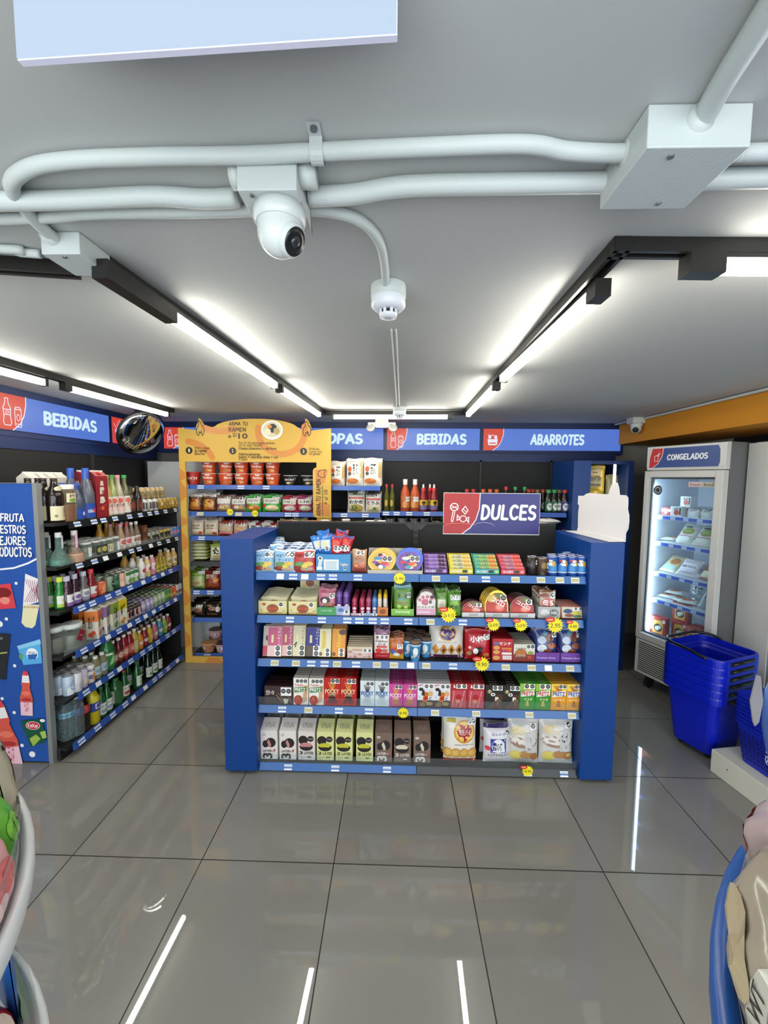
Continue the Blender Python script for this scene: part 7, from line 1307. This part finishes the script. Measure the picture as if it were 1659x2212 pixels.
# local frame: x along the front, y into the body (front face at y=0, outward -y)
gm = mat('c3c2bd', .45); gside = mat('6f7072', .35, .3)
fb = MB(); z0 = .12
fb.box(0, .03, z0, .02, FD, FH, gside).box(FW-.02, .03, z0, FW, FD, FH, gside).box(.02, FD-.02, z0, FW-.02, FD, FH, gm).box(.02, .03, z0, FW-.02, FD-.02, .455, gm).box(.02, .03, 1.78, FW-.02, FD-.02, FH, gm)
fb.build('body', fz)
MB().box(.02, FD-.035, .455, FW-.02, FD-.0201, 1.78, mat('d4dae6', .5)).box(.0201, .035, .455, .034, FD-.035, 1.78, mat('d4dae6', .5)).box(FW-.034, .035, .455, FW-.0201, FD-.035, 1.78, mat('d4dae6', .5)).box(.034, .035, .4551, FW-.034, FD-.035, .468, mat('d4dae6', .5)).box(.034, .035, 1.768, FW-.034, FD-.035, 1.7799, mat('d4dae6', .5)).build('liner', fz)
hd = MB(); hd.prism([(.03, 1.812), (-.004, 1.812), (-.012, 1.84), (-.012, FH-.004), (.03, FH)], 0, FW, mat('cbcac6', .42), lambda p, q, t: (t, p, q))
hfn = lambda u, v, o: (.02+u*(FW-.05), -.0125-o, 1.832+v*.148)
art(hd, [('p', [(.06, 0), (.965, 0), (.985, .2), (.98, .8), (.955, 1), (.095, 1), (.05, .5)], '2c4a86'), ('p', [(.0, 0), (.06, 0), (.14, .2), (.20, .6), (.215, 1), (.045, 1), (.01, .5)], 'bf2c2e'), ('s', [(.06, 0), (.14, .2), (.20, .6), (.215, 1)], .03, 'e4e4e6'), ('w', 'CONGELADOS', .275, .36, .835, .68, 'e9ebee', .24),
         ('s', [(.085, .34), (.14, .34), (.14, .62), (.085, .62), (.085, .34)], .025, 'f0e8e8'), ('s', [(.12, .66), (.165, .7)], .02, 'f0e8e8'), ('s', [(.145, .58), (.145, .78)], .02, 'f0e8e8'), ('s', [(.125, .6), (.165, .76)], .02, 'f0e8e8')], hfn, FW-.05, .148)
hd.build('header_panel', fz)
dr = MB(); a, b = .432, 1.806; st, sr = .035, .052
dr.box(0, -.03, a, st, .028, b, gm).box(FW-sr, -.03, a, FW, .028, b, gm).box(st, -.03, a, FW-sr, .028, a+.05, gm).box(st, -.03, b-.05, FW-sr, .028, b, gm)
dr.box(st, .002, a+.05, st+.012, .027, b-.05, mat('4a4c4e', .5)).box(FW-sr-.012, .002, a+.05, FW-sr, .027, b-.05, mat('4a4c4e', .5)).box(st+.012, .002, a+.05, FW-sr-.012, .027, a+.064, mat('3f5a78', .5)).box(st+.012, .002, b-.064, FW-sr-.012, .027, b-.05, mat('4a4c4e', .5))
door = dr.build('door', fz, bevel=.004)
MB().box(st+.012, .006, a+.064, FW-sr-.012, .010, b-.064, clear('eef6f8', .0, .03)).build('glass', door)
dk_ = MB(); art(dk_, [('r', .60, .955, .80, .985, 'c9b8b8'), ('t', 'frozen', .7, .97, .16, .018, '8a2a2a', .01), ('r', .80, .955, .99, .985, 'b8b0a0'), ('t', 'food', .9, .97, .14, .018, '3a2a24', .01), ('e', .10, .93, .075, .032, '1e222a'), ('e', .10, .93, .055, .024, '8a9098'), ('e', .10, .93, .03, .013, '1e222a')], lambda u, v, o: (st+.012+u*(FW-sr-st-.024), .0055-o, a+.064+v*(b-a-.128)), FW-sr-st, b-a-.128); dk_.build('stickers', door)
gr = MB(); gr.box(0, -.02, .135, FW, .0299, .425, mat('c9c8c3', .5)); gr.build('lower_panel', fz, bevel=.004)
for i in range(15):
    z = .16+.0168*i; xr = FW-.04 if i < 8 else FW-.04-(i-8)*.036
    MB().box(.03, -.0212, z, xr, -.0202, z+.008, mat('1a1a1a', .8)).build('vent_slot', fz)
for x in (.06, FW-.06):
    for y in (.08, FD-.08):
        c = MB(); c.T = Matrix.Translation((x, y, .045)) @ Matrix.Rotation(math.pi/2, 4, 'Y'); c.lathe([(.044, -.014), (.044, .014)], mat('17181a', .6), 16); c.build('caster', fz)
        MB().box(x-.02, y-.02, .085, x+.02, y+.02, .12, mat('2a2a2c', .5)).build('caster_fork', fz)
MB().box(.044, .040, .50, .060, .052, 1.70, lit('d4ecff', 34.0)).build('led_strip', fz)
FZS = [1.45, 1.235, .985, .765]
wire = mat('cfd6e4', .4)
for z in FZS:
    s = MB()
    for i in range(13): s.box(.036, .075+i*.034, z-.006, FW-.036, .079+i*.034, z, wire)
    s.box(.036, .06, z-.03, FW-.036, .066, z+.006, mat('d8e2f2', .4))
    sh = s.build('wire_shelf', fz)
    m = MB(); art(m, [('r', 0, 0, 1, 1, '3457c4')]+[('r', .06+.2*i, .1, .14+.2*i, .9, 'bccbec') for i in range(5)], lambda u, v, o: (.037+u*(FW-.074), .0598-o, z-.027+v*.026), 1, .05); m.build('price_rail', sh)
fz_it = []
def fput(pr_, x, y, z, lab, rz=0, rx=0, cat='frozen food', grp=None, dz=.0006, ry=0):
    p = FO+U*x+NI*y; return place(pr_, (p.x, p.y, z+dz), math.atan2(U.y, U.x)+rz, lab, grp, rx, ry, cat)
tb = fbox('tofu_box', .085, .078, .05, 'd8dade', [('e', .55, .42, .24, .28, 'b8302c'), ('t', '豆腐', .5, .78, .5, .2, '2a2226', .02), ('r', .8, .2, .95, .9, '3a2a2a')]); rb_ = fbox('frozen_box', .075, .065, .04, 'a83034', [('r', 0, .5, 1, .8, 'd8c8c8'), ('t', '餅', .5, .3, .4, .3, 'e0d0d0', .03)]); gb_ = fbox('frozen_box', .07, .08, .05, '8a92a2', [('t', '雪', .4, .6, .4, .4, '2a2c34', .03), ('r', .1, .1, .9, .25, 'c9cfdc')]); rw = fbag('frozen_pack', .10, .065, .03, 'ccd2dc', [('r', 0, 0, .2, 1, '5a2a2a'), ('e', .6, .5, .24, .3, 'e2e4ea'), ('t', 'gyoza', .6, .85, .4, .14, '4a3a3a', .01)])
fput(rb_, .10, .12, FZS[0], 'red and white frozen box at the front of the top freezer shelf', 0, cat='frozen box'); fput(tb, .19, .11, FZS[0], 'white box with a red fruit at the front of the top freezer shelf', cat='frozen box'); fput(tb, .19, .20, FZS[0], 'white box with red fruit, lower of two behind', cat='frozen box'); fput(tb, .20, .20, FZS[0]+.0785, 'white box with red fruit, on top of another', -.1, cat='frozen box')
for i in range(3): fput(gb_, .29+.075*i, .24, FZS[0]+.04*(i == 0), 'grey frozen box at the back of the top freezer shelf, %s' % ['first', 'second', 'third'][i], grp='grey frozen boxes', cat='frozen box') if i else fput(gb_, .29, .24, FZS[0], 'grey frozen box at the back of the top freezer shelf, first', grp='grey frozen boxes', cat='frozen box')
for i in range(3): fput(rw, .30+.095*i, .11, FZS[0], 'white frozen pack with a brown edge on the top freezer shelf, %s' % ['first', 'second', 'third'][i], grp='white frozen packs', cat='frozen pack')
pch = fbag('frozen_pouch', .13, .20, .03, 'cdd0c8', [('r', .0, .82, 1, 1, 'b8bcb8'), ('e', .5, .58, .36, .16, '8a7a44'), ('e', .5, .6, .3, .1, '8aa04a'), ('r', .2, .76, .6, .84, '3a3a38'), ('e', .5, .2, .34, .14, 'dcdcd8'), ('r', .1, .32, .9, .35, 'b85a5a')])
for i in range(3): fput(pch, .22+.135*i, .13, FZS[1], 'white frozen pouch with green filling picture, %s along the second shelf' % ['first', 'second', 'third'][i], grp='green-pictured pouches', rx=-.75, dz=.005, cat='frozen pouch')
flat = fbag('frozen_pouch', .12, .15, .03, 'c8c4bc', [('e', .5, .5, .3, .2, 'b87a4a'), ('r', .1, .1, .9, .3, 'd8d8d4')]); fput(flat, .11, .11, FZS[1], 'flat frozen pouch beside the light strip on the second shelf', 0, -1.45, dz=.016, cat='frozen pouch')
p3 = fbag('frozen_pouch', .15, .16, .035, 'd0ccd4', [('r', .1, .35, .9, .7, 'e0dce4'), ('t', 'Salchicha', .5, .52, .7, .16, '6a3a6a', .02), ('r', .1, .1, .9, .2, 'b8a8c0')]); p3b = fbag('frozen_pouch', .13, .19, .03, 'c9bf98', [('e', .6, .6, .3, .2, 'a86a3a'), ('r', .1, .1, .9, .35, 'a8c0c4')]); p3c = fbag('frozen_pouch', .13, .17, .03, '8a5a5a', [('r', .1, .1, .9, .45, 'd8cfae'), ('e', .5, .75, .3, .14, '4a2a34')])
fput(p3b, .12, .12, FZS[2], 'yellowish frozen pouch leaning on the third freezer shelf', 0, -.95, dz=.012, cat='frozen pouch'); fput(p3, .27, .11, FZS[2], 'white frozen pouch with purple letters on the third freezer shelf', 0, -.8, dz=.012, cat='frozen pouch'); fput(p3c, .43, .11, FZS[2], 'dark red frozen pouch on the third freezer shelf', 0, -.8, dz=.012, cat='frozen pouch'); fput(p3, .30, .22, FZS[2], 'white frozen pouch lying behind on the third freezer shelf', .2, -1.1, dz=.03, cat='frozen pouch')
p4 = fbag('sausage_pack', .13, .12, .03, 'd2d4d4', [('e', .5, .55, .32, .14, 'b86a3a'), ('e', .4, .35, .26, .12, 'a85a30')], .15); p4g = fbag('frozen_pouch', .14, .17, .03, '8a949c', [('t', '冷凍', .5, .6, .6, .3, '2a2c30', .03)], .15)
for i, (x, y, dz, rz) in enumerate(((.12, .12, .017, .1), (.21, .12, .017, -.2), (.15, .17, .05, .3), (.30, .12, .017, .4))): fput(p4, x, y, FZS[3], 'white sausage pack lying on the lowest freezer shelf, %s' % ['first', 'second', 'topmost', 'third'][i], rz, -1.5, 'frozen pack', 'white sausage packs', dz)
fput(p4g, .27, .28, FZS[3], 'grey frozen pouch standing at the back of the lowest shelf', cat='frozen pouch', rx=-.1); fput(p4g, .43, .14, FZS[3], 'pale frozen pouch leaning on the lowest freezer shelf', 0, -.5, cat='frozen pouch', dz=.006)
rbx = fbox('dumpling_box', .12, .15, .05, 'a02a28', [('p', [(.15, .1), (.8, .1), (.85, .6), (.7, .85), (.2, .8)], 'd8a84a'), ('e', .5, .42, .28, .22, '3a2a1c'), ('e', .45, .38, .14, .12, 'd8dcd4'), ('e', .6, .46, .12, .1, 'd0d0c0'), ('r', .78, .72, .96, .9, 'd8d0d8'), ('r', .05, .9, .6, .97, 'c84a3a')])
for i, (x, y, dz) in enumerate(((.11, .10, 0), (.24, .16, 0), (.24, .16, .151), (.37, .12, 0), (.37, .20, 0), (.43, .09, 0))):
    if i == 5: continue
    fput(rbx, x, y, .4685, 'red dumpling box on the freezer floor, %s' % ['beside the light strip', 'lower of the stacked pair', 'upper of the stacked pair', 'front end one', 'back end one'][i], [.1, -.05, 0, -.2, 0][i], 0, 'frozen box', 'red dumpling boxes', dz+.0006)
# ------------------------------------------------------------------ second cooler, cut by the photo edge
U2 = Vector((.15, -.99, 0)).normalized(); F2 = Vector((3.935, 1.225, 0))
f2 = empty('upright_cooler', F2, 'second tall white cooler at the photo edge behind the baskets', 'freezer', math.atan2(U2.y, U2.x))
MB().box(0, .02, .06, .62, .50, 2.0, mat('bdbcb8', .45)).build('body', f2, bevel=.006)
d_ = MB(); d_.box(0, -.03, .10, .225, .019, 1.99, mat('c4c3bf', .45)).box(.225, -.022, .10, .262, .019, 1.99, mat('8b8c8e', .4)).box(.262, -.018, .10, .28, .019, 1.99, mat('202224', .5)).box(.28, -.022, 1.90, .62, .019, 1.99, mat('8b8c8e', .4)).box(.28, -.022, .10, .62, .019, .2, mat('8b8c8e', .4)); dd = d_.build('door', f2)
MB().box(.28, .0, .2, .62, .019, 1.90, lit('a8c4d4', .8)).build('lit_interior', f2)
MB().box(.28, -.012, .2, .62, -.008, 1.90, clear('e6f0f4', .02)).build('glass', dd)
# ------------------------------------------------------------------ stacked trolley baskets
bl = mat('0b1fb4', .3); bl2 = mat('0e23a8', .34)
def rrect(a, b, r, n=7):
    o = []
    for cx_, cy_, s in ((a/2-r, b/2-r, 0), (-a/2+r, b/2-r, 90), (-a/2+r, -b/2+r, 180), (a/2-r, -b/2+r, 270)): o += arc(cx_, cy_, r, r, s, s+90, n)
    return o
def loft(m, secs, mt, closed_bottom=True, sm=False):
    n = len(secs[0][0]); vs = []; fs = []
    for out, z in secs: vs += [(x, y, z) for x, y in out]
    for j in range(len(secs)-1):
        for i in range(n): i2 = (i+1) % n; fs.append((j*n+i, j*n+i2, (j+1)*n+i2, (j+1)*n+i))
    if closed_bottom: fs.append(tuple(range(n)))
    m.add(vs, fs, mt, sm)
BU, BV = Vector((.375, -.927, 0)), Vector((.927, .375, 0))
bw_, bd_ = .355, .435
def basket():
    r = empty('trolley_basket', (0, 0, 0), 'x', 'shopping basket')
    m = MB(); h = .40
    o = lambda k, rr=.05: rrect(bw_*k, bd_*k, rr)
    loft(m, [(o(.66), 0), (o(.70), .01), (o(.875), h-.052)], bl)
    loft(m, [(o(.875), h-.052), (o(1.0, .06), h-.044), (o(1.0, .06), h-.010), (o(.985, .06), h), (o(.93, .055), h), (o(.92, .055), h-.04), (o(.83), h-.075), (o(.68), .014)], bl, False)
    m.add([(x, y, .014) for x, y in o(.68)], [tuple(range(32))], bl)
    m.build('tub', r)
    for s, nm in ((1, 'grip'),):
        g = MB(); g.box(-.115, -bd_*.5*1.0-.002, h-.040, .115, -bd_*.5+.012, h-.012, mat('0a0a0c', .4)); g.build('grip_slot', r)
        g = MB(); g.tube([(-.095, -bd_*.5-.004, h-.025), (.095, -bd_*.5-.004, h-.025)], .006, mat('1c1c1e', .25), 8); g.build('grip_bar', r)
    return r
bz = (FO, )[0]; Bc = (Vector((3.253, .963, 0))+Vector((3.716, .796, 0)))/2+Vector((.012, .02, 0))
# local -y of the basket (grip side) points along the photo's near-right side
brz = math.atan2(BV.y, BV.x)
def make_stack():
    p = None
    for i in range(6):
        if p is None: p = basket()
        # grip on the U side: rotate so that local -y -> BU
        lab = 'blue trolley basket, %s of the nested stack by the freezer' % ['lowest', 'second from the bottom', 'third from the bottom', 'third from the top', 'second from the top', 'topmost'][i]
        place(p, (Bc.x, Bc.y, .035+.047*i), math.atan2(BU.y, BU.x)+math.pi/2, lab, 'nested trolley baskets')
bw_, bd_ = .40, .36                               # across the grip side, and along it
make_stack()
top = [o for o in bpy.data.objects if o.name.startswith('trolley_basket') and o.parent is None and o['label'].startswith('blue trolley basket, topmost')][0]
h = .40
MB().tube(smooth([(-.20, -.10, h-.01), (-.207, .0, h+.012), (-.195, .12, h+.016), (-.13, .185, h+.016), (.0, .19, h+.016), (.13, .185, h+.016), (.195, .12, h+.012), (.2, .05, h)]), .009, mat('0c0c0e', .35), 8).build('pull_handle', top)
low = [o for o in bpy.data.objects if o.name.startswith('trolley_basket') and o.parent is None and 'lowest' in o['label']][0]
for sx in (-.09, .09):
    for sy in (-.08, .08):
        c = MB(); c.T = Matrix.Translation((sx, sy, -.013)) @ Matrix.Rotation(math.pi/2, 4, 'Y'); c.lathe([(.0215, -.01), (.0215, .01)], mat('141416', .5), 14); c.build('wheel', low)
m = MB()
for k in range(2): m.box(-.20*.80+.002, -.02+.0*k, .10+.09*k, -.20*.80-.006-.03*k*.9, -.012, .15+.09*k, mat('08104a', .5))
# ------------------------------------------------------------------ white plinth and hand baskets
PD = Vector((.164, -.986, 0)); PV = Vector((.986, .164, 0)); PO = Vector((3.365, .669, 0))
pl = empty('plinth_box', PO, 'long white low box with a small oval logo under the hand baskets', 'plinth', math.atan2(PD.y, PD.x))
MB().box(0, 0, 0, 1.25, .46, .138, mat('d6d3c4', .5)).build('box', pl, bevel=.004)
m = MB(); art(m, [('e', .3, .34, .029, .19, '3a3f74'), ('e', .3, .36, .025, .15, '8c92b8'), ('r', .279, .30, .321, .36, '2c3168'), ('r', .281, .40, .319, .43, 'c9cce0'), ('e', .302, .46, .02, .06, 'c9b0a8'), ('e', .082, .58, .004, .028, '2a2620')], lambda u, v, o: (u*1.25, -.0002-o, v*.138), 1.25, .138); m.build('logo', pl)
hb_l, hb_w = .44, .30
def hand_basket():
    r = MB(); h = .235; o = lambda k, rr=.03: rrect(hb_l*k, hb_w*k, rr, 4)
    loft(r, [(o(.80), 0), (o(.82), .006), (o(.95), h-.022), (o(1.0, .035), h-.016), (o(1.0, .035), h), (o(.965), h), (o(.935), h-.03), (o(.80), .01)], bl2)
    r.add([(x, y, .0105) for x, y in o(.8)], [tuple(range(20))], bl2)
    return r
ob = None
hc = PO+PD*(.062+hb_l/2)+PV*(.048+hb_w/2)
for i in range(8):
    if ob is None:
        hm_ = hand_basket(); ob = hm_.build('hand_basket')
        ms = MB(); gm_ = mat('050c52', .6)
        for a_ in range(16):
            for b_ in range(6):
                z = .03+.024*b_; k = .82+(.14*(z/.19)); y = -hb_w/2*k-.0006; x = (-.5+(a_+.5)/16)*hb_l*k*.9
                ms.add([(x-.006, y, z), (x+.006, y, z), (x+.006, y-.0012, z+.013), (x-.006, y-.0012, z+.013)], [(0, 1, 2, 3)], gm_)
        art(ms, [('s', arc(.44, .5, .028, .11, 0, 360, 14), .025, 'c4cdf0'), ('s', [(.424, .44), (.456, .56)], .04, 'c4cdf0')], lambda u, v, q: ((u-.5)*hb_l*.9, -hb_w/2*(.82+.14*(v*.2/.19))-.002-q, v*.2), hb_l, .2)
        ms.build('mesh_side', ob)
    place(ob, (hc.x, hc.y, .1392+.022*i), math.atan2(PD.y, PD.x), 'blue hand basket on the white plinth, %s in its nested pile' % ['lowest', 'second from the bottom', 'third from the bottom', 'fourth from the bottom', 'fourth from the top', 'third from the top', 'second from the top', 'topmost'][i], 'nested hand baskets', cat='shopping basket')
# ------------------------------------------------------------------ convex mirror, white cutout, near display towers
mc = Vector((-.66, 1.76, 2.075))
mr_ = empty('convex_mirror', mc, 'round convex security mirror with black rim hanging near the drinks signs', 'mirror')
aim = Vector((.80, -.36, -.50)).normalized(); T = aim.to_track_quat('Z', 'Y').to_matrix().to_4x4(); RM_ = .195
b = MB(); b.T = T; b.lathe([(RM_*math.sin(t), -.052+.05*math.cos(t)) for t in [math.pi/2*(1-i/14) for i in range(15)]], mat('cfd2d4', .03, 1.0), 40, cap=False); b.build('mirror_dome', mr_)
b = MB(); b.T = T; b.lathe([(RM_*.6, -.075), (RM_*1.03, -.066), (RM_*1.05, -.050), (RM_*.985, -.046)], mat('0c0c0d', .5), 40); b.build('rim', mr_)
MB().tube([(-.055, .05, .01), (-.075, .09, .12), (-.077, .09, HC-mc.z-.03)], .012, mat('8c8c88', .4, .5), 8).build('arm', mr_)
MB().box(-.115, .05, HC-mc.z-.03, -.045, .12, HC-mc.z-.0005, mat('111111', .5)).build('mount', mr_)
ca, cb_ = at(1248, 1147, 2, 1.3925), at(1350, 1171, 2, 1.3925)
cv = (cb_-ca); cl = cv.length; rzc = math.atan2(cv.y, cv.x)
ct = empty('cardboard_cutout', (ca.x, ca.y, 1.3925), 'plain white back of a cardboard cutout standing on the blue post', 'cutout', rzc)
nc = Vector((-math.sin(rzc), math.cos(rzc), 0))
def cpx(px, py):                                  # photo outline onto the upright board
    d = AX_R*((px-WPX/2)/FPX)+AX_D*((py-HPX/2)/FPX)+AX_F; t = (ca-CAM).dot(nc)/d.dot(nc); p = CAM+d*t
    return ((p-ca).dot(cv.normalized()), max(p.z-1.3925, 0))
OUT = [(1248, 1147), (1249, 1105), (1251, 1092), (1248, 1089), (1249, 1071), (1261, 1071), (1266, 1067), (1272, 1065), (1314, 1068), (1318, 1055), (1322, 1046), (1328, 1041), (1333, 1043), (1336, 1052), (1338, 1069), (1352, 1070), (1356, 1075), (1356, 1088), (1355, 1100), (1358, 1113), (1358, 1127), (1356, 1143), (1351, 1152), (1350, 1171)]
m = MB(); m.prism([cpx(*p) for p in OUT], 0, .004, mat('d9d7d8', .6), lambda a_, b_, d: (a_, d, b_)); m.build('board', ct)
MB().box(.0, -.085, -.0005, cl*.98, -.0005, .0025, mat('dcdadb', .6)).build('foot_flap', ct)
MB().box(.0, -.004, .0026, cl*.98, -.0003, .02, mat('dcdadb', .6)).build('fold_strip', ct)
# round tiered displays beside the camera
def tower(name, c, tiers, col, label, ring=.012):
    r = empty(name, (c[0], c[1], 0), label, 'display stand')
    rm = mat(col, .3)
    MB().lathe([(.05, .03), (.05, tiers[-1][1]+.05)], mat('8a8c90', .4), 20).build('pole', r)
    MB().lathe([(.34, 0), (.34, .03)], rm, 40).build('base', r)
    for R, z in tiers:
        t = MB(); t.lathe([(.06, z-.07), (R-.05, z-.07), (R-.012, z-.05), (R, z-.024), (R, z-.006), (R-.005, z), (R-ring, z-.001), (R-ring-.004, z-.012), (.06, z-.014)], rm, 72, cap=False); tt = t.build('tray', r)
        g = MB(); g.lathe([(R-ring-.006, z-.011), (R-ring-.001, z+.045), (R-ring-.004, z+.045), (R-ring-.009, z-.011)], clear('f0f4f4', .06), 72, cap=False); g.build('clear_guard', tt)
    return r
LC = (.54, -1.51); tower('round_display', LC, [(.532, .85), (.528, 1.2)], 'd9dcde', 'white round tiered sweets stand cut by the lower corner beside the drinks aisle')
RC = (2.33, -1.66); tower('round_display', RC, [(.64, 1.2), (.612, 1.49)], '1f5cb0', 'blue round tiered sweets stand cut by the lower corner below the hand baskets', .02)
def near(pr_, c, R, z, deg, lab, grp=None, rx=-.5, rz=0, cat='candy bag', dz=0):
    a = math.radians(deg); return place(pr_, (c[0]+R*math.cos(a), c[1]+R*math.sin(a), z+dz), a+math.pi/2+rz, lab, grp, rx, 0, cat)
n1 = fbag('candy_bag', .16, .17, .04, 'b8b09a', [('e', .5, .5, .3, .16, '5a2a30'), ('s', [(.1, .3), (.5, .7), (.9, .5)], .06, '4a1f28'), ('r', .0, .0, 1, .2, '3a1c24'), ('s', [(.2, .8), (.6, .6)], .05, '6a3a3a')], .15, seed=1)
n2 = fbag('gummy_bag', .085, .10, .05, '6ab83a', [('e', .4, .5, .25, .2, '8ad04a'), ('e', .65, .4, .2, .18, 'a8dc6a'), ('r', 0, 0, 1, .2, '2a5a3a'), ('r', 0, .88, 1, 1, 'cfe8d0')], .15, seed=2)
n3 = fbag('candy_bag', .13, .09, .05, 'd8a0a0', [('e', .5, .5, .3, .2, 'd86a6a'), ('e', .3, .3, .2, .12, 'e0c0c0')], .15, seed=3)
near(n1, LC, .500, 1.1865, 54, 'cream and dark red candy bag in the upper white tray', rx=-.12); near(n2, LC, .492, 1.1865, 41.5, 'bright green gummy bag in the upper white tray', rx=-.2); near(n3, LC, .496, 1.1865, 30, 'pink candy bag in the upper white tray', rx=-.2); near(n1, LC, .494, 1.1865, 78, 'second cream and dark red candy bag farther round the upper white tray', rx=-.12)
n4 = fbag('candy_bag', .16, .17, .02, '1f66b8', [('e', .4, .7, .06, .03, 'd8b0c0'), ('e', .6, .6, .05, .03, 'e0e8f0'), ('e', .5, .4, .1, .05, 'c84a8a'), ('e', .5, .4, .06, .03, 'e8d0d8'), ('s', [(.2, .3), (.4, .35)], .02, 'd8e4f0'), ('s', [(.6, .75), (.75, .8)], .02, 'd8e4f0'), ('r', 0, 0, 1, .14, '6a9a3a')], .3, seed=4)
n5 = fbag('candy_bag', .18, .16, .06, 'b02a24', [('e', .3, .6, .2, .16, 'd85a3a'), ('e', .6, .7, .16, .12, 'c03028'), ('e', .55, .3, .2, .16, 'd8c8b8'), ('e', .3, .25, .14, .12, 'd86a3a'), ('e', .8, .45, .12, .12, '8a1c1c'), ('e', .15, .4, .1, .08, 'e0b0a8'), ('s', [(.1, .8), (.5, .9), (.9, .8)], .03, 'd8c8c8')], .12, seed=5)
n6 = fbag('candy_bag', .15, .15, .03, '8a9a4a', [('r', 0, .5, 1, 1, 'c8c46a'), ('e', .5, .3, .3, .16, '5a7a3a')], .2, seed=6)
near(n4, LC, .492, .8365, 60, 'blue candy bag with little printed sweets in the lower white tray', rx=-.05); near(n6, LC, .492, .8365, 80, 'olive green candy bag in the lower white tray', rx=-.5); near(n5, LC, .488, .8365, 44, 'clear bag of red sweets in the lower white tray', rx=-.7); near(n5, LC, .488, .8365, 24, 'second clear bag of red sweets, farther round the lower white tray', rx=-.7)
wb1 = fbag('candy_bag', .21, .15, .10, 'b8ae9a', [('p', [(.0, .0), (.5, .0), (.62, .2), (.3, .3), (.0, .28)], '6a3a6a'), ('t', 'Marsh', .3, .16, .5, .16, '2a1a2a', .03), ('r', .78, .1, .88, .9, 'd0ccc0'), ('t', 'NET WT', .83, .5, .5, .07, '3a342c', .0, 90), ('e', .5, .6, .3, .2, 'c8b894'), ('s', [(.0, .3), (.3, .33), (.66, .22)], .02, 'd8d0c0')], .14, seed=7)
wb2 = fbag('candy_bag', .15, .12, .10, 'c9b4b4', [('e', .5, .5, .3, .24, 'b85a5a'), ('e', .45, .55, .2, .16, 'c86a5a'), ('r', 0, .9, 1, 1, 'cfd2d6')], .12, seed=8)
near(wb2, RC, .572, 1.1865, 126, 'clear bag of pinkish red sweets in the blue tray', rx=.05); near(wb1, RC, .572, 1.1865, 147, 'beige and purple candy bag in the blue tray, net weight printed along its side', rx=.05); near(wb2, RC, .572, 1.1865, 100, 'second clear bag of pinkish sweets behind the first', rx=0); near(wb1, RC, .572, 1.1865, 166, 'second beige and purple candy bag at the bottom edge', rx=.05)
tgp = at(1636, 1515, 1, -.60)
tg_ = MB(); tg_.prism([(-.006, .075), (.004, .07), (.016, .0), (.010, -.06), (.0, -.072), (-.006, -.06), (-.018, .0)], 0, .004, clear('a3a1a5', .75), lambda a_, b_, d: (a_, d, b_)); ts_ = [o for o in bpy.data.objects if o.get('label', '').startswith('blue round tiered')][0]; tg_.build('plastic_tag', ts_, tgp-ts_.location)

INN = ['first', 'second', 'third', 'fourth', 'fifth', 'sixth']
for i, dg in enumerate((20, 50, 85, 125, 165, 205)):
    near([n1, n3, n2][i % 3], LC, .33, 1.1865, dg, '%s bag on the inner ring of the upper white tray, %s counting round' % (['cream', 'pink', 'green'][i % 3], INN[i]), rx=-.9)
    near([wb2, wb1][i % 2], RC, .38, 1.1865, 60+dg*.8, '%s bag on the inner ring of the blue tray, %s counting round' % (['clear pinkish', 'beige and purple'][i % 2], INN[i]), rx=-.9)
